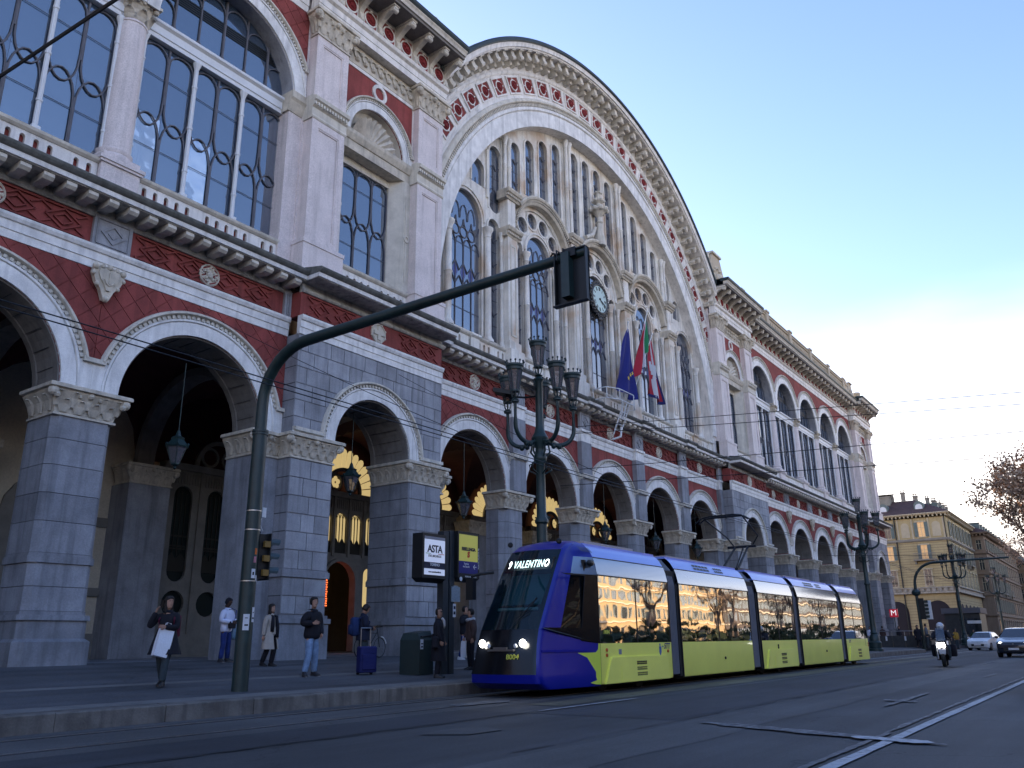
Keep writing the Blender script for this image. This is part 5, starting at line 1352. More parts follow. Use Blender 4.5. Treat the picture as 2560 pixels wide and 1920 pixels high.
# (z, inset, nose X, half width of the nose)
LV = [(.17, .03, 15.62, .92), (.30, .0, 15.34, .92), (.48, .0, 15.30, .90), (.80, 0, 15.36, .86), (1.10, 0, 15.42, .84), (1.42, 0, 15.53, .82), (2.0, 0, 15.87, .80), (2.66, .0, 16.25, .78), (3.08, .11, 16.53, .76), (3.24, .2, 16.66, .74), (3.40, .36, 16.93, .72), (3.50, .6, 17.3, .6), (3.53, .85, 17.6, .3)]
def contour(z, ins, xn, hw, n=8):
    """half contour, from the side at X=17.66 round to the centre line; returns (x, y) with y positive"""
    side = 1.2-ins; pts = [(17.66, side)]
    xs = xn+.12+.25*(.9-hw)
    # straight tapered flank then rounded corner
    for t in (.25, .5, .75, 1.): pts.append((17.66+(xs+.25-17.66)*t, side+(hw+.045-side)*t if True else 0))
    for i in range(1, n+1):
        a = i/n*pi/2; pts.append((xs+.25-(.25+.12)*sin(a)**.9 if False else xs+.25-.25*sin(a), hw+.045-.16*(1-cos(a))))
    for t in (.33, .66, 1.): pts.append((xs-(xs-xn)*t*(2-t), (hw-.115)*(1-t)))
    return [(min(17.66, x), min(y, side) if side > 0 else y) for x, y in pts]
def flank_y(x, ins=0, lv=None):
    z, i_, xn, hw = lv or LV[4]; side = 1.2-ins; xs = xn+.12+.25*(.9-hw)
    t = (17.66-x)/(17.66-(xs+.25)); t = max(0, min(1, t)); return OY-(side+(hw+.045-side)*t)
rows = []
for lv in LV:
    h = contour(*lv); full = [(x-OX, -y, lv[0]) for x, y in h]+[(x-OX, y, lv[0]) for x, y in h[-2::-1]]
    rows.append(full)
nc = len(rows[0]); mid = (nc-1)/2; nf = 4
def cabpart(name, mats, sel, smooth=True):
    g = MB()
    vs = [p for r in rows for p in r]; g.v = vs
    for i in range(len(rows)-1):
        for k in range(nc-1):
            kk = min(k, nc-2-k)
            if sel(i, kk): g.f.append((i*nc+k, i*nc+k+1, (i+1)*nc+k+1, (i+1)*nc+k)); g.mi.append(0)
    me = g.mesh(name, mats, smooth, fix=False, auto=40)
    bm = bmesh.new(); bm.from_mesh(me); bmesh.ops.delete(bm, geom=[v for v in bm.verts if not v.link_faces], context='VERTS'); bmesh.ops.recalc_face_normals(bm, faces=bm.faces); bm.to_mesh(me); bm.free()
    return ob(name, me, TR)
# columns: 0..3 flank, 4..11 corner, 12..14 front
WS = lambda i, k: k >= 9
cabpart('cab_shell', TBLUE, lambda i, k: not ((1 < i < 9 and k >= 9)) and not (5 <= i <= 6 and k < 3) and not (i == 7 and k < 3))
cabpart('front_mask', TBLK, lambda i, k: 1 < i < 5 and k >= 9)
cabpart('windscreen', TWIND, lambda i, k: 5 <= i < 9 and k >= 9)
cabpart('upper_side_panel', TGREY, lambda i, k: i == 7 and k < 3)
cabpart('side_window', TGLS, lambda i, k: 5 <= i <= 6 and k < 3)
g = MB(); g.add([(p[0], p[1], p[2]) for p in rows[0]], [tuple(range(nc))]); g.add([(p[0], p[1], p[2]) for p in rows[-1]], [tuple(range(nc))]); P('cab_floor', g, TBLK, TR)
def overlay(name, pts, m, off=.006, near=True):
    g = MB(); tri = geometry.tessellate_polygon([[Vector((x, z, 0)) for x, z in pts]]); vs = []; n = len(pts)
    for o_ in (off, -.01):
        for x, z in pts:
            zz = min(max(z, .17), 1.42); lv = (0, 0, 15.38 if z < 1 else 15.53, .86 if z < 1 else .82)
            ins = max(0, (z-2.66)*.26); vs.append((x-OX, flank_y(x, ins)-OY-o_, z))
    fs = [tuple(t) for t in tri]+[tuple(i+n for i in t[::-1]) for t in tri]+[(i, i+n, (i+1) % n+n, (i+1) % n) for i in range(n)]
    g.add(vs, fs); return P(name, g, m, TR, fix=True)
# blue lower body reaching back, yellow-green patch, dark side glass wedge
cv = [(16.33+(17.62-16.33)*(t/10)**1.15, .90-(.90-.2)*sin(t*pi/20)**.95) for t in range(0, 11)]
overlay('yellow_patch', cv+[(17.655, .2), (17.655, 1.1), (17.60, 1.10), (17.58, .97), (17.5, .905), (17.4, .901)], TYEL2, .008)
overlay('side_window_wedge', [(15.72, 1.44), (16.2, 1.33), (16.8, 1.22), (17.3, 1.13), (17.64, 1.1), (17.655, 1.1), (17.655, 1.45), (15.75, 1.45)], TBLK, .006)
overlay('door_bar', [(17.0, 1.16), (17.62, 1.10), (17.62, 2.64), (17.2, 2.64)], TBLK, .010)
overlay('crease_highlight', [(15.66, .93), (15.66, .98), (17.3, .99), (17.36, .96), (17.3, .92)], TBLUE, .018)
overlay('upper_dark_line', [(16.42, 2.655), (16.6, 2.62), (17.655, 2.62), (17.655, 2.655)], BLACK, .008)
g = MB(); g.ball((17.45-OX, -1.14, 2.93), .1, 10, 6, 1.6, .6, .8); P('side_camera', g, BLACK, TR)
# modules
def sect_band(x0, x1, zs, m, name):
    """zs: list of (z, inset)"""
    for s in (-1, 1):
        g = MB(); vs = [(x, s*(1.2-i), z) for x in (x0-OX, x1-OX) for z, i in zs]; n = len(zs)
        fs = [(j, j+1, n+j+1, n+j) for j in range(n-1)]
        if s > 0: fs = [f[::-1] for f in fs]
        g.add(vs, fs); P(name, g, m, TR, smooth=True, auto=25)
mods = [(17.66, 21.5), (22.2, 27.62), (28.5, 32.25), (32.85, 38.3), (39.0, 42.3)]
for a, b in mods:
    sect_band(a, b, [(.2, .02), (.26, 0), (1.10, 0)], TYEL, 'yellow_skirt')
    sect_band(a, b, [(1.10, .012), (1.9, .012), (2.66, .016)], TGLS, 'window_band')
    sect_band(a, b, [(2.66, 0), (2.9, .05), (3.08, .11)], TGREY, 'upper_side_panel')
    sect_band(a, b, [(3.08, .115), (3.24, .21), (3.34, .30), (3.40, .40)], TPALE, 'roof_edge')
    g = MB(); g.box(a-OX, b-OX, -.82, .82, 3.38, 3.44); P('roof', g, TPALE, TR)
    g = MB(); g.box(a-OX, b-OX, -1.15, 1.15, .3, .34); g.box(a-OX+.01, b-OX-.01, -.01, .01, .34, 2.6); P('floor', g, TBLK, TR)
    g = MB()
    for x in (a, b): g.box(x-OX-.012, x-OX+.012, -1.204, 1.204, .2, 2.68)
    for x in [a+(b-a)*t for t in (.5,)]: g.box(x-OX-.006, x-OX+.006, -1.203, -1.19, 1.1, 2.66)
    g.box(a-OX, b-OX, -1.204, -1.19, 2.645, 2.672); g.box(a-OX, b-OX, -1.1, -1.082, 3.07, 3.09); P('panel_joint', g, BLACK, TR)
    # seats and poles seen through the glass
    g = MB(); x = a+.6
    while x < b-.6:
        for y in (-.85, .55): g.box(x-OX, x-OX+.42, y, y+.4, .75, .83); g.box(x-OX+.36, x-OX+.44, y, y+.4, .8, 1.35)
        g.box(x-OX, x-OX+.03, -.3, -.27, .4, 2.4); x += 1.1
    P('seats', g, mat('seat_grey', (.06, .07, .1), .7, 0), TR)
# bellows
bl = [(21.5, 22.2), (27.62, 28.5), (32.25, 32.85), (38.3, 39.0)]
for a, b in bl:
    g = MB(); n = 8
    for i in range(n):
        x0 = a+(b-a)*i/n+.012; x1 = a+(b-a)*(i+1)/n-.012
        if i < n-2:
            g.add([(x, y, z) for x in (x0-OX, x1-OX) for (y, z) in ((-1.16, .28), (-1.16, 2.6), (-1.06, 3.04), (-.8, 3.33), (.8, 3.33), (1.06, 3.04), (1.16, 2.6), (1.16, .28))], [(j, j+1, 8+j+1, 8+j) for j in range(7)]+[tuple(range(8)), tuple(range(8, 16))[::-1]])
    P('bellows', g, BELL, TR)
    g = MB(); g.box(a-OX, b-OX, -1.1, 1.1, .25, 3.0); g.box(b-OX-.16, b-OX, -1.17, 1.17, .22, 2.64); P('bellows_core', g, BELD, TR)
# tail
g = MB(); tl = [(.2, 0, 43.1), (1.1, 0, 43.12), (2.66, .0, 42.85), (3.08, .11, 42.3), (3.34, .3, 41.9)]
def tailband(i0, i1, m, name):
    g = MB()
    r = []
    for z, ins, xe in tl[i0:i1+1]:
        s = 1.2-ins; r.append([(42.3-OX, -s, z), (xe-.35-OX, -s, z), (xe-.1-OX, -s+.12, z), (xe-OX, -s+.45, z), (xe-OX, s-.45, z), (xe-.1-OX, s-.12, z), (xe-.35-OX, s, z), (42.3-OX, s, z)] if xe > 42.7 else [(min(42.3, xe)-OX, -s, z), (xe-OX, -s+.05, z), (xe+.02-OX, -s+.2, z), (xe+.05-OX, -s+.45, z), (xe+.05-OX, s-.45, z), (xe+.02-OX, s-.2, z), (xe-OX, s-.05, z), (min(42.3, xe)-OX, s, z)])
    n = 8
    for i in range(len(r)-1): g.add(r[i]+r[i+1], [(k, k+1, n+k+1, n+k) for k in range(n-1)])
    P(name, g, m, TR, fix=True)
tailband(0, 1, TYEL, 'tail_skirt'); tailband(1, 2, TGLS, 'tail_window'); tailband(2, 3, TGREY, 'tail_panel'); tailband(3, 4, TPALE, 'tail_roof')
# grilles and housings on the skirt
def fender(x0, x1, zt, grid):
    g = MB(); y = -1.2
    pts = [(x0, .2), (x0+.28, zt-.05), (x0+.36, zt), (x1-.05, zt), (x1, zt-.06), (x1+.05, .2)]
    q = [(x0+.1, .2), (x0+.36, zt-.12), (x1-.12, zt-.12), (x1-.1, .2)]
    a = [(px-OX, y, pz_) for px, pz_ in pts]; 
    g.prism_y([[(px-OX, pz_) for px, pz_ in pts]], y-.055, y+.01); g.prism_y([[(px-OX, pz_) for px, pz_ in ((x0+.75, .21), (x0+.75, zt-.2), (x1-.45, zt-.2), (x1-.45, .21))]], y-.063, y-.05)
    f = P('bogie_fairing', g, TYEL, TR)
    s = MB()
    cx = (x0+x1)/2+.15
    for r in range(3):
        for k in range(9):
            for t in range(2): s.box(cx-OX-.27+k*.06, cx-OX-.235+k*.06, y-.068, y-.06, .33+r*.13+t*.045, .365+r*.13+t*.045)
    P('vent_grille', s, BLACK, f)
fender(17.8, 21.15, .78, 1); fender(28.75, 31.9, .80, 1); fender(39.15, 42.3, .78, 1)
g = MB(); g.box(19.35-OX, 19.35-OX, 0, 0, 0, 0)
def stud(x, z, r, m, name): g = MB(); g.sweep([(0.001, -1.235), (r, -1.225), (r, -1.195), (0.001, -1.195)], x-OX, z, 0, 2*pi, 12); P(name, g, m, TR)
ORG = mat('orange_reflector', (.55, .12, .02), .3, 0)
for x, z in ((17.95, .95), (17.95, .83), (21.25, .88), (25.2, .62), (30.1, .93), (30.1, .86), (35.9, .66), (42.7, .9), (42.7, .8)): stud(x, z, .04, ORG if x < 22 or x > 40 else BLACK, 'side_marker')
# roof vents
def vent(x0, x1, rowsn=2):
    g = MB()
    for r in range(rowsn):
        for k in range(5):
            a = x0+(x1-x0)*k/5; b = a+(x1-x0)/5-.03; z0 = 3.15+r*.09; i0 = .155+(z0-3.15)*.62; i1 = .155+(z0+.06-3.15)*.62
            g.add([(a-OX, -(1.2-i0)-.008, z0), (b-OX, -(1.2-i0)-.008, z0), (b-OX, -(1.2-i1)-.008, z0+.06), (a-OX, -(1.2-i1)-.008, z0+.06)], [(0, 1, 2, 3)])
    P('roof_vent', g, BLACK, TR)
vent(23.7, 24.9); vent(25.3, 26.0); vent(34.4, 35.6); vent(36.0, 36.7)
g = MB()
for k in range(9):
    a = 17.25+k*.06; g.add([(a-OX, -1.03, 3.2), (a+.025-OX, -1.03, 3.2), (a-.04-OX, -.93, 3.32), (a-.065-OX, -.93, 3.32)], [(0, 1, 2, 3)])
P('cab_vent', g, BLACK, TR)
# roof boxes
g = MB(); g.box(18.2-OX, 20.8-OX, -.55, .75, 3.44, 3.56); g.box(23-OX, 26.8-OX, -.5, .7, 3.44, 3.55); g.box(33.6-OX, 37-OX, -.5, .7, 3.44, 3.55); P('roof_equipment', g, mat('roof_box_beige', (.45, .38, .33), .6, .1), TR)
# headlights, marks
for s, yy in ((-1, -.56), (1, .54)):
    g = MB(); g.ball((15.43-OX, yy, 1.125), .085, 14, 8, .5, 1, 1); P('headlight', g, LAMP, TR)
    g = MB(); g.ball((15.42-OX, yy*.66, 1.07), .05, 10, 6, .5, 1, 1); P('fog_lamp', g, WHITEP, TR)
g = MB(); g.box(15.36-OX, 15.44-OX, -.35, .35, .96, 1.0); g.obox((15.37-OX, 0, 1.02), (1, 0, 0), (0, 1, 0), (0, 0, 1), .03, .18, .025); P('front_trim', g, mat('dull_silver', (.2, .2, .2), .4, .1, metal=.7), TR)
YTX = mat('yellow_lettering', (.75, .75, .1), .5, 0); DKB = mat('dark_blue_lettering', (.02, .04, .16), .5, 0)
text('fleet_number', '8004', .155, YTX, TR, (15.372-OX, -.32, .84), (.15, -1, 0), (.12, 0, 1), bold=.001)
text('fleet_number', '8004', .13, YTX, TR, (18.0-OX, -1.205, 1.35), (1, 0, 0), (0, 0, 1), bold=.002, ext=.002)
text('operator_mark', '5TT', .2, DKB, TR, (21.2-OX, -1.207, 1.0), (1, 0, 0), (0, 0, 1), bold=.005, ext=.002, shear=.25)
text('operator_mark', '5TT', .16, DKB, TR, (39.6-OX, -1.207, 1.0), (1, 0, 0), (0, 0, 1), bold=.005, ext=.002, shear=.25)
g = MB(); g.box(20.93-OX, 20.99-OX, -1.208, -1.2, .985, 1.01); g.prism_y([[(20.74-OX, .86), (20.80-OX, .76), (20.86-OX, .86), (20.86-OX, 1.0), (20.74-OX, 1.0)]], -1.208, -1.2); g.ball((20.80-OX, -1.2, 1.04), .04, 8, 5, 1, .2, 1); P('city_crest', g, mat('crest_blue', (.05, .12, .35), .5, 0), TR)
g = MB(); g.box(18.55-OX, 18.68-OX, -1.207, -1.2, .84, .96); P('info_plate', g, mat('grey_plate', (.2, .22, .28), .5, 0), TR)
# destination display on the raked windscreen, glowing behind glass
sl_ = Vector((.65, 0, 1)).normalized()
g = MB(); g.obox((16.58-OX, 0, 2.90), Vector((0, 1, 0)), sl_, sl_.cross(Vector((0, 1, 0))), .68, .17, .02); P('display_panel', g, BLACK, TR)
text('destination', '9 VALENTINO', .30, LED, TR, (16.50-OX, -.02, 2.90), (0, -1, 0), sl_, bold=0, xs=.56, space_character=1.12)
# cab interior: sun blind, dash, driver
g = MB(); g.obox((16.52-OX, .08, 2.32), Vector((0, 1, 0)), sl_, sl_.cross(Vector((0, 1, 0))), .56, .42, .01); P('sun_blind', g, mat('teal_sun_blind', (.02, .16, .20), .7, 0), TR)
g = MB(); g.obox((16.17-OX, .08, 1.87), Vector((0, 1, 0)), sl_, sl_.cross(Vector((0, 1, 0))), .56, .03, .02); P('blind_bar', g, mat('pale_blind_bar', (.3, .5, .5), .5, 0), TR)
g = MB(); g.box(15.75-OX, 16.4-OX, -.75, .75, .8, 1.38); g.box(17.3-OX, 17.4-OX, -1.05, 1.05, .4, 3.0); P('dashboard', g, BLACK, TR)
g = MB(); g.ball((16.75-OX, -.0, 1.98), .11, 10, 8, 1, 1, 1.2); g.ball((16.85-OX, 0, 1.6), .24, 10, 8, .7, 1.0, 1.2); P('driver', g, mat('driver_dim', (.12, .09, .08), .8, 0), TR)
# wipers
g = MB()
for dy in (0,):
    wm_ = [(15.62, -.1, 1.42), (15.95, -.55, 2.0), (16.0, -.6, 2.1)]
    g.tube([(x-OX-.06, y, z) for x, y, z in wm_], .015, 6)
    for q in range(4): g.tube([(15.58-OX+q*.07, -.12-q*.08, 1.45+q*.14), (15.78-OX+q*.06, -.52-q*.03, 1.78+q*.1)], .008, 5)
P('wiper', g, BLACK, TR)
# mirrors
for s in (-1, 1):
    g = MB(); g.tube([(16.3-OX, s*.86, 2.75), (16.1-OX, s*1.1, 2.72), (16.0-OX, s*1.32, 2.66)], .035, 8)
    if s > 0: g.box(15.93-OX, 16.07-OX, 1.22, 1.42, 2.12, 2.62)
    P('mirror_arm', g, BLACK, TR) if s > 0 else None
g = MB(); g.ball((16.85-OX, -.66, 3.43), .07, 8, 5); g.ball((16.8-OX, .72, 3.43), .07, 8, 5); P('roof_marker_lamp', g, BLACK, TR)
# wheels and underframe
for x in (18.4, 20.3, 29.4, 31.2, 39.8, 41.6):
    for s in (-1, 1):
        g = MB(); g.sweep([(.0, -.06), (.3, -.06), (.3, .06), (.0, .06)], 0, 0, 0, 2*pi, 18); P('wheel', g, BELD, TR, (x-OX, s*.74, .31))
g = MB()
for a, b in mods: g.box(a-OX+.1, b-OX-.1, -.9, .9, .13, .33)
P('underframe', g, BELD, TR)
# pantograph
PX = 29.5-OX
g = MB()
for s in (-.3, .3):
    g.tube([(PX-.25, s, 3.5), (PX+1.2, s*.8, 4.46)], [.05, .04], 8); g.tube([(PX+1.35, s*1.1, 4.46), (PX+1.35, s*2.0, 4.85), (PX-.45, s*2.4, 5.38)], .03, 6)
g.tube([(PX+1.2, -.55, 4.46), (PX+1.2, .55, 4.46)], .05, 8); g.tube([(PX+.4, 0, 3.6), (PX+1.3, 0, 4.4)], .03, 6); g.tube([(PX-.45, -.7, 5.38), (PX-.45, .7, 5.38)], .03, 6); g.box(PX-.6, PX+.6, -.45, .45, 3.44, 3.56)
for dx in (-.18, .12): g.tube([(PX-.45+dx, -1.0, 5.22), (PX-.45+dx, -.75, 5.38), (PX-.45+dx, -.45, 5.43), (PX-.45+dx, .45, 5.43), (PX-.45+dx, .75, 5.38), (PX-.45+dx, 1.0, 5.22)], .028, 6)
P('pantograph', g, BLACK, TR)
# ================================================================== FAR STREET
YB_ = mat('yellow_render', (.46, .37, .20), .85, .12, .7, .1, 15, streak=.2)
YBT = mat('cream_trim', (.50, .43, .30), .8, .12, 1)
YJ = mat('rustication_groove', (.20, .155, .085), .9, .1)
BRN = mat('brown_render', (.24, .18, .13), .85, .15, .8, streak=.3)
TILE = mat('brown_roof_tile', (.085, .045, .038), .85, .35, 2, .3, 10)
SHUT = mat('grey_green_shutter', (.13, .17, .16), .6, .15, 3); GREYW = mat('grey_stone_balcony', (.26, .24, .20), .8, .2)
WGL = glassmat('street_window_glass', (.02, .025, .03), .1, .03, fres=1.9)
PEACHW = mat('warm_lit_window', (.6, .4, .2), .4, .2, 4, emis=(1, .55, .22), estr=.10)  # faint glow put into unlit panes for a peach reflection
def house(name, x0, x1, y0, y1, zc, col, label, nfront=3, front_ys=None, storeys=None, side_n=10, roofh=2.9, loc=(0, 0, 0), sideface='south', grooves=True, street=True, detail=True):
    """block with a gable face at x0 (towards the camera) and its long street face at y0"""
    H = ob(name, None, None, loc, label=label, cat='building')
    b = MB(); b.box(x0, x1, y0, y1, 0, zc-.7); body = P('walls', b, col, H)
    return H, body
def winset(parent, c, nx, ny, w, z0, z1, shut=True, arch=False, lit=False, balcony=False, frame_m=None, depth=.18):
    """window on a face; c=(x,y) base point, n=(nx,ny) outward, tangent t"""
    n = Vector((nx, ny, 0)); t = Vector((-ny, nx, 0)); C_ = Vector((c[0], c[1], 0))
    def bx(g, a0, a1, d0, d1, za, zb):
        cc = C_+t*((a0+a1)/2)+n*((d0+d1)/2)+Vector((0, 0, (za+zb)/2)); g.obox(cc, t, n, (0, 0, 1), (a1-a0)/2, abs(d1-d0)/2, (zb-za)/2)
    g = MB(); bx(g, -w/2-.14, -w/2, 0, .09, z0, z1); bx(g, w/2, w/2+.14, 0, .09, z0, z1); bx(g, -w/2-.3, w/2+.3, 0, .22, z1, z1+.2); bx(g, -w/2-.2, w/2+.2, 0, .14, z0-.14, z0)
    W_ = P('window', g, frame_m or YBT, parent)
    q = MB(); bx(q, -w/2, w/2, .012, .03, z0, z1); P('pane', q, PEACHW if lit else WGL, W_)  # lit panes take the painted peach reflection
    q = MB(); bx(q, -.03, .03, .03, .055, z0, z1); bx(q, -w/2, w/2, .03, .055, z0+(z1-z0)*.62, z0+(z1-z0)*.62+.06); bx(q, -w/2, -w/2+.06, .03, .055, z0, z1); bx(q, w/2-.06, w/2, .03, .055, z0, z1); P('frame', q, YBT, W_)
    if shut:
        for s in (-1, 1):
            q = MB(); a0, a1 = (w/2+.02, w/2+.02+w*.48) if s > 0 else (-w/2-.02-w*.48, -w/2-.02); bx(q, a0, a1, .10, .15, z0, z1)
            for k in range(int((z1-z0)/.22)): bx(q, a0+.04, a1-.04, .15, .165, z0+.08+k*.22, z0+.2+k*.22)
            P('shutter', q, SHUT, W_)
    if balcony:
        q = MB(); bx(q, -w/2-1.2, w/2+1.2, 0, .95, z0-.3, z0-.12); bx(q, -w/2-1.1, -w/2-.8, 0, .6, z0-.8, z0-.3); bx(q, w/2+.8, w/2+1.1, 0, .6, z0-.8, z0-.3); bx(q, -w/2-1.15, w/2+1.15, .86, .92, z0+.8, z0+.88)
        k = -w/2-1.1
        while k < w/2+1.1: bx(q, k, k+.04, .87, .91, z0-.12, z0+.8); k += .2
        P('balcony', q, GREYW, W_)
def corn(parent, x0, x1, y0, y1, z, m, ov=.9, h=.8):
    g = MB(); g.box(x0-ov, x1, y0-ov, y1, z-.16, z); g.box(x0-ov+.2, x1, y0-ov+.2, y1, z-.3, z-.16); c = P('cornice', g, m, parent)
    g = MB(); y = y0-.3
    while y < y1: g.box(x0-ov+.3, x0-.02, y, y+.22, z-.62, z-.3); y += .62
    x = x0
    while x < min(x1, x0+60): g.box(x, x+.22, y0-ov+.3, y0-.02, z-.62, z-.3); x += .62
    P('cornice_bracket', g, m, c, kind='stuff')
# --- corner house A
AX, AY = 150.5, 21.25
HA, body = house('corner_apartment_house', AX, 177.6, AY, 60, 20.5, YB_, 'yellow four-storey corner apartment house with brown hipped roof, beyond the far end of the station')
corn(HA, AX, 177.6, AY, 60, 20.5, YBT)
g = MB()
for z in [7.9+.41*i for i in range(20)]:
    if z > 15.9: break
    g.box(AX-.012, AX+.03, AY, 60, z, z+.05); g.box(AX, 177, AY-.012, AY+.03, z, z+.05)
for z in [.9+.45*i for i in range(16)]:
    if z < 7.2: g.box(AX-.012, AX+.03, AY, 60, z, z+.05); g.box(AX, 177, AY-.012, AY+.03, z, z+.05)
P('rustication', g, YJ, HA, kind='stuff')
g = MB(); g.box(AX-.3, 177.6, AY-.3, 60, 16.1, 16.42); g.box(AX-.15, 177.6, AY-.15, 60, 15.95, 16.1); P('string_course', g, GREYW, HA)
g = MB(); g.box(AX-.55, 177.6, AY-.55, 60, 7.75, 8.0); g.box(AX-.62, 177.6, AY-.62, 60, 8.55, 8.72); g.box(AX-.35, 177.6, AY-.35, 60, 8.0, 8.55)
k = AY-.5
while k < 45: g.box(AX-.6, AX-.5, k, k+.5, 8.05, 8.5); k += .85
P('stone_band', g, mat('pale_stone_band', (.42, .38, .31), .8, .2, 2, streak=.5), HA)
for yc, full in ((25.0, True), (30.2, True), (35.4, True), (40.6, True)):
    winset(HA, (AX, yc), -1, 0, 1.05, 16.75, 19.1, shut=True, lit=yc in (25.0,)); 
    winset(HA, (AX, yc), -1, 0, 1.0, 13.2, 15.4, shut=True, lit=True, balcony=(yc == 25.0)); winset(HA, (AX, yc), -1, 0, 1.05, 8.95, 11.5, shut=False)
for yc in (22.75, 27.45, 32.8, 38):
    g = MB(); g.prism_y([lancet_hole(0, .62, 17.0, 18.5, 10)], -.05, 0.02); g.v = [(AX+y, yc+x, z) for x, y, z in g.v]; g.box(AX-.1, AX, yc-.62, yc+.62, 16.7, 17.35)
    for s in (-1, 1): g.box(AX-.1, AX, yc+s*1.1-.12, yc+s*1.1+.12, 16.45, 19.7)
    P('blind_arch', g, YBT, HA)
for i, xc in enumerate([153.4+3.6*i for i in range(7)]):
    for z0, z1 in ((16.75, 19.1), (13.0, 15.4), (8.95, 11.7)): winset(HA, (xc, AY), 0, -1, 1.1, z0, z1, shut=z0 > 12, balcony=(i % 3 == 1 and z0 == 13.0))
for i, yc in enumerate((24.3, 30.4, 36.5)):
    g = MB(); g.prism_y([lancet_hole(0, 1.75, 0, 4.9, 14)], -.04, .05); g.v = [(AX+y, yc+x, z) for x, y, z in g.v]; P('arcade_opening', g, mat('dark_arcade', (.03, .025, .03), .9, .1), HA)
for i in range(6):
    g = MB(); g.prism_y([lancet_hole(153.6+4.2*i, 1.5, 0, 4.6, 14)], AY-.04, AY+.05); P('arcade_opening', g, MATS['dark_arcade'], HA)
g = MB(); g.tube([(AX-.15, 29.0, 0), (AX-.15, 28.95, 20)], .1, 8); g.tube([(AX-.1, AY+.2, 0), (AX-.1, AY+.2, 20)], .08, 6); P('drainpipe', g, BLACK, HA)
g = MB(); z0, z1 = 20.5, 23.5
g.add([(AX-.9, AY-.9, z0), (178, AY-.9, z0), (178, 60, z0), (AX-.9, 60, z0), (AX+5, AY+5, z1), (178, AY+5, z1), (178, 60, z1), (AX+5, 60, z1)], [(0, 1, 5, 4), (1, 2, 6, 5), (2, 3, 7, 6), (3, 0, 4, 7), (4, 5, 6, 7)])
P('roof', g, TILE, HA)
g = MB()
for yc in (25.0, 30.6, 36): g.box(AX+.6, AX+3.2, yc-.7, yc+.7, 21.0, 22.0); g.v += []; g.prism_y([lancet_hole(0, .72, 22.0, 22.1, 8)], 0, 2.8); 
g = MB()
for yc in (25.0, 30.6, 36):
    q = MB(); q.prism_y([lancet_hole(0, .75, 20.95, 22.0, 8)], .9, 3.6); q.v = [(AX+y, yc+x, z) for x, y, z in q.v]; d_ = P('dormer', q, SHUT, HA)
    q = MB(); q.prism_y([lancet_hole(0, .55, 21.1, 21.7, 8)], .84, .88); q.v = [(AX+y, yc+x, z) for x, y, z in q.v]; P('pane', q, WHITEP, d_)
for i in range(5):
    xx = AX+6+i*4.6; q = MB(); q.box(xx-.7, xx+.7, AY+1.6, AY+3.2, 20.9, 22.6); q.box(xx-.8, xx+.8, AY+1.5, AY+3.3, 22.6, 22.75); P('dormer', q, SHUT, HA)
for (yc, xx, h, w) in ((27.9, AX+5, 1.6, .32), (31.2, AX+5, 1.0, 1.4), (33.5, AX+6, .8, .4), (24.5, AX+7, .6, .3), (24.0, AX+10, .5, .35), (23.8, AX+13.5, .5, .4), (23.8, AX+17, .5, .4), (23.9, AX+21, .6, .4), (26.2, AX+6.2, 1.0, .35)):
    q = MB(); q.box(xx-w, xx+w, yc-w, yc+w, 22.4, 23.4+h); q.box(xx-w-.1, xx+w+.1, yc-w-.1, yc+w+.1, 23.4+h-.25, 23.4+h-.12)
    for s in (-1, 1): q.box(xx-w*.8, xx-w*.5, yc+s*w*.6-.06, yc+s*w*.6+.06, 23.4+h, 23.65+h)
    q.box(xx-w-.05, xx+w+.05, yc-w-.05, yc+w+.05, 23.65+h, 23.72+h); P('chimney', q, GREYW, HA)
g = MB(); g.box(AX+5, AX+5.3, 29.4, 34, 23.4, 24.4)
for k in range(6): g.box(AX+4.95, AX+5.4, 29.5+k*.75, 29.85+k*.75, 24.4, 24.8)
g.box(AX+4.9, AX+5.4, 29.3, 34, 24.8, 24.9); P('chimney_row', g, GREYW, HA)
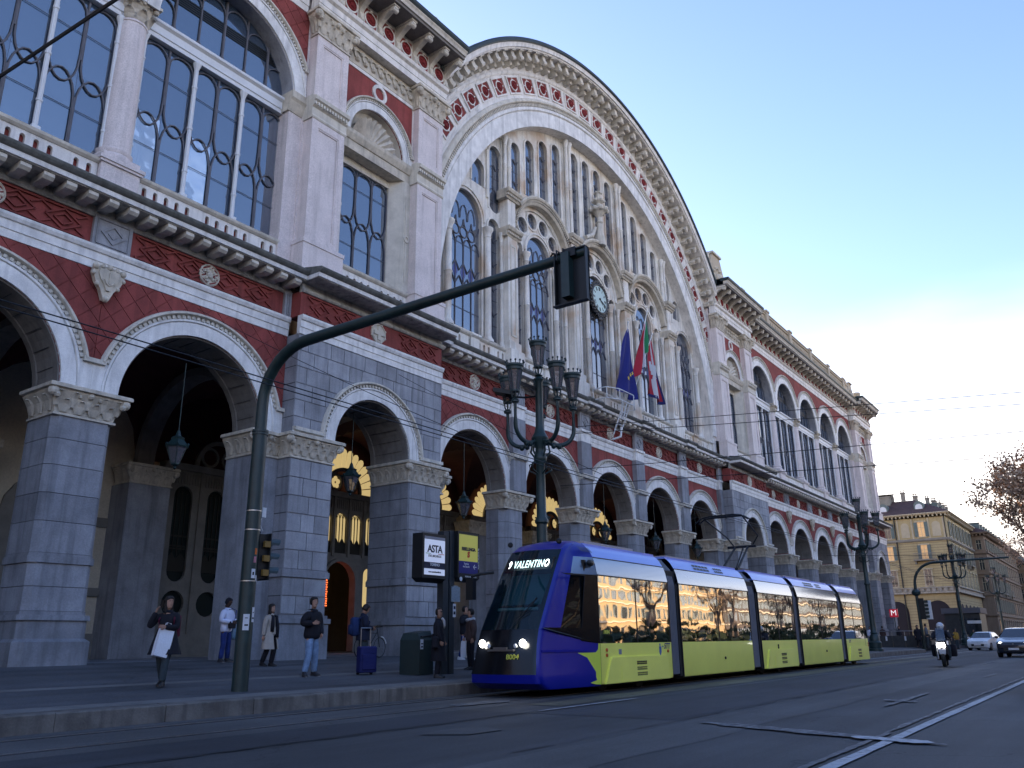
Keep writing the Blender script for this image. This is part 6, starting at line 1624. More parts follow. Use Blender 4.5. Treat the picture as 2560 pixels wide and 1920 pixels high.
# --- building B and C, further down the street
def rowhouse(x0, x1, y0, zc, col, label, st=3.7, name='apartment_block'):
    H = ob(name, None, None, label=label, cat='building')
    g = MB(); g.box(x0, x1, y0, y0+30, 0, zc-.6); P('walls', g, col, H)
    corn(H, x0, x1, y0, y0+30, zc, col, 1.0)
    g = MB(); z1 = zc+3
    g.add([(x0-.8, y0-.9, zc), (x1, y0-.9, zc), (x1, y0+30, zc), (x0-.8, y0+30, zc), (x0+4, y0+5, z1), (x1, y0+5, z1), (x1, y0+25, z1), (x0+4, y0+25, z1)], [(0, 1, 5, 4), (1, 2, 6, 5), (2, 3, 7, 6), (3, 0, 4, 7), (4, 5, 6, 7)]); P('roof', g, TILE, H)
    g = MB()
    for z in (4.6, 8.2, 12.0, 15.8): g.box(x0-.3, x1, y0-.3, y0+30, z, z+.3)
    P('string_course', g, col, H)
    n = int((x1-x0-2)/st)
    for i in range(n):
        xc = x0+2.2+i*st
        for k, (z0, za) in enumerate(((1.0, 3.8), (5.4, 7.6), (9.0, 11.4), (12.8, 15.0), (16.5, 18.2))):
            if za > zc-1: continue
            if i < 16: winset(H, (xc, y0), 0, -1, 1.15, z0, za, shut=k > 0 and i < 8, lit=(i*7+k*3) % 11 == 0, frame_m=col, balcony=(k == 2 and i % 3 == 0 and i < 9))
        if i < 12: q = MB(); q.box(xc-.6, xc+.6, y0+.6, y0+2.2, zc+.3, zc+1.9); q.box(xc-.7, xc+.7, y0+.5, y0+2.3, zc+1.9, zc+2.05); P('dormer', q, SHUT, H)
    for yc in (y0+1.0, y0+4.5):
        for z0, za in ((9.0, 11.4), (12.8, 15.0), (16.5, 18.2)): winset(H, (x0, yc), -1, 0, .9, z0, za, shut=False, frame_m=col)
    return H
rowhouse(177.8, 232, 19.2, 19.6, BRN, 'brown apartment block right behind the yellow corner house, with balconies and small dormers')
rowhouse(232.3, 330, 17.8, 17.6, mat('dull_ochre_render', (.20, .15, .105), .85, .15, .8, streak=.3), 'dull brown apartment row at the far end of the street')
rowhouse(330.5, 460, 15.5, 16, mat('grey_brown_render', (.16, .135, .12), .85, .15, .8), 'low grey-brown block closing the street behind the bare tree', 5)
# --- the opposite side of the street, seen only as reflections in the tram
BRND = mat('dark_brown_brick', (.055, .04, .032), .85, .2, .8); GOLDR = mat('ochre_stucco', (.36, .25, .12), .85, .15, .8)
for i, (x0, x1, h) in enumerate(((-60, 20, 24), (21, 84, 26), (86, 150, 24), (152, 230, 25), (232, 470, 26))):
    H = ob('apartment_block', None, None, label='%s apartment block across the street from the station, %s' % ('ochre' if i == 3 else 'brown', ('nearest the camera side', 'straight behind the camera', 'opposite the tram', 'the one mirrored gold in the tram windows', 'furthest along the opposite side')[i]), cat='building')
    y0 = -72
    g = MB(); g.box(x0, x1, y0-18, y0, 0, h); P('walls', g, GOLDR if i == 3 else BRND, H)
    g = MB(); g.box(x0-.3, x1+.3, y0-18, y0+.8, h, h+.4)
    for z in (5.2, 9.2, 13, 16.8): g.box(x0, x1, y0, y0+.35, z, z+.3)
    P('cornice', g, YBT, H)
    g = MB(); g.add([(x0, y0+.8, h+.4), (x1, y0+.8, h+.4), (x1, y0-9, h+4), (x0, y0-9, h+4)], [(0, 1, 2, 3)]); P('roof', g, TILE, H)
    g = MB(); s = MB(); x = x0+2
    while x < x1-2:
        for z in (6.2, 10.2, 14, 17.6):
            g.box(x-.6, x+.6, y0, y0+.04, z, z+2.3); s.box(x-1.15, x-.62, y0, y0+.1, z, z+2.3); s.box(x+.62, x+1.15, y0, y0+.1, z, z+2.3); s.box(x-.8, x+.8, y0, y0+.3, z+2.3, z+2.5)
        g.box(x-1.2, x+1.2, y0, y0+.04, .3, 4.2); x += 3.6
    P('windows', g, WGL, H, kind='stuff'); P('shutters', s, SHUT, H, kind='stuff')
for nm, x0, x1, y0, y1, h, lb in (('apartment_block', -110, -85, -80, 8, 22, 'ochre apartment block closing the street behind the camera'), ('apartment_block', -110, -60, 16, 60, 24, 'ochre apartment block beyond the near end of the station, behind the camera')):
    H = ob(nm, None, None, label=lb, cat='building')
    g = MB(); g.box(x0, x1, y0, y1, 0, h); P('walls', g, GOLDR, H); g = MB(); g.box(x0-1, x1+1, y0-1, y1+1, h, h+2); P('roof', g, TILE, H)
    g = MB(); y = y0+2
    while y < y1-2:
        for z in (1, 5.2, 9.2, 13.2, 17.2): g.box(x1, x1+.04, y-.6, y+.6, z, z+2.4)
        y += 3.6
    P('windows', g, WGL, H, kind='stuff')
# --- bare winter trees
BARK = mat('tree_bark', (.10, .075, .06), .9, .3, 4); TWIG = mat('reddish_twigs', (.38, .26, .19), .85, .3, 2); LEAFW = mat('dry_brown_leaves', (.48, .33, .22), .8, .4, 1.5)
def bare_tree(seed, h, spread, twigs=2600, leaves=1200):
    rnd = random.Random(seed); br = MB(); tips = []
    def grow(p, d, L_, r, lvl):
        pts = [p]; rr = [r]; q = Vector(p); dd = Vector(d)
        for k in range(3):
            dd = (dd+Vector((rnd.uniform(-.18, .18), rnd.uniform(-.18, .18), rnd.uniform(-.05, .14)))).normalized(); q = q+dd*(L_/3); pts.append(q.copy()); rr.append(r*(1-.18*(k+1)))
        br.tube(pts, rr, 6 if lvl < 2 else 4, cap=False)
        if lvl >= 4 or r < .02: tips.append((q, dd)); return
        for k in range(rnd.choice((2, 3, 3))):
            a = rnd.uniform(0, 2*pi); t = rnd.uniform(.35, .8)
            nd = (dd*(1-t*.55)+Vector((cos(a), sin(a), .22))*t*spread).normalized(); grow(pts[rnd.choice((2, 3))], nd, L_*rnd.uniform(.66, .85), r*.6, lvl+1)
        tips.append((pts[2], dd))
    trunk = MB(); trunk.tube([(0, 0, -.1), (.05, 0, h*.12), (0, .05, h*.26)], [h*.026, h*.021, h*.018], 10)
    for k in range(6): a = k*1.05+rnd.uniform(-.3, .3); grow(Vector((0, .05, h*.26)), Vector((cos(a)*.55, sin(a)*.55, 1)).normalized(), h*.27, h*.0105, 1)
    tw = MB(); lf = MB()
    for i in range(twigs):
        p, d = rnd.choice(tips); v = (d+Vector((rnd.gauss(0, .7), rnd.gauss(0, .7), rnd.gauss(.1, .6)))).normalized(); L_ = rnd.uniform(.5, 1.7)*h/14
        q = p+v*L_; w = .011*h/14; s_ = v.cross(Vector((rnd.random(), rnd.random(), rnd.random()))).normalized()*w
        tw.add([p-s_, p+s_, q], [(0, 1, 2)])
        for u in range(2):
            m_ = p+v*L_*rnd.uniform(.3, .9); e = m_+Vector((rnd.gauss(0, .3), rnd.gauss(0, .3), rnd.gauss(.05, .25)))*h/14; tw.add([m_-s_*.6, m_+s_*.6, e], [(0, 1, 2)])
            if rnd.random() < leaves/twigs:
                a1 = Vector((rnd.gauss(0, 1), rnd.gauss(0, 1), rnd.gauss(0, 1))).normalized()*.06*h/14*1.6; a2 = a1.cross(Vector((rnd.gauss(0, 1), rnd.gauss(0, 1), rnd.gauss(0, 1)))).normalized()*.06*h/14*1.6
                lf.add([e-a1, e+a2, e+a1, e-a2], [(0, 1, 2, 3)])
    return trunk.mesh('trunk', BARK, True), br.mesh('branches', BARK, True), tw.mesh('twigs', TWIG), lf.mesh('leaves', LEAFW)
TM = [bare_tree(3, 20, .95, 9000, 9000), bare_tree(8, 17, .9, 4200, 3000)]
def tree(i, x, y, rz, label, sc=1., grp=None):
    t = ob('bare_tree', None, None, (x, y, 0), rotz=rz, label=label, cat='tree', group=grp, scale=(sc, sc, sc)); a = TM[i]
    ob('trunk', a[0], t); ob('branches', a[1], t); ob('twigs', a[2], t, kind='stuff'); ob('dry_leaves', a[3], t, kind='stuff')
tree(0, 98, 3.2, .4, 'tall winter tree with thin brown leaves at the right edge of the picture')
tree(1, 142, 7.2, 2.0, 'second bare tree behind the tall one, in front of the dull brown buildings')
for k, (x, y) in enumerate(((28, -20), (44, -21), (64, -20), (85, -22), (104, -20), (116, -27), (128, -20), (140, -26), (154, -20), (168, -27), (182, -20), (205, -22))): tree(k % 2, x, y, k*1.3, 'bare park tree across the street, %s along the row mirrored in the tram' % ('first', 'second', 'third', 'fourth', 'fifth', 'sixth', 'seventh', 'eighth', 'ninth', 'tenth', 'eleventh', 'twelfth')[k], .95, 'bare trees across the street')

REFHEDGE = mat('dark_reflection_hedge', (.02, .035, .015), .9, .5, 2)  # unseen row added to darken the lower part of the tram window reflections
g = MB(); rnd = random.Random(12)
for i in range(5200):
    x = rnd.uniform(12, 300); y = rnd.uniform(-24, -18); top = 2.6+.8*sin(x*.23)+.4*sin(x*.9); z = rnd.uniform(0, top); r = rnd.uniform(.25, .5)
    a = Vector((rnd.gauss(0, 1), rnd.gauss(0, 1), rnd.gauss(0, 1))).normalized()*r; b = a.cross(Vector((rnd.gauss(0, 1), rnd.gauss(0, 1), rnd.gauss(0, 1)))).normalized()*r; c = Vector((x, y, z)); g.add([c-a, c+b, c+a, c-b], [(0, 1, 2, 3)])
hg = P('reflection_hedge', g, REFHEDGE, None); hg['kind'] = 'stuff'; hg['label'] = 'unseen dark shrubbery added across the street to darken the tram window reflections'; hg['category'] = 'reflection_hedge'
# ================================================================== STREET FURNITURE
def vpath(c, pts): return [(c[0]+x, c[1]+y, c[2]+z) for x, y, z in pts]
# ---- signal mast with long arm
SX, SY = 10.62, 13.98
SG = ob('traffic_signal_mast', None, None, (SX, SY, .31), label='dark green traffic light mast in the foreground, its long arm curving over the road', cat='traffic light')
g = MB(); g.tube([(0, 0, 0), (0, 0, 5.05)], [.155, .145], 20); P('pole', g, IRON, SG, smooth=True, auto=50)
g = MB(); arc = [(0, 0, 5.0), (0, 0, 5.7)]+[(0, -1.25*(1-cos(t*pi/2/9)), 5.7+1.12*sin(t*pi/2/9)) for t in range(1, 10)]+[(0, -3.2, 6.83), (0, -5.4, 6.85), (0, -7.95, 6.86)]
g.tube(arc, [.12, .12]+[.118]*9+[.105, .095, .085], 16); P('arm', g, IRON, SG, smooth=True, auto=50)
g = MB()
for z in (5.0, 5.06): g.tube([(0, 0, z), (0, 0, z+.05)], .165, 20)
P('collar', g, IRON, SG)
hd = MB(); Y_ = -7.67
hd.box(-.02, .02, Y_-.30, Y_+.30, 6.02, 6.93)
for (a, b, c, d) in ((Y_-.30, Y_-.28, 6.02, 6.93), (Y_+.28, Y_+.30, 6.02, 6.93)): hd.box(-.10, .02, a, b, c, d)
hd.box(-.10, .02, Y_-.30, Y_+.30, 6.91, 6.93); hd.box(-.10, .02, Y_-.30, Y_+.34, 6.0, 6.02)
S1 = P('signal_backplate', hd, BLACK, SG)
g = MB(); g.box(-.16, -.02, Y_-.02, Y_+.13, 6.1, 6.88)
P('signal_box', g, IRON, S1)
g = MB()
for z in (6.22, 6.48, 6.74): g.sweep([(.0, .0), (.10, .0), (.10, .14), (.09, .14), (.09, .03), (0, .03)], 0, 0, 0, 2*pi, 14); 
g = MB()
for z in (6.22, 6.48, 6.74):
    for k in range(12):
        a0, a1 = pi*k/12, pi*(k+1)/12
        g.add([(.02, Y_+.1*cos(a0), z+.1*sin(a0)), (.02, Y_+.1*cos(a1), z+.1*sin(a1)), (.22, Y_+.1*cos(a1), z+.1*sin(a1)), (.24, Y_+.1*cos(a0), z+.1*sin(a0))], [(0, 1, 2, 3)])
P('visor', g, BLACK, S1)
g = MB(); g.tube([(-.06, Y_+.1, 6.83), (-.05, Y_+.34, 6.98), (0, Y_+.5, 6.86)], .018, 6); g.box(-.12, .12, Y_-.12, Y_+.12, 6.8, 6.95)
for k in (.1, .22): g.tube([(-.13, Y_+k, 6.78), (-.13, Y_+k, 6.96), (.13, Y_+k, 6.96)], .015, 5)
P('clamp', g, BLACK, S1)
# second head on the mast, facing along the street
g = MB(); g.box(.12, .34, -.1, .12, 2.1, 2.98); S2 = P('signal_box', g, BLACK, SG)
g = MB(); g.box(.335, .36, -.17, .17, 2.08, 3.0); P('backplate', g, BLACK, S2)
g = MB()
for z in (2.25, 2.53, 2.81): g.box(.2, .338, -.175, -.12, z-.09, z+.03); g.box(.362, .366, -.17, .17, z-.12, z-.105)
P('yellow_edge', g, mat('signal_yellow', (.22, .13, .03), .5, .1), S2)
SVIS = mat('signal_visor_blue_green', (.03, .06, .075), .4, .1)
for z in (2.25, 2.53, 2.81):
    g = MB(); vs = []
    for k in range(9):
        a = radians(-15)+radians(210)*k/8
        for x, t in ((.36, 1), (.62+.06*sin(a), 1.0)): vs.append((x, .115*cos(a), z+.115*sin(a)))
    g.add(vs, [(i*2, i*2+1, i*2+3, i*2+2) for i in range(8)]); P('visor', g, SVIS, S2)
    g = MB(); g.lathe([(.001, 0), (.1, 0)], (0, 0, 0), 14); g.v = [(.365, y, z+x) for x, y, zz in g.v]; P('lens', g, BLACK, S2)
g = MB(); g.tube([(0, 0, 3.02), (.2, 0, 3.02)], .02, 6); g.tube([(0, 0, 2.12), (.2, 0, 2.12)], .02, 6); P('bracket', g, BLACK, S2)
g = MB(); 
for z in (3.04, 3.42, 2.04): g.tube([(0, 0, z), (0, 0, z+.018)], .158, 20)
P('steel_band', g, mat('steel_band', (.6, .6, .6), .3, .1, metal=.8), SG)
g = MB(); g.box(.16, .26, -.06, .02, 3.32, 3.52); g.tube([(.2, -.02, 3.32), (.14, -.02, 3.2), (.24, -.02, 3.05)], .008, 5); P('sensor_box', g, WHITEP, SG)
PAPER = mat('paper_white', (.68, .69, .72), .8, .08, 20)
def sticker(a0, a1, z0, z1, m, r=.159, name='sticker'):
    g = MB(); n = 6; vs = []
    for k in range(n+1):
        a = radians(a0+(a1-a0)*k/n)
        for z in (z0, z1): vs.append((r*sin(a), -r*cos(a), z))
    g.add(vs, [(i*2, i*2+2, i*2+3, i*2+1) for i in range(n)]); return P(name, g, m, SG)
sticker(10, 48, 1.27, 1.55, PAPER); sticker(-52, -8, 1.12, 1.42, PAPER)
sticker(14, 40, 1.33, 1.36, BLACK, .1605); sticker(16, 30, 1.44, 1.46, BLACK, .1605); sticker(-40, -15, 1.2, 1.23, BLACK, .1605); sticker(-40, -20, 1.34, 1.355, BLACK, .1605)
sticker(-20, 12, 2.10, 2.28, PAPER, .152); sticker(-12, 2, 2.16, 2.22, BLACK, .1535); sticker(18, 50, 2.06, 2.16, PAPER, .152); sticker(-10, 14, 2.4, 2.52, mat('sticker_pink', (.5, .2, .25), .7, .3, 30), .152); sticker(-4, 16, 2.56, 2.68, ORG, .152)
# ---- candelabra street lamps
LGL = glassmat('lantern_glass', (.22, .21, .23), .55, .15, tcol=(.8, .78, .8), fres=1.5)
def lantern(r=.235, h=.98):
    """open-topped tapered lantern, base at z=0"""
    d = {}
    g = MB(); g.lathe([(r*.55, .25), (r*.98, h-.13)], seg=8); d['glass'] = g.mesh('glass', LGL)
    g = MB()
    for k in range(8): a = k*pi/4; g.tube([(r*.56*cos(a), r*.56*sin(a), .25), (r*cos(a), r*sin(a), h-.13)], .014, 4)
    g.lathe([(r*.5, .22), (r*.6, .22), (r*.6, .27), (r*.5, .27)], seg=16)
    for k in range(6): a = k*pi/3; g.tube([(.05*cos(a), .05*sin(a), .0), (r*.42*cos(a), r*.42*sin(a), .08), (r*.55*cos(a), r*.55*sin(a), .24)], .014, 4)
    g.lathe([(.09, -.06), (.13, -.03), (.09, 0), (.05, .03)], seg=12)
    d['frame'] = g.mesh('lantern_frame', IRON)
    g = MB(); g.lathe([(r*.98, h-.14), (r*1.06, h-.13), (r*1.08, h-.06), (r*1.18, h-.02), (r*1.18, h+.03), (r*1.1, h+.04), (r*.9, h+.02), (r*.9, h-.1)], seg=24)
    for k in range(12): a = 2*pi*k/12; g.tube([(r*1.12*cos(a), r*1.12*sin(a), h+.03), (r*1.18*cos(a), r*1.18*sin(a), h+.1)], .014, 4); g.ball((r*1.19*cos(a), r*1.19*sin(a), h+.12), .034, 6, 4)
    d['crown'] = g.mesh('lantern_crown', IRON); return d
LD = lantern()
SHAFT = MB(); SHAFT.lathe([(.46, 0), (.46, .12), (.38, .16), (.40, .5), (.30, .6), (.28, .9), (.20, 1.0), (.24, 1.06), (.2, 1.12), (.165, 1.5), (.155, 3.9), (.2, 3.95), (.2, 4.02), (.145, 4.1), (.13, 5.6), (.19, 5.7), (.2, 5.8), (.15, 5.9), (.14, 6.05), (.23, 6.2), (.26, 6.35), (.17, 6.5), (.12, 6.7), (.11, 8.0), (.16, 8.1), (.07, 8.2)], seg=20)
SHM = SHAFT.mesh('lamp_post_shaft', IRON, True, auto=40)
def armmesh(L_=1.07):
    g = MB(); g.tube([(.1, 0, 6.28), (.3, 0, 6.2), (.5, 0, 6.15)]+[(L_-.5+.5*sin(t*pi/12)*1.0, 0, 6.62-.47*cos(t*pi/12)) for t in range(1, 7)]+[(L_, 0, 7.25)], [.05, .05, .06]+[.065]*6+[.06], 8)
    g.tube([(.14, 0, 5.75), (.3, 0, 5.95), (.26, 0, 6.15), (.4, 0, 6.2)], .03, 6); g.ball((.6, 0, 6.12), .085, 8, 6); g.ball((.42, 0, 6.12), .075, 8, 6)
    g.lathe([(.07, 7.2), (.12, 7.22), (.12, 7.28), (.07, 7.32)], (L_, 0, 0), 12)
    g.tube([(.1, 0, 5.3), (.34, 0, 5.42), (.36, 0, 5.6), (.24, 0, 5.62)], .024, 5)
    return g.mesh('lamp_arm', IRON, True, auto=50)
ARM = armmesh()
def lamp(x, y, z, rz, label, flood=False, n=5):
    L_ = ob('candelabra_lamp', None, None, (x, y, z), rotz=rz, label=label, cat='street lamp', group='candelabra street lamps along the kerb', scale=(1, 1, 1.06))
    ob('shaft', SHM, L_)
    def lan(px, py, pz_):
        a = ob('lantern', LD['frame'], L_, (px, py, pz_)); ob('glass', LD['glass'], a); ob('crown', LD['crown'], a)
    lan(0, 0, 8.25)
    for k in range(n):
        a = 2*pi*k/n; o = ob('lamp_arm', ARM, L_); o.rotation_euler = (0, 0, a); lan(1.07*cos(a), 1.07*sin(a), 7.3)
    if flood:
        g = MB(); g.obox((.35, -.12, 7.95), Vector((1, 0, .5)).normalized(), (0, 1, 0), Vector((-.5, 0, 1)).normalized(), .34, .26, .05); g.obox((1.0, .3, 7.75), Vector((1, .2, .25)).normalized(), Vector((-.2, 1, 0)).normalized(), (0, 0, 1), .34, .24, .06); g.tube([(0, 0, 7.6), (.5, 0, 7.62), (1.0, .3, 7.66)], .03, 6)
        P('floodlight', g, BLACK, L_)
    return L_
lamp(20.42, 13.5, .30, radians(100), 'green candelabra lamp standing behind the tram cab, with two floodlights', True)
lamp(59.3, 13.6, .30, radians(70), 'candelabra lamp just beyond the rear of the tram, stickers round its foot')
lamp(96.5, 13.6, .30, radians(80), 'smaller looking candelabra lamp before the yellow corner house')
lamp(130, 13.6, .0, radians(60), 'distant candelabra lamp before the brown apartment block')
# ---- second signal gantry at the crossing
G2 = ob('traffic_signal_mast', None, None, (78, 14.1, .02), label='distant traffic light mast with a long bent arm, beside the metro stairs', cat='traffic light')
g = MB(); g.tube([(0, 0, 0), (0, 0, 5.3)]+[(0, -1.7*(1-cos(t*pi/16)), 5.3+1.75*sin(t*pi/16)) for t in range(1, 9)]+[(0, -4, 7.1), (0, -7.2, 7.12)], [.13, .12]+[.11]*8+[.09, .07], 12); P('arm', g, IRON, G2, smooth=True, auto=50)
g = MB(); g.lathe([(.12, 4.4), (.32, 4.5), (.36, 4.7), (.3, 4.85), (.12, 4.95)], seg=12); P('collar', g, IRON, G2)
g = MB(); g.box(-.15, .15, -.5, -.1, 2.5, 4.2); h_ = P('signal_box', g, BLACK, G2)
g = MB()
for z in (2.7, 3.0, 3.3, 3.6, 3.9): g.box(-.12, .12, -.78, -.5, z-.08, z+.12)
P('visor', g, IRON, h_)
g = MB(); g.box(-.02, .02, -1.0, -.42, 2.5, 4.0); P('white_backplate', g, WHITEP, h_)
# ---- stop totem with adverts
TT = ob('tram_stop_totem', None, None, (17.78, 14.9, .36), label='dark tram stop column carrying two lit advert boxes, white and yellow', cat='information column')
DKG_ = mat('charcoal_metal', (.028, .035, .042), .5, .15, 3)
g = MB(); g.box(-.24, -.02, -.09, .12, 0, 3.72); g.box(.05, .26, -.07, .12, 0, 3.76); g.box(-.02, .05, .0, .1, 0, 3.7); P('column', g, DKG_, TT)
def adbox(x0, x1, z0, z1, nm):
    g = MB(); g.box(x0, x1, -.2, .16, z0+.1, z1); g.add([(x0, -.2, z0+.1), (x1, -.2, z0+.1), (x1, -.02, z0), (x0+.12, -.02, z0), (x0, .16, z0+.1), (x1, .16, z0+.1), (x1, .12, z0), (x0+.12, .12, z0)], [(0, 1, 2, 3), (4, 7, 6, 5), (0, 3, 7, 4), (1, 5, 6, 2), (3, 2, 6, 7)]); return P(nm, g, BLACK, TT)
def flat(parent, x0, x1, z0, z1, m, name, y=-.205): g = MB(); g.box(x0, x1, y, y+.01, z0, z1); return P(name, g, m, parent)
SCW = mat('lit_poster_white', (.6, .64, .75), .4, .0, emis=(.72, .80, 1), estr=.10); SCY = mat('lit_poster_yellow', (.60, .56, .10), .4, .0, emis=(1, .9, .2), estr=.03); SCB = mat('poster_blue', (.01, .015, .16), .4, 0)
INK = mat('poster_ink', (.01, .015, .04), .5, 0); REDI = mat('poster_red', (.5, .03, .02), .5, 0); WTX = mat('white_lettering', (.7, .72, .75), .5, 0); GRN = mat('poster_green', (.1, .35, .12), .5, 0)
B1 = adbox(-1.22, -.26, 2.32, 3.58, 'white_advert_box')
flat(B1, -1.15, -.32, 2.50, 3.50, INK, 'screen', -.203); flat(B1, -1.15, -.32, 2.83, 3.42, SCW, 'poster', -.207); flat(B1, -1.15, -.32, 2.50, 2.66, SCW, 'poster', -.207); flat(B1, -1.15, -.32, 3.42, 3.5, mat('poster_grey', (.25, .25, .28), .5, 0), 'poster', -.207)
text('lettering', 'ASTA', .27, INK, B1, (-.735, -.212, 3.17), (1, 0, 0), (0, 0, 1), bold=.006, space_character=.88)
flat(B1, -1.10, -.9, 3.045, 3.06, GRN, 'stripe', -.213); flat(B1, -.6, -.36, 3.045, 3.06, REDI, 'stripe', -.213)
text('lettering', 'DELMOBILE', .085, INK, B1, (-.735, -.212, 2.99), (1, 0, 0), (0, 0, 1), bold=.001, space_character=1.25)
text('lettering', 'TORINO', .10, WTX, B1, (-.735, -.212, 2.765), (1, 0, 0), (0, 0, 1), bold=.002); text('lettering', 'VIA CARNAGLIONE 9', .028, WTX, B1, (-.735, -.212, 2.695), (1, 0, 0), (0, 0, 1)) if False else None
text('lettering', 'www.astadelmobile.it', .058, INK, B1, (-.735, -.212, 2.58), (1, 0, 0), (0, 0, 1), bold=.001)
B2 = adbox(.24, 1.20, 2.40, 3.76, 'yellow_advert_box')
flat(B2, .29, 1.12, 2.95, 3.68, SCY, 'poster'); flat(B2, .29, 1.12, 2.62, 2.95, SCB, 'poster')
text('lettering', 'ESSELUNGA', .125, INK, B2, (.705, -.209, 3.28), (1, 0, 0), (0, 0, 1), bold=.006, space_character=.9)
text('lettering', 'S', .21, REDI, B2, (.70, -.209, 3.13), (1, 0, 0), (0, 0, 1), bold=.012, shear=.1)
text('lettering', 'Torino\nvia Sacchi', .075, WTX, B2, (.60, -.209, 2.84), (1, 0, 0), (0, 0, 1))
g = MB(); g.obox((.99, -.209, 2.81), (1, 0, 0), (0, 1, 0), (0, 0, 1), .065, .003, .009)
for s in (-1, 1): g.obox((.95, -.209, 2.81+s*.03), Vector((1, 0, s)).normalized(), (0, 1, 0), Vector((-s, 0, 1)).normalized(), .045, .003, .008)
P('arrow', g, WTX, B2)
text('lettering', 'PORTA NUOVA FS', .06, WTX, B2, (.80, -.209, 2.53), (1, 0, 0), (0, 0, 1)); text('lettering', 'PORTA NUOVA FS', .07, WTX, B2, (1.206, -.03, 3.05), (0, 0, 1), (0, -1, 0)) if False else text('lettering', 'PORTA NUOVA FS', .07, WTX, B2, (1.16, -.209, 3.05), (0, 0, 1), (-1, 0, 0))
g = MB(); g.box(.10, .46, -.11, -.085, 1.85, 2.25); g.box(.2, .36, -.11, -.085, 2.25, 2.28); P('timetable_case', g, mat('timetable_grey', (.24, .29, .33), .6, .25, 25), TT)
g = MB(); g.box(.2, .32, -.08, -.072, 1.45, 1.8); sg_ = P('notice', g, PAPER, TT); g = MB(); g.box(.22, .3, -.083, -.08, 1.52, 1.6); g.box(.22, .3, -.083, -.08, 1.66, 1.74); P('notice_print', g, INK, sg_)
g = MB(); g.sweep([(.001, -.206), (.06, -.206), (.06, -.2), (.001, -.2)], .38, 2.46, 0, 2*pi, 14); P('round_sticker', g, PAPER, TT)
# ---- bin
BN = ob('litter_bin', None, None, (17.0, 15.2, .38), rotz=.15, label='dark green litter bin with sloping top, half hidden by the woman in sunglasses', cat='litter bin')
g = MB(); g.loft([[(-.36, -.3, 0), (.3, -.3, 0), (.3, .3, 0), (-.36, .3, 0)], [(-.36, -.3, .85), (.3, -.3, .85), (.3, .3, .85), (-.36, .3, .85)], [(-.3, -.2, 1.02), (.3, -.2, 1.08), (.3, .25, 1.08), (-.3, .25, 1.02)]]); P('body', g, mat('dark_green_plastic', (.014, .03, .03), .5, .15), BN)
g = MB(); g.box(-.33, -.2, -.31, -.302, .62, .86); t_ = P('bin_notice', g, PAPER, BN); g = MB(); g.box(-.31, -.22, -.314, -.31, .66, .7); g.box(-.31, -.22, -.314, -.31, .74, .77); P('notice_print', g, INK, t_)
g = MB(); g.tube([(-.3, -.3, .93), (.25, -.3, .97)], .02, 6); P('bin_handle', g, BLACK, BN)
# ---- suitcase
SUN = mat('navy_fabric', (.008, .012, .10), .7, .1, 4)
SU = ob('suitcase', None, None, (15.72, 15.75, .41), rotz=-.35, label='tall navy blue trolley suitcase with its handle pulled out', cat='suitcase')
def rbox(g, x0, x1, y0, y1, z0, z1, r=.05):
    def ring(z, e): 
        p = []
        for cx, cy, a0 in ((x1-r, y1-r, 0), (x0+r, y1-r, pi/2), (x0+r, y0+r, pi), (x1-r, y0+r, 3*pi/2)):
            for k in range(4): a = a0+k*pi/6; p.append((cx+(r-e)*cos(a)*(1), cy+(r-e)*sin(a), z))
        return p
    g.loft([ring(z0, r*.5), ring(z0+r*.5, 0), ring(z1-r*.6, 0), ring(z1, r*.6)])
g = MB(); rbox(g, -.23, .23, -.14, .14, .05, .68); P('case_body', g, SUN, SU, smooth=True, auto=40)
g = MB(); rbox(g, -.19, .19, -.17, -.13, .12, .5, .03); P('front_pocket', g, SUN, SU)
g = MB()
for s in (-.13, .13): g.tube([(s, .1, .66), (s, .1, 1.12)], .012, 6)
g.tube([(-.14, .1, 1.12), (.14, .1, 1.12)], .018, 6); P('telescopic_handle', g, STEEL, SU)
for s in (-.18, .18): g = MB(); g.sweep([(.0, .08), (.035, .08), (.035, .12), (0, .12)], s, .035, 0, 2*pi, 10); P('wheel', g, BLACK, SU)
# ---- bicycle against the pier
BK = ob('bicycle', None, None, (21.1, 21.0, .68), rotz=.12, label='black bicycle leaning at the foot of the ashlar pier', cat='bicycle')
def wheel_(x, nm):
    g = MB(); g.sweep([(.32, -.015), (.34, 0), (.32, .015), (.30, 0)], 0, .34, 0, 2*pi, 28); w = P(nm, g, BLACK, BK, (x, 0, 0)); g = MB()
    for k in range(12): a = k*pi/6; g.tube([(0, 0, .34), (.31*cos(a), 0, .34+.31*sin(a))], .003, 4)
    P('spokes', g, STEEL, w)
wheel_(-.52, 'wheel'); wheel_(.52, 'wheel')
g = MB(); F_ = [(-.52, 0, .34), (-.12, 0, .3), (-.2, 0, .82), (.38, 0, .86), (.52, 0, .34)]
g.tube([F_[0], F_[1], F_[3]], .016, 6); g.tube([F_[1], F_[2], (.34, 0, .8)], .016, 6); g.tube([F_[0], F_[2]], .012, 6); g.tube([(.34, 0, .98), F_[3], F_[4]], .016, 6); P('frame', g, BLACK, BK)
g = MB(); g.ball((-.22, 0, .92), .12, 8, 5, 1, .6, .25); P('saddle', g, BLACK, BK)
g = MB(); g.tube([(.3, -.26, 1.02), (.36, 0, 1.0), (.3, .26, 1.02)], .014, 6); P('handlebar', g, BLACK, BK)
g = MB(); g.sweep([(.345, -.03), (.375, -.03), (.375, .03), (.345, .03)], .52, .34, radians(20), radians(75), 10); P('white_mudguard_tip', g, WHITEP, BK)
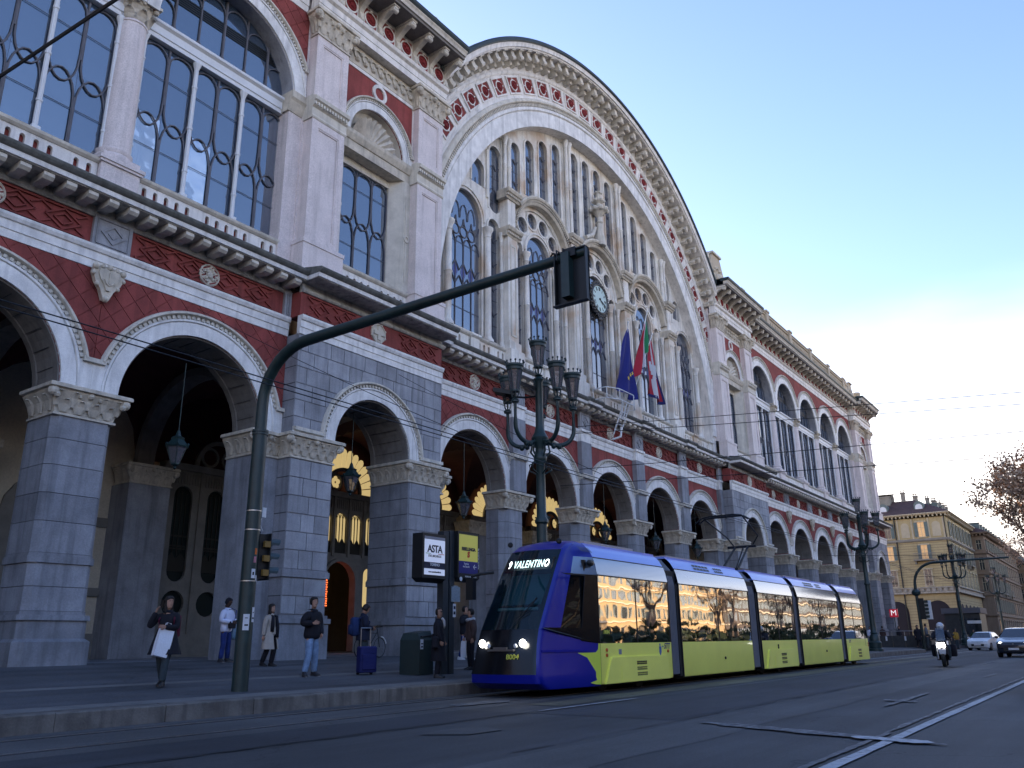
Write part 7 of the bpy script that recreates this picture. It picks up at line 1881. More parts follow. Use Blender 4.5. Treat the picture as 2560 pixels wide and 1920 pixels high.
# ---- hanging lanterns in the arcade
HL = MB(); HL.lathe([(.12, -.12), (.3, .38), (.26, .42)], seg=6); HLG = HL.mesh('glass', LGL)
HF = MB()
for k in range(6): a = k*pi/3; HF.tube([(.12*cos(a), .12*sin(a), -.12), (.31*cos(a), .31*sin(a), .38)], .016, 4)
HF.lathe([(.0, -.3), (.05, -.26), (.03, -.2), (.13, -.14), (.13, -.1)], seg=6); HF.lathe([(.34, .38), (.36, .42), (.2, .62), (.22, .68), (.1, .74), (.05, .9), (.02, .95)], seg=6)
for k in range(6): a = k*pi/3; HF.ball((.35*cos(a), .35*sin(a), .46), .045, 6, 4)
HFM = HF.mesh('lantern_frame', IRON); ROD = MB(); ROD.tube([(0, 0, .95), (0, 0, 3.1)], .016, 5); RODM = ROD.mesh('rod', IRON)
names_ = {}
for i, (x, y, z, lb) in enumerate([(LW[1], 22.7, 7.0-.05, 'hexagonal hanging lantern in the leftmost archway'), (LW[0], 22.7, 6.55, 'hexagonal hanging lantern in the full red and white archway left of the traffic mast'), (PAV[0], 22.5, 6.65, 'hexagonal hanging lantern in the grey ashlar archway')]+[(x, 22.9, 6.6, 'hexagonal hanging lantern in the %s archway under the glazed front' % w) for x, w in zip(CB, ('first', 'second', 'third, middle', 'fourth', 'fifth'))]+[(PAV[1], 22.5, 6.65, 'hexagonal hanging lantern in the far ashlar archway')]):
    h_ = ob('hanging_lantern', None, None, (x, y, z), label=lb, cat='lantern', group='lanterns hanging in the arcade'); ob('lantern_frame', HFM, h_); ob('glass', HLG, h_); ob('rod', RODM, h_)
# ---- departure board seen through the doorway
DB = ob('departure_board', None, None, (28.7, 33.2, 3.1), label='lit orange departure board glimpsed through the arched station doorway', cat='display board')
g = MB(); g.box(-1.6, 1.6, 0, .2, -.3, 1.4); P('board_case', g, BLACK, DB)
OL = mat('orange_led', (1, .2, .05), .5, 0, emis=(1, .16, .04), estr=.8); rnd = random.Random(4)
g = MB()
for r in range(12):
    z = 1.15-r*.115
    for (a, b) in ((-1.5, -1.1), (-1.0, -.05), (.1, .55), (.7, 1.4)):
        x = a
        while x < b: w = rnd.uniform(.05, .12); g.box(x, x+w, -.012, 0, z, z+.06); x += w+.03
P('led_rows', g, OL, DB, kind='stuff')
g = MB(); g.box(-1.5, -.9, -.012, 0, 1.28, 1.33); g.box(.6, 1.4, -.012, 0, 1.28, 1.33); P('led_header', g, LED, DB)
DB2 = ob('departure_board', None, None, (26.9, 31.9, 1.9), label='second orange departure board at the left edge of the doorway', cat='display board')
g = MB(); g.box(-.5, .75, 0, .15, -.2, 2.4); P('board_case', g, BLACK, DB2); g = MB()
for r in range(18): g.box(-.4, .68, -.012, 0, 2.2-r*.12, 2.26-r*.12)
P('led_rows', g, OL, DB2, kind='stuff')
# ---- flags on the balcony, with the white bracket
FB = ob('flag_bracket', None, None, (39.2, 21.35, 12.6), label='white tubular flagpole bracket jutting from the balcony below the clock', cat='bracket')
g = MB()
def cage(z, w, d): return [(-w, 0, z), (-w, -d*.7, z), (-w*.5, -d, z), (w*.5, -d, z), (w, -d*.7, z), (w, 0, z)]
for z in (.95, 1.55): g.tube(cage(z, 1.6, 1.2), .03, 6, cap=False)
for x, y, z in cage(0, 1.6, 1.2): g.tube([(x, y, .95), (x, y, 1.55)], .025, 5)
for s in (-.35, .35): g.tube([(s+.3, -.3, -.7), (s+.3, -1.0, .95)], .04, 6)
for k in range(5): g.tube([(-.05, -.42-.13*k, -.45+k*.32), (.65, -.42-.13*k, -.45+k*.32)], .022, 5)
g.tube([(.2, -.1, -.9), (.5, -.45, -.75), (.5, -.5, -.2)], .06, 6); P('tube_frame', g, WHITEP, FB)
def flag(name, base, top, label, parts, width, droop, seed, shift=0.):
    F = ob(name, None, None, base, label=label, cat='flag', group='flags on the balcony')
    tv = Vector(top)-Vector(base); g = MB(); g.tube([(0, 0, 0), tv], [.035, .025], 8); g.ball(tv, .06, 6, 4); P('pole', g, WHITEP, F)
    A = tv*.93
    for q, (u0, u1, v0, v1, mm, nm) in enumerate(parts):
        vs = []; N, K = 10, 16
        for i in range(N+1):
            u = u0+(u1-u0)*i/N
            for j in range(K+1):
                v = v0+(v1-v0)*j/K
                w = width*(.06+.94*v**.8)
                x = A.x+shift*v+(u-.5)*w+.05*sin(v*9+u*5+seed); y = A.y+.2*sin(u*12+seed+v*3)*v; z = A.z-v*droop*(1-.10*sin(u*3+seed))+(.5*(u-.5)*v)
                vs.append((x, y-.006*(q if nm != 'cloth' else 0), z))
        g = MB(); g.add(vs, [(i*(K+1)+j, (i+1)*(K+1)+j, (i+1)*(K+1)+j+1, i*(K+1)+j+1) for i in range(N) for j in range(K)]); P(nm, g, mm, F, smooth=True)
    return F
def fm(n, c): return mat(n, c, .8, .06, 3)
EUB = fm('flag_blue', (.010, .015, .16)); FR = fm('flag_red', (.36, .015, .035)); FW = fm('flag_white', (.50, .52, .56)); FGN = fm('flag_green', (.01, .19, .07)); FBL = fm('flag_navy', (.01, .015, .10))
f1 = flag('eu_flag', (39.7, 20.8, 12.9), (40.15, 20.3, 18.6), 'dark blue flag with yellow stars hanging limp, leftmost of three', [(0, 1, 0, 1, EUB, 'cloth')], 2.5, 4.0, 2, -.75)
g = MB()
def star(cx, cy, cz, r):
    pts = [(cx+(r if k % 2 == 0 else r*.42)*cos(pi/2+k*pi/5), cz+(r if k % 2 == 0 else r*.42)*sin(pi/2+k*pi/5)) for k in range(10)]; g.prism_y([pts], cy-.006, cy)
for sx, sz in ((-.05, 2.35), (-.3, 2.1), (.2, 2.5)): star(sx, -.72, sz, .14)
P('stars', g, mat('flag_yellow', (.6, .45, .05), .8, 0), f1)
flag('italian_flag', (39.9, 20.8, 12.9), (42.75, 20.3, 20.1), 'green white and red flag hanging limp in the middle of three', [(0, .36, .1, 1, FR, 'cloth'), (.36, .7, 0, 1, FW, 'cloth'), (.70, 1, .0, .72, FGN, 'cloth')], 1.9, 3.6, 5, -1.0)
flag('piedmont_flag', (40.1, 20.8, 12.9), (43.25, 20.3, 18.8), 'red flag with a white cross and blue border, rightmost of three', [(0, 1, 0, 1, FR, 'cloth'), (.42, .58, .02, .98, FW, 'white_stripe'), (.04, .96, .42, .6, FW, 'white_stripe'), (.95, 1.0, 0, 1, FBL, 'blue_border'), (0, 1, .95, 1, FBL, 'blue_border')], 2.1, 3.7, 8, .1)
# ---- overhead wires
WIRE = mat('wire_black', (.008, .01, .014), .6, 0)
def wire(name, pts, r, label):
    g = MB(); g.tube(pts, r, 5); o = P(name, g, WIRE, None); o['label'] = label; o['category'] = 'wire'; return o
def sag(a, b, s, n=14):
    a, b = Vector(a), Vector(b); return [a.lerp(b, i/n)-Vector((0, 0, s*4*(i/n)*(1-i/n))) for i in range(n+1)]

for k, dy in enumerate((-.12, .12)): wire('contact_wire', [(-30+i*12, 11.32+dy, 5.46-.04*sin(i*1.7)) for i in range(28)], .011, 'upper black tram wire running along the street' if k else 'lower black tram wire running along the street')
for nm, a, b, s_, lb in (('a', (36.6, 21.9, 11.95), (46.3, -14, 11.2), .0, 'topmost of the four black span wires crossing the sky at right'), ('b', (36.2, 21.9, 11.5), (47.6, -14, 10.8), .0, 'second black span wire from the top'), ('c', (36.8, 21.9, 9.7), (45.0, -14, 9.6), 0., 'third black span wire, ending on the street lamp'), ('d', (34.9, 21.9, 8.57), (42.6, -14, 7.9), 0., 'lowest of the black span wires, crossing in front of the far arcade')):
    wire('span_wire', sag(a, b, .05), .018, lb)
wire('span_wire', sag((3.05, 21.9, 8.5), (4.7, -6, 8.5), .02), .024, 'thick black cable crossing the top left corner in front of the tall windows')
wire('span_wire', sag((13.9, 21.9, 11.2), (13.9, 11.3, 5.6), .1), .008, 'thin black wire slanting from the frieze to the tram wires')
wire('span_wire', sag((22.4, 21.3, 11.1), (20.5, 11.3, 5.6), .1), .008, 'thin black wire slanting down in front of the ashlar archway')
for (x, y) in ((27, 13.5), (40, 13.5), (52, 13.5)): pass
for i, (xa, xb) in enumerate(((78, 80), (112, 118))): wire('span_wire', sag((xa, 21.0, 8.2), (xb, -16, 7.6), .5), .018, 'distant span wire before the far buildings, number %s from the station' % ('one', 'two', 'three', 'four', 'five')[i])
# ---- metro entrance with its red sign, kiosk
MT = ob('metro_stairs', None, None, (78.6, 13.6, 0.0), label='dark walled metro stair entrance with railing at the end of the arcade', cat='metro entrance')
DW = mat('dark_metro_panel', (.035, .04, .045), .5, .3, 3)
for k in range(4): g = MB(); g.box(0, .12, k*1.0+.01, k*1.0+.99, .2, 1.25); P('panel', g, DW, MT)
for k in range(9): g = MB(); g.box(.12+k*1.0, 1.10+k*1.0, 0, .12, .2, 1.25); P('panel', g, DW, MT)
g = MB(); g.tube([(0.05, 4, 1.62), (.05, .05, 1.62), (9.2, .05, 1.62)], .04, 6)
for k in range(5): g.tube([(.05, k*1.0, 1.25), (.05, k*1.0, 1.62)], .025, 5)
for k in range(10): g.tube([(k*1.0, .05, 1.25), (k*1.0, .05, 1.62)], .025, 5)
P('railing', g, STEEL, MT)
for y_ in (.55, 1.9, 3.4): g = MB(); g.box(-.012, 0, y_, y_+.14, .85, 1.2); P('notice', g, PAPER, MT)
MS = ob('metro_sign', None, None, (100, 20.6, 0), label='square red metro sign with a white M', cat='sign')
g = MB(); g.tube([(0, 0, 0), (0, 0, 3.3)], .05, 8); P('post', g, IRON, MS); g = MB(); g.obox((-.08, 0, 3.62), (0, 1, 0), (1, 0, 0), (0, 0, 1), .42, .06, .42); P('sign_box', g, mat('metro_red', (.36, .01, .03), .4, 0, emis=(.8, .02, .06), estr=.08), MS)
text('lettering', 'M', .8, mat('sign_white', (.8, .8, .8), .5, 0, emis=(1, 1, 1), estr=.2), MS, (-.145, 0, 3.62), (0, -1, 0), (0, 0, 1), bold=.0)
KI = ob('street_kiosk', None, None, (101, 12.4, 0), label='flat-roofed grey kiosk with glass front at the crossing', cat='kiosk')
g = MB(); g.box(0, 5, 0, 3.7, 3.45, 4.0); P('canopy', g, mat('kiosk_grey', (.13, .13, .15), .6, .1, 1), KI); g = MB(); g.box(.3, 4.7, .15, 3.5, .1, 3.45); P('booth', g, DW, KI)
g = MB(); g.box(.25, .3, .2, 2.1, 1.3, 2.9); P('lit_window', g, WGL, KI); g = MB(); g.box(.2, .3, .1, 1.4, 2.4, 2.7); P('white_panel', g, WHITEP, KI)
# ================================================================== VEHICLES
def car(name, x, y, z, rz, label, paint, light=True, L_=4.1, Wd=1.74, Ht=1.5, suv=False, front=True):
    """nose towards local -x"""
    C = ob(name, None, None, (x, y, z), rotz=rz, label=label, cat='car'); hw = Wd/2
    secs = [(-.50, .32, .60, .66, .80), (-.485, .24, .72, .74, .90), (-.44, .20, .80, .80, .96), (-.30, .18, .92, .92, 1.), (-.20, .18, .98, .98, 1.), (-.03, .18, 1.0, 1.42, 1.), (.12, .18, 1.0, 1.5, 1.), (.30, .18, 1.0, 1.46, 1.), (.42, .2, .98, 1.26, .99), (.48, .24, .92, .98, .94), (.5, .34, .72, .76, .84)]
    rings = []; k = Ht/1.5
    for sx, zb, zs, zt, wf in secs:
        w = hw*wf; x_ = sx*L_; zt *= k; zs *= k; rw = w*(.72 if zt > zs+.1 else .9)
        rings.append([(x_, -w*.92, zb), (x_, -w, zb+.18), (x_, -w, (zb+zs)/2), (x_, -w*.97, zs), (x_, -rw, zt-.03*(zt > zs+.1)), (x_, -rw*.6, zt), (x_, rw*.6, zt), (x_, rw, zt-.03*(zt > zs+.1)), (x_, w*.97, zs), (x_, w, (zb+zs)/2), (x_, w, zb+.18), (x_, w*.92, zb)])
    g = MB(); g.loft(rings); P('body', g, paint, C, smooth=True, fix=True, auto=38)
    # glass: windscreen, sides, rear
    def pt(sx, fy, z_): return (sx*L_, fy*hw, z_*k)
    g = MB(); g.add([pt(-.195, -.88, .985), pt(-.195, .88, .985), pt(-.045, .68, 1.42), pt(-.045, -.68, 1.42)], [(0, 3, 2, 1)]); g.v = [(a-.012, b, c+.012) for a, b, c in g.v]; P('windscreen', g, TGLS2, C)
    g = MB(); g.add([pt(.475, -.84, .99), pt(.475, .84, .99), pt(.35, .66, 1.40), pt(.35, -.66, 1.40)], [(0, 1, 2, 3)]); g.v = [(a+.02, b, c+.015) for a, b, c in g.v]; P('rear_window', g, TGLS2, C)
    for s in (-1, 1):
        g = MB(); v = [pt(-.16, s*.985, 1.02), pt(.40, s*.985, 1.02), pt(.33, s*.75, 1.38), pt(-.0, s*.755, 1.38)]; g.add([(a, b+s*.012, c) for a, b, c in v], [(0, 1, 2, 3)]); P('side_window', g, TGLS2, C)
        g = MB(); g.ball((-.15*L_, s*(hw+.1), 1.02*k), .1, 8, 5, .6, 1.1, .7); P('door_mirror', g, paint, C)
    for sx in (-.32, .31):
        for s in (-1, 1):
            g = MB(); g.sweep([(0, -.10), (.30, -.10), (.315, -.06), (.315, .1), (0, .1)], 0, .315, 0, 2*pi, 20); w_ = P('wheel', g, BELD, C, (sx*L_, s*(hw-.09), 0))
            g = MB(); g.sweep([(0.0, -.01), (.2, -.01), (.2, .01), (0, .01)], 0, .315, 0, 2*pi, 12); P('rim', g, STEEL, w_, (0, s*.105, 0))
    g = MB(); g.box(-.5*L_-.012, -.47*L_, -.55*hw, .55*hw, .34, .52); g.box(-.497*L_, -.46*L_, -.5*hw, .5*hw, .64*k, .70*k); P('grille', g, BLACK, C)
    for s in (-1, 1):
        g = MB(); g.ball((-.472*L_, s*hw*.70, .70*k), .12, 10, 6, .7, 1.35, .6); P('headlight', g, HL2 if light else WHITEP, C)
        g = MB(); g.ball((.485*L_, s*hw*.74, .82*k), .12, 8, 5, .4, .8, 1.2); P('tail_light', g, mat('tail_red', (.3, .01, .01), .3, 0), C)
    g = MB(); g.box(-.5*L_-.03, -.5*L_-.01, -.26, .26, .40, .51); P('number_plate', g, PAPER, C)
    g = MB(); g.obox((-.497*L_, 0, .645*k), Vector((0, .7, .7)), (1, 0, 0), Vector((0, -.7, .7)), .05, .012, .05); P('badge', g, STEEL, C)
    return C
TGLS2 = mat('car_glass', (.012, .016, .022), .05, 0, spec=.9, coat=.5); HL2 = mat('car_headlight', (1, 1, 1), .3, 0, emis=(1, .97, .9), estr=4.)
car('parked_car', 83.2, 10.35, 0, -.12, 'small white car with dark windscreen beyond the crossing', mat('car_white', (.72, .74, .76), .3, .03, coat=.5), light=False)
car('dark_suv', 57.4, 5.35, 0, -.05, 'dark blue-grey car driving towards the camera with headlights on', mat('car_dark_blue', (.018, .024, .04), .25, .05, coat=.7), True, 4.4, 1.8, 1.6)
car('black_car', 22.35, .93, 0, pi, 'dark car cut off by the right edge of the picture', mat('car_black', (.012, .014, .018), .25, .05, coat=.6), False, 4.3, 1.8, 1.5)
car('parked_car', 92, 7.5, 0, .1, 'dark car standing behind the dark blue-grey one', mat('car_dark_grey', (.03, .035, .04), .3, .05, coat=.5), False)
# ================================================================== PEOPLE
def skin_mesh(verts, edges, radii, m, name, sub=2, root=0):
    me = bpy.data.meshes.new(name+'_src'); me.from_pydata(verts, edges, []); o = bpy.data.objects.new(name+'_src', me); SC.collection.objects.link(o)
    md = o.modifiers.new('s', 'SKIN'); md.use_smooth_shade = True; md.branch_smoothing = .6
    for i, r in enumerate(radii):
        sv = me.skin_vertices[0].data[i]; sv.radius = r if isinstance(r, tuple) else (r, r); sv.use_root = (i == root)
    s = o.modifiers.new('u', 'SUBSURF'); s.levels = sub; s.render_levels = sub
    dg = bpy.context.evaluated_depsgraph_get(); dg.update()
    r = bpy.data.meshes.new_from_object(o.evaluated_get(dg)); bpy.data.objects.remove(o); r.materials.clear(); r.materials.append(m); r.name = name
    r.polygons.foreach_set('use_smooth', [True]*len(r.polygons)); return r
SKINS = {'light': mat('skin_light', (.42, .24, .17), .6, .05, 8), 'dark': mat('skin_dark', (.06, .03, .02), .55, .05, 8), 'mid': mat('skin_mid', (.34, .19, .13), .6, .05, 8)}
def cloth(n, c, v=.18, rough=.85): return mat(n, c, rough, v, 7, .25, 60, fine=.05)
HAIRD = mat('dark_hair', (.012, .009, .008), .55, .2, 20); SHOEB = cloth('black_leather', (.012, .012, .014), .1, .45)
BASE = dict(pel=(0, 0, .93), wst=(0, 0, 1.06), chs=(0, 0, 1.28), nck=(0, .0, 1.46), hd0=(0, -.01, 1.54), hd1=(0, -.015, 1.66),
            sL=(.18, 0, 1.41), eL=(.24, .02, 1.14), wL=(.24, -.04, .90), sR=(-.18, 0, 1.41), eR=(-.24, .02, 1.14), wR=(-.24, -.04, .90),
            hL=(.095, 0, .90), kL=(.10, -.02, .49), aL=(.10, .02, .09), tL=(.11, -.14, .035), hR=(-.095, 0, .90), kR=(-.10, -.02, .49), aR=(-.10, .02, .09), tR=(-.11, -.14, .035))
def lerp(a, b, t): return tuple(a[i]+(b[i]-a[i])*t for i in range(3))
def person(x, y, z, h, face, label, pose={}, skin='light', top=None, bottom=None, shoes=SHOEB, coat=None, hair='short', puff=0., sole=None, sleeves=True, headturn=0., nod=0., group=None, collar=None, hairm=None):
    """face: heading angle of the front (local -y) about z; returns the root"""
    J = dict(BASE); J.update(pose); k = h/1.75
    R = ob('person', None, None, (x, y, z), rotz=face, label=label, cat='person', group=group, scale=(k, k, k))
    sm = SKINS[skin]
    # body: one continuous skinned figure
    V, E_, Rr = [], [], []
    def v(p, r): V.append(p); Rr.append(r); return len(V)-1
    def chain(i0, pts):
        a = i0
        for p, r in pts: b = v(p, r); E_.append((a, b)); a = b
        return a
    p0 = v(J['pel'], (.15, .11)); c1 = chain(p0, [(J['wst'], (.135, .10)), (J['chs'], (.16, .115))]); n1 = chain(c1, [(J['nck'], .062), (J['hd0'], .055)])
    for s in 'LR':
        chain(c1, [(J['s'+s], .062), (lerp(J['s'+s], J['e'+s], .5), .05), (J['e'+s], .042), (lerp(J['e'+s], J['w'+s], .5), .037), (J['w'+s], .026)])
        chain(p0, [(J['h'+s], .082), (lerp(J['h'+s], J['k'+s], .5), .072), (J['k'+s], .052), (lerp(J['k'+s], J['a'+s], .4), .05), (J['a'+s], .030), (lerp(J['a'+s], J['t'+s], .6), (.022, .018))])
    body = ob('body', skin_mesh(V, E_, Rr, sm, 'body'), R)
    # head
    g = MB(); hc = Vector(J['hd1']); rings = []
    ct, st_ = cos(headturn), sin(headturn); cn, sn = cos(nod), sin(nod)
    def hp(px, py, pz): # local head frame, -y is the face
        y1, z1 = py*cn+pz*sn, -py*sn+pz*cn; y1, z1 = py*cn-pz*sn*-1, pz*cn-py*sn*-1
        y1 = py*cn+pz*sn*-1; z1 = py*sn+pz*cn
        return (hc.x+px*ct-y1*st_, hc.y+px*st_+y1*ct, hc.z+z1)
    prof = [(-.125, .028, .03, -.035), (-.112, .045, .052, -.028), (-.085, .058, .070, -.016), (-.05, .066, .083, -.006), (-.01, .071, .09, 0), (.03, .074, .094, .003), (.065, .070, .09, .006), (.095, .055, .072, .008), (.115, .028, .04, .008)]
    for zz, rx, ry, oy in prof:
        ring = []
        for q in range(16):
            a = 2*pi*q/16; px, py = rx*sin(a), -ry*cos(a)+oy
            if q == 0: py += {-.05: -.004, -.01: -.012, .03: .004}.get(zz, 0)
            if q in (2, 14) and zz == .03: py += .006
            ring.append(hp(px, py, zz))
        rings.append(ring)
    g.loft(rings)
    nz = [hp(0, -.088, .022), hp(-.013, -.092, -.022), hp(.013, -.092, -.022), hp(0, -.113, -.018), hp(0, -.09, -.032)]; g.add(nz, [(0, 1, 3), (0, 3, 2), (1, 4, 3), (3, 4, 2)])
    for s in (-1, 1): c = hp(s*.076, .006, -.005); g.ball(c, .026, 6, 5, .4, .7, 1.1)
    g.tube([hp(0, .01, -.14), hp(0, .0, -.06)], [.052, .05], 10); P('head', g, sm, R, smooth=True, fix=True)
    f = MB()
    for s in (-1, 1): f.ball(hp(s*.029, -.083, .022), .0105, 6, 4, 1.2, .5, .7); f.obox(hp(s*.03, -.088, .041), (ct, st_, 0), (-st_, ct, 0), (0, 0, 1), .015, .004, .0035)
    f.obox(hp(0, -.085, -.058), (ct, st_, 0), (-st_, ct, 0), (0, 0, 1), .02, .004, .004); P('facial_features', f, mat('dark_features', (.05, .02, .02), .6, 0), R)
    # hair
    if hair:
        g = MB(); hr = []; long_ = hair in ('long', 'wavy')
        for i, (zz, e) in enumerate(((.135, .0), (.128, .05), (.105, .078), (.07, .092), (.03, .096), (-.02, .092))+(((-.08, .09), (-.14, .095), (-.2, .09), (-.26, .07)) if long_ else ((-.06, .078),))):
            ring = []
            for q in range(16):
                a = 2*pi*q/16; fr_ = cos(a)  # +1 at the face
                rx, ry = e*.98, e*1.16; px, py = rx*sin(a), -ry*cos(a)+.012
                if fr_ > .45 and zz < (.045 if hair in ('fringe', 'long', 'wavy') else .075): py = -.03; px *= .95
                if hair == 'cap': px, py = px*1.02, py*1.02
                jit = .006*sin(q*3.1+i*2.2+h*9)*(2 if hair == 'wavy' else 1)
                ring.append(hp(px*(1+jit*3), py+jit, zz+(.012 if hair == 'short' and i == 0 else 0)))
            hr.append(ring)
        g.loft(hr[::-1])
        P('hair', g, hairm or HAIRD, R, smooth=True, fix=True)
    # hands: palm and five fingers
    for s in 'LR':
        W_ = Vector(J['w'+s]); El = Vector(J['e'+s]); d = (W_-El).normalized(); side = Vector((1 if s == 'L' else -1, 0, 0)); sd_ = d.cross(side); 
        if sd_.length < .2: sd_ = d.cross(Vector((0, 1, 0)))
        sd_.normalize(); up_ = sd_.cross(d).normalized(); g = MB(); c = W_+d*.045
        g.loft([[W_+sd_*a+up_*b for a, b in ((-.026, -.014), (.026, -.014), (.026, .014), (-.026, .014))], [c+sd_*a+up_*b for a, b in ((-.038, -.014), (.038, -.014), (.038, .014), (-.038, .014))], [W_+d*.088+sd_*a+up_*b for a, b in ((-.036, -.011), (.036, -.011), (.036, .011), (-.036, .011))]])
        for q, L_ in enumerate((.058, .068, .064, .05)):
            b0 = W_+d*.085+sd_*(-.028+.0187*q); cl = up_*(-.5); g.tube([b0, b0+d*L_*.5+cl*L_*.3, b0+d*L_*.7+cl*L_*1.0], [.0088, .008, .0065], 6)
        b0 = W_+d*.03-sd_*.034; g.tube([b0, b0-sd_*.022+d*.03, b0-sd_*.018+d*.06+up_*-.012], [.011, .0095, .0075], 6)
        P('hand', g, sm, R, smooth=True, auto=60)
    # clothes
    if top:
        V, E_, Rr = [], [], []; q = puff
        p0 = v((J['pel'][0], J['pel'][1], J['pel'][2]-.14), (.195+q, .145+q)); c1 = chain(p0, [(lerp(J['pel'], J['wst'], .2), (.19+q, .14+q)), (J['wst'], (.18+q, .135+q)), (J['chs'], (.20+q, .155+q))]); chain(c1, [(lerp(J['chs'], J['nck'], .78), (.125+q*.5, .115+q*.5)), (lerp(J['nck'], J['hd0'], .25), .088+q*.5), (lerp(J['nck'], J['hd0'], .7), .082+q*.5)])
        for s in 'LR': chain(c1, [(J['s'+s], .088+q*.7), (lerp(J['s'+s], J['e'+s], .5), .078+q*.8), (J['e'+s], .068+q*.7), (lerp(J['e'+s], J['w'+s], .5), .060+q*.6), (lerp(J['e'+s], J['w'+s], 1.0), .050+q*.3)])
        ob('jacket', skin_mesh(V, E_, Rr, top, 'jacket'), R)
    if bottom:
        V, E_, Rr = [], [], []; p0 = v(lerp(J['pel'], J['wst'], .6), (.17, .13)); p1 = chain(p0, [(J['pel'], (.175, .135))])
        for s in 'LR': chain(p1, [(J['h'+s], .118), (lerp(J['h'+s], J['k'+s], .5), .10), (J['k'+s], .082), (lerp(J['k'+s], J['a'+s], .5), .078), (lerp(J['k'+s], J['a'+s], .85), .075), (lerp(J['k'+s], J['a'+s], 1.02), .072)])
        ob('trousers', skin_mesh(V, E_, Rr, bottom, 'trousers'), R)
    if coat:   # (material, hem height, flare, open front)
        cm, hem, fl, split = coat; g = MB(); rings = []
        for t in range(7):
            zz = 1.12+(hem-1.12)*t/6; w = .175+puff+fl*t/6; ring = []
            cx = lerp(J['pel'], lerp(J['kL'], J['kR'], .5), max(0, (.93-zz))/.9 if zz < .93 else 0)
            for q in range(24):
                a = 2*pi*q/24+.001; rr = 1+.05*sin(q*2.3+t*.7)*t/6
                ring.append((cx[0]+w*rr*sin(a), cx[1]-w*.82*rr*cos(a), zz))
            rings.append(ring)
        n = 24; vs = [p for r in rings for p in r]; fs = []
        for i in range(6):
            for q in range(n):
                if split and i > 1 and q in (0, n-1): continue
                l = (q+1) % n; fs.append((i*n+q, i*n+l, (i+1)*n+l, (i+1)*n+q))
        g.add(vs, fs); P('coat_skirt', g, cm, R, smooth=True)
    # shoes
    for s in 'LR':
        A = Vector(J['a'+s]); T = Vector(J['t'+s]); g = MB(); d = (T-A); d.z = 0; d.normalize(); pz_ = Vector((-d.y, d.x, 0)); up_ = Vector((0, 0, 1))
        tilt = (T.z-.035)
        def sec(t, w, hh, zb): c = A-d*.07+d*(.27*t); zz = c.z*0+zb+(A.z-.09)*(1-t)+tilt*t; return [Vector((c.x, c.y, 0))+pz_*a+up_*(zz+b) for a, b in ((-w, 0), (w, 0), (w, hh*.5), (w*.6, hh), (-w*.6, hh), (-w, hh*.5))]
        g.loft([sec(-.04, .032, .07, 0), sec(.08, .046, .125, 0), sec(.34, .048, .12, 0), sec(.62, .05, .075, 0), (sec(.88, .048, .05, 0)), sec(1.02, .026, .035, .004)]); sh = P('shoe', g, shoes, R, smooth=True, fix=True, auto=60)
        if sole: g = MB(); g.loft([sec(0, .032, .024, -.004), sec(.35, .041, .024, -.004), sec(.62, .048, .024, -.004), sec(1.0, .028, .02, -.004)]); P('sole', g, sole, sh)
    return R
def box_bag(name, R, c, w, d, h, m, handles=True, tilt=0., label=None, cat='bag'):
    B = ob(name, None, None, c, label=label, cat=cat); B.rotation_euler = tilt if isinstance(tilt, tuple) else (0, 0, tilt)
    g = MB(); g.loft([[(-w/2*.94, -d/2*.9, 0), (w/2*.94, -d/2*.9, 0), (w/2*.94, d/2*.9, 0), (-w/2*.94, d/2*.9, 0)], [(-w/2, -d/2*1.05, h*.5), (w/2, -d/2*1.05, h*.5), (w/2, d/2, h*.5), (-w/2, d/2, h*.5)], [(-w/2, -d/2*.7, h), (w/2, -d/2*.7, h), (w/2, d/2*.7, h), (-w/2, d/2*.7, h)]]); P('bag_body', g, m, B)
    if handles:
        g = MB()
        for s in (-1, 1): g.tube([(-w*.2, s*d*.3, h), (-w*.14, s*d*.2, h+.13), (w*.14, s*d*.2, h+.13), (w*.2, s*d*.3, h)], .006, 5)
        P('bag_handle', g, m, B)
    return B
def backpack(name, loc, rz, m, label, s=1.):
    B = ob(name, None, None, loc, rotz=rz, label=label, cat='backpack', scale=(s, s, s)); g = MB(); rbox(g, -.16, .16, 0, .2, -.26, .2, .08); P('pack_body', g, m, B, smooth=True, auto=50); g = MB(); rbox(g, -.12, .12, .18, .25, -.22, .02, .04); P('front_pocket', g, m, B, smooth=True, auto=50)
    g = MB()
    for q in (-1, 1): g.tube([(q*.1, .02, .17), (q*.13, -.12, .20), (q*.15, -.25, .08), (q*.14, -.22, -.12), (q*.12, 0, -.2)], .017, 6)
    P('shoulder_strap', g, m, B); return B
CBK = cloth('black_wool', (.008, .008, .014)); CNV = cloth('navy_wool', (.010, .014, .035)); CWH = cloth('white_cotton', (.62, .65, .80), .06); CBG = cloth('beige_wool', (.42, .37, .32), .1)
JBL = cloth('dark_blue_denim', (.012, .03, .15), .45); JLT = cloth('light_blue_denim', (.20, .30, .46), .35); CGR = cloth('slate_trousers', (.035, .05, .06), .15); MAR = cloth('maroon_canvas', (.10, .008, .03), .2)
WHS = mat('white_paper_bag', (.78, .80, .86), .6, .03, 3); PLB = cloth('pale_blue_plastic', (.16, .28, .40), .15, .35); CGN = cloth('green_coat', (.03, .06, .02)); CYL = cloth('yellow_jacket', (.35, .2, .03)); SCARF = cloth('white_scarf', (.5, .5, .52), .1)
SNK = mat('white_sneaker', (.6, .6, .62), .6, .1, 10); SNB = mat('black_white_sneaker', (.03, .03, .035), .6, .5, 30)
PHN = mat('phone_black', (.01, .01, .012), .2, 0)
def phone(loc, rot, label): 
    o = ob('phone', None, None, loc, label=label, cat='phone'); o.rotation_euler = rot; g = MB(); g.box(-.037, .037, -.004, .004, -.075, .075); P('case', g, PHN, o); return o
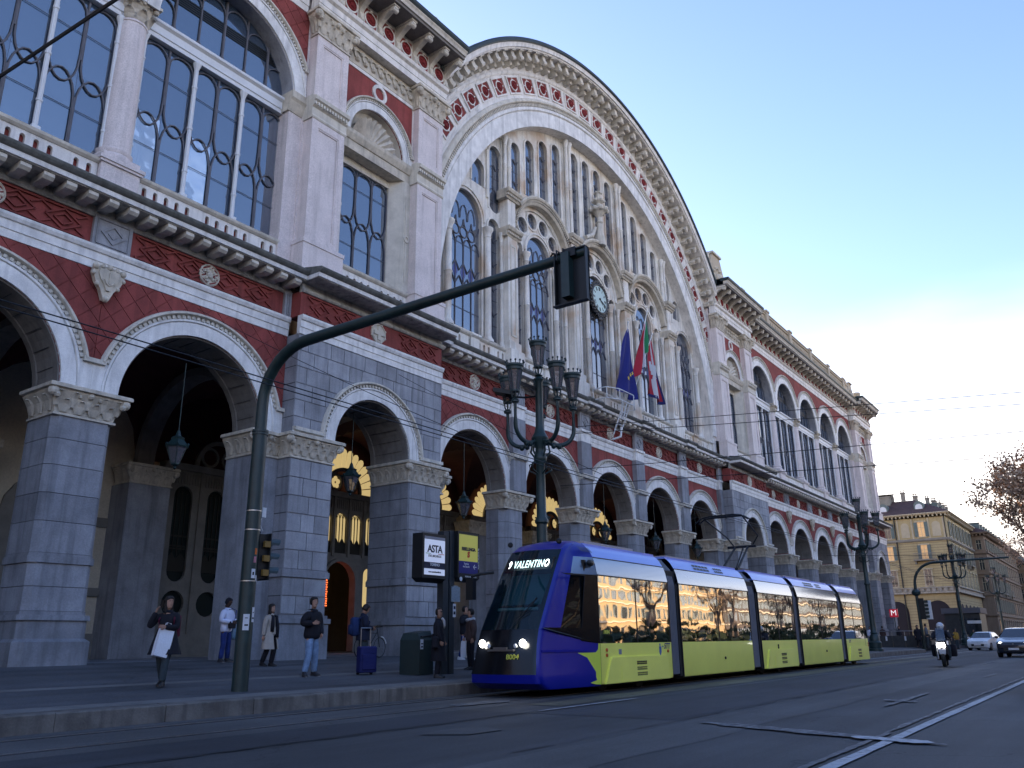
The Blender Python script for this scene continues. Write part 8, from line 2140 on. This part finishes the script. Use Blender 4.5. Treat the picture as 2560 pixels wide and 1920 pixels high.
def W2(R, p):
    k = R.scale[0]; a = R.rotation_euler[2]; return (R.location[0]+k*(p[0]*cos(a)-p[1]*sin(a)), R.location[1]+k*(p[0]*sin(a)+p[1]*cos(a)), R.location[2]+k*p[2])
# face angle: local -y -> direction; facing (-y world) = 0, facing -x = -pi/2, facing +x = +pi/2
p = person(10.0, 15.6, pz(15.6), 1.68, radians(-52), 'woman in a long black coat, phone at her ear, white paper bag on her arm', dict(eR=(-.33, -.10, 1.16), wR=(-.20, -.16, 1.46), eL=(.22, -.06, 1.14), wL=(.06, -.27, 1.16), kL=(.09, -.16, .50), aL=(.08, -.20, .10), tL=(.08, -.36, .05), kR=(-.08, .03, .49), aR=(-.08, .26, .13), tR=(-.09, .12, .035)), 'light', CBK, CGR, SHOEB, (CBK, .62, .14, False), 'long', .012, headturn=.75)
phone(W2(p, (-.115, -.09, 1.63)), (0, .2, radians(-10)), 'black phone held to the ear of the woman with the white bag')
box_bag('white_paper_bag', p, W2(p, (.0, -.30, .58)), .28, .14, .52, WHS, True, (radians(-6), radians(14), radians(-10)), 'large white paper shopping bag hanging from the arm of the woman in black')
backpack('backpack', W2(p, (.02, .13, 1.22)), radians(-52), MAR, 'maroon backpack on the woman with the white bag')
p = person(15.4, 21.1, .70, 1.72, radians(18), 'man in a white hoodie and dark cap looking down at his phone', dict(eR=(-.28, .0, 1.14), wR=(-.06, -.25, 1.10), eL=(.26, -.02, 1.14), wL=(.10, -.26, 1.14), kL=(.13, -.02, .49), aL=(.16, .0, .09), tL=(.2, -.16, .035), aR=(-.13, .02, .09), tR=(-.18, -.13, .035)), 'dark', CWH, JBL, SNB, None, 'cap', .02, SNK, nod=.5, hairm=CBK)
phone(W2(p, (.05, -.36, 1.17)), (1.0, 0, .3), 'black phone in the hands of the man in the white hoodie')
o = ob('pouch', None, None, W2(p, (-.02, -.2, .93)), rotz=.3, label='small black shoulder pouch worn in front by the man in the white hoodie', cat='bag'); g = MB(); rbox(g, -.14, .14, -.05, .04, 0, .2, .03); P('pouch_body', g, CBK, o); g = MB(); g.tube([(.1, 0, .2), (.2, .03, .5), (.08, .12, .56)], .012, 5); P('strap', g, JBL, o)
o = ob('plastic_bag', None, None, W2(p, (.34, -.05, .62)), rotz=0, label='pale blue plastic bag hanging from the arm of the man in the white hoodie', cat='bag'); g = MB(); g.loft([[(w*cos(2*pi*q/10)+.02*sin(q*2.2+z*9), w*.6*sin(2*pi*q/10), z) for q in range(10)] for z, w in ((0, .06), (.08, .12), (.25, .11), (.42, .05), (.55, .02))]); P('bag_body', g, PLB, o, smooth=True)
p = person(15.6, 19.4, pz(19.4), 1.62, radians(12), 'woman in a long beige coat with a black scarf walking towards the road', dict(wR=(-.27, .02, .86), wL=(.27, -.04, .88), kL=(.08, -.12, .5), aL=(.07, -.05, .09), tL=(.08, -.21, .035), aR=(-.08, .16, .12), tR=(-.1, .02, .035)), 'light', CBG, CBK, SHOEB, (CBG, .48, .10, True), 'wavy', .012)
o = ob('scarf', None, None, W2(p, (0, 0, 0)), rotz=radians(12), label='long black scarf of the woman in the beige coat', cat='scarf', scale=(.925,)*3); g = MB(); g.tube([(-.09, -.14, .98), (-.11, -.17, 1.2), (-.08, -.14, 1.42), (0, .09, 1.50), (.08, -.14, 1.42), (.12, -.17, 1.1), (.10, -.17, .82)], [.06, .055, .045, .05, .045, .055, .065], 8); P('scarf_cloth', g, CBK, o, smooth=True)
p = person(14.2, 16.1, pz(16.1), 1.80, radians(8), 'tall young man in a black padded jacket and light blue jeans', dict(eR=(-.30, .04, 1.16), wR=(-.20, -.20, 1.18), eL=(.28, .03, 1.14), wL=(.14, -.16, .93), kR=(-.13, -.05, .49), aR=(-.19, .0, .09), tR=(-.29, -.13, .035), kL=(.12, -.02, .49), aL=(.16, .02, .09), tL=(.14, -.14, .035)), 'light', CBK, JLT, SNB, None, 'fringe', .045, SNK, headturn=-.35)
p = person(16.55, 16.75, pz(16.75), 1.70, radians(62), 'man in a navy jacket with a blue backpack looking down at his phone', dict(eR=(-.25, .0, 1.14), wR=(-.08, -.24, 1.12), eL=(.25, -.0, 1.14), wL=(.08, -.26, 1.12), aR=(-.12, .06, .09), tR=(-.13, -.10, .035), hd0=(0, -.04, 1.53), hd1=(0, -.06, 1.63)), 'mid', CNV, CGR, SHOEB, (CNV, .80, .03, False), 'short', .03, nod=.6)
backpack('backpack', W2(p, (.0, .14, 1.2)), radians(62), cloth('blue_canvas', (.012, .03, .11)), 'blue backpack worn by the man beside the suitcase', 1.05)
phone(W2(p, (.0, -.34, 1.15)), (1.0, 0, 1.1), 'black phone in the hands of the man beside the suitcase')
p = person(16.6, 14.15, pz(14.15), 1.63, radians(35), 'woman in black coat, sunglasses and white scarf waiting by the stop column', dict(wR=(-.22, -.08, .92), wL=(.22, -.12, .93), aR=(-.09, .02, .09), aL=(.09, .02, .09)), 'mid', CBK, CBK, SHOEB, (CBK, .42, .05, False), 'short', .03, headturn=-.9)
g = MB()
for s in (-1, 1): g.ball((s*.03-.065, -.085, 1.69), .024, 8, 5, 1.2, .5, .9)
g.tube([(-.13, -.06, 1.695), (-.065, -.1, 1.69), (.01, -.09, 1.69)], .005, 5); P('sunglasses', g, PHN, p)
g = MB(); g.tube([(-.06, -.10, 1.52), (0, -.14, 1.46), (.02, -.16, 1.34), (.03, -.15, 1.26)], [.03, .04, .035, .02], 8); P('scarf', g, SCARF, p, smooth=True)
o = ob('handbag', None, None, W2(p, (-.25, .05, .75)), rotz=.6, label='black shoulder bag of the woman in sunglasses', cat='bag'); g = MB(); rbox(g, -.2, .2, -.08, .08, 0, .28, .05); P('bag_body', g, CBK, o); g = MB(); g.tube([(-.15, 0, .26), (0, .0, .75), (.15, 0, .26)], .012, 5); P('strap', g, CBK, o)
p = person(23.7, 19.0, pz(19.0), 1.76, radians(10), 'man in black jacket and blue jeans walking with a hand near his chin', dict(eR=(-.30, -.02, 1.2), wR=(-.05, -.20, 1.40), eL=(.33, .02, 1.2), wL=(.28, -.05, .98), kL=(.15, -.1, .5), aL=(.20, -.12, .09), tL=(.22, -.27, .035), aR=(-.12, .12, .1)), 'light', CBK, JBL, SNK, None, 'short', .035, SNK)
p = person(24.1, 20.2, pz(20.2), 1.74, radians(-20), 'dark haired man half hidden behind the man with a hand near his chin', {}, 'mid', CBK, CBK, SHOEB, None, 'short', .03)
p = person(19.75, 15.6, pz(15.6), 1.66, radians(-120), 'person in a brown jacket and pale scarf beside the tram nose', dict(wL=(.25, -.05, .9), wR=(-.25, -.1, .92)), 'light', cloth('brown_wool', (.08, .05, .045)), CBK, SHOEB, None, 'fringe', .03)
g = MB(); g.tube([(-.1, -.02, 1.46), (0, -.13, 1.44), (.12, 0, 1.46), (0, .1, 1.48), (-.1, -.02, 1.46)], .055, 8); P('scarf', g, SCARF, p, smooth=True)
box_bag('white_paper_bag', p, W2(p, (-.3, -.1, .35)), .36, .16, .46, WHS, True, .5, 'white paper bag carried beside the tram nose')
# far pedestrians
person(88.5, 13.2, .02, 1.75, radians(-40), 'pedestrian with a yellow hood and dark jacket at the crossing', {}, 'light', CYL, CGR, SHOEB, None, 'short', .04)
person(90.8, 12.0, .0, 1.72, radians(-100), 'pedestrian in a long green coat crossing before the small white car', dict(kL=(.09, -.2, .52), aL=(.1, -.3, .1), tL=(.1, -.42, .06), aR=(-.1, .3, .14), tR=(-.1, .16, .04)), 'mid', CGN, CBK, SHOEB, (CGN, .5, .1, False), 'long', .04)
person(77.2, 14.3, .32, 1.72, radians(-60), 'dark dressed pedestrian with wide hair before the metro wall', dict(aL=(.1, -.2, .1), aR=(-.1, .2, .1)), 'mid', CBK, CBK, SHOEB, (CBK, .6, .06, False), 'wavy', .04)
person(77.5, 13.7, .32, 1.80, radians(10), 'pedestrian in a grey jacket beside the distant signal mast', {}, 'light', cloth('grey_jacket', (.12, .13, .15)), CGR, SHOEB, None, 'short', .03)
person(88, 20.5, .4, 1.7, radians(-60), 'pedestrian in white behind the metro railing', {}, 'light', CWH, CBK, SHOEB, None, 'short', .02)
person(86, 17.5, .4, 1.68, radians(-30), 'dark haired pedestrian behind the metro railing', {}, 'light', CBK, CBK, SHOEB, None, 'long', .02)
person(84.5, 18.6, .4, 1.7, radians(70), 'pedestrian in a brown coat behind the metro railing', {}, 'light', MATS['brown_wool'], CBK, SHOEB, None, 'short', .02)
# ---- scooter and rider
MO = ob('motor_scooter', None, None, (39.0, 6.35, 0), rotz=radians(6), label='white and dark maxi scooter with side panniers riding towards the camera, headlight on', cat='scooter')
MWH = mat('scooter_white', (.55, .57, .62), .3, .05, coat=.4)
for x in (-.75, .75): g = MB(); g.sweep([(.12, -.06), (.27, -.07), (.3, 0), (.27, .07), (.12, .06)], x, .3, 0, 2*pi, 20); P('wheel', g, BELD, MO)
g = MB(); g.loft([[(x, -w, z0), (x, w, z0), (x, w*1.05, (z0+z1)/2), (x, w*.6, z1), (x, -w*.6, z1), (x, -w*1.05, (z0+z1)/2)] for x, w, z0, z1 in ((-.92, .07, .62, .78), (-.8, .16, .5, .98), (-.6, .2, .42, 1.05), (-.42, .17, .32, .8), (-.1, .16, .25, .55), (.15, .19, .3, .78), (.6, .17, .5, .84), (.95, .08, .68, .82))]); P('fairing', g, CBK, MO, smooth=True, auto=50)
g = MB(); g.box(-.985, -.93, -.12, .12, .78, .93); g.ball((-.93, -.08, .8), .07, 8, 5); g.ball((-.93, .08, .8), .07, 8, 5); P('headlight', g, HL2, MO)
g = MB(); g.loft([[(-.96, -.1, .5), (-.96, .1, .5), (-.9, .11, .46), (-.9, -.11, .46)], [(-.97, -.13, .68), (-.97, .13, .68), (-.88, .14, .7), (-.88, -.14, .7)]]); g.box(-.8, -.4, .16, .2, .3, .95); g.box(-.93, -.6, -.26, -.2, .85, 1.0); P('white_panel', g, MWH, MO)
g = MB(); g.add([(-.85, -.17, 1.0), (-.85, .17, 1.0), (-.62, .15, 1.48), (-.62, -.15, 1.48)], [(0, 1, 2, 3)]); P('windshield', g, glassmat('scooter_screen', (.1, .13, .18), .4, .05), MO)
g = MB(); g.tube([(-.5, -.4, 1.06), (-.62, 0, 1.0), (-.5, .4, 1.06)], .018, 6); g.tube([(-.6, -.28, 1.05), (-.68, -.42, 1.2)], .012, 5); g.tube([(-.6, .28, 1.05), (-.68, .42, 1.2)], .012, 5); g.ball((-.69, -.44, 1.22), .06, 6, 4, .5, 1.4, .8); g.ball((-.69, .44, 1.22), .06, 6, 4, .5, 1.4, .8); P('handlebar', g, BLACK, MO)
g = MB(); rbox(g, .2, .75, -.46, -.22, .38, .85, .08); rbox(g, .2, .75, .22, .46, .38, .85, .08); P('pannier', g, CBK, MO, smooth=True, auto=50)
g = MB(); rbox(g, -.1, .75, -.17, .17, .78, .9, .06); P('saddle', g, CBK, MO)
p = person(39.2, 6.38, 0, 1.78, radians(-90+6), 'rider in dark clothes and white helmet on the maxi scooter', dict(pel=(0, .08, .93), wst=(0, .05, 1.03), chs=(0, -.02, 1.22), nck=(0, -.06, 1.38), hd0=(0, -.07, 1.44), hd1=(0, -.08, 1.52), sL=(.18, -.03, 1.33), sR=(-.18, -.03, 1.33), eL=(.3, -.2, 1.13), eR=(-.3, -.2, 1.13), wL=(.36, -.45, 1.06), wR=(-.36, -.45, 1.06), hL=(.1, .05, .92), hR=(-.1, .05, .92), kL=(.22, -.42, .72), kR=(-.22, -.42, .72), aL=(.2, -.36, .33), aR=(-.2, -.36, .33), tL=(.2, -.5, .28), tR=(-.2, -.5, .28)), 'light', CBK, CGR, SHOEB, None, None, .04)
g = MB(); g.ball((0, -.07, 1.54), .145, 14, 9, 1, 1.15, 1.05); P('helmet', g, MWH, p, smooth=True); g = MB(); g.sweep([(.1, -.05), (.13, -.05), (.13, .05), (.1, .05)], 0, 0, 0, .1, 1); g = MB(); g.ball((0, -.12, 1.52), .118, 12, 6, 1, 1.0, .55); P('visor', g, PHN, p, smooth=True)
# bollard-like stickered things at the foot of the second lamp
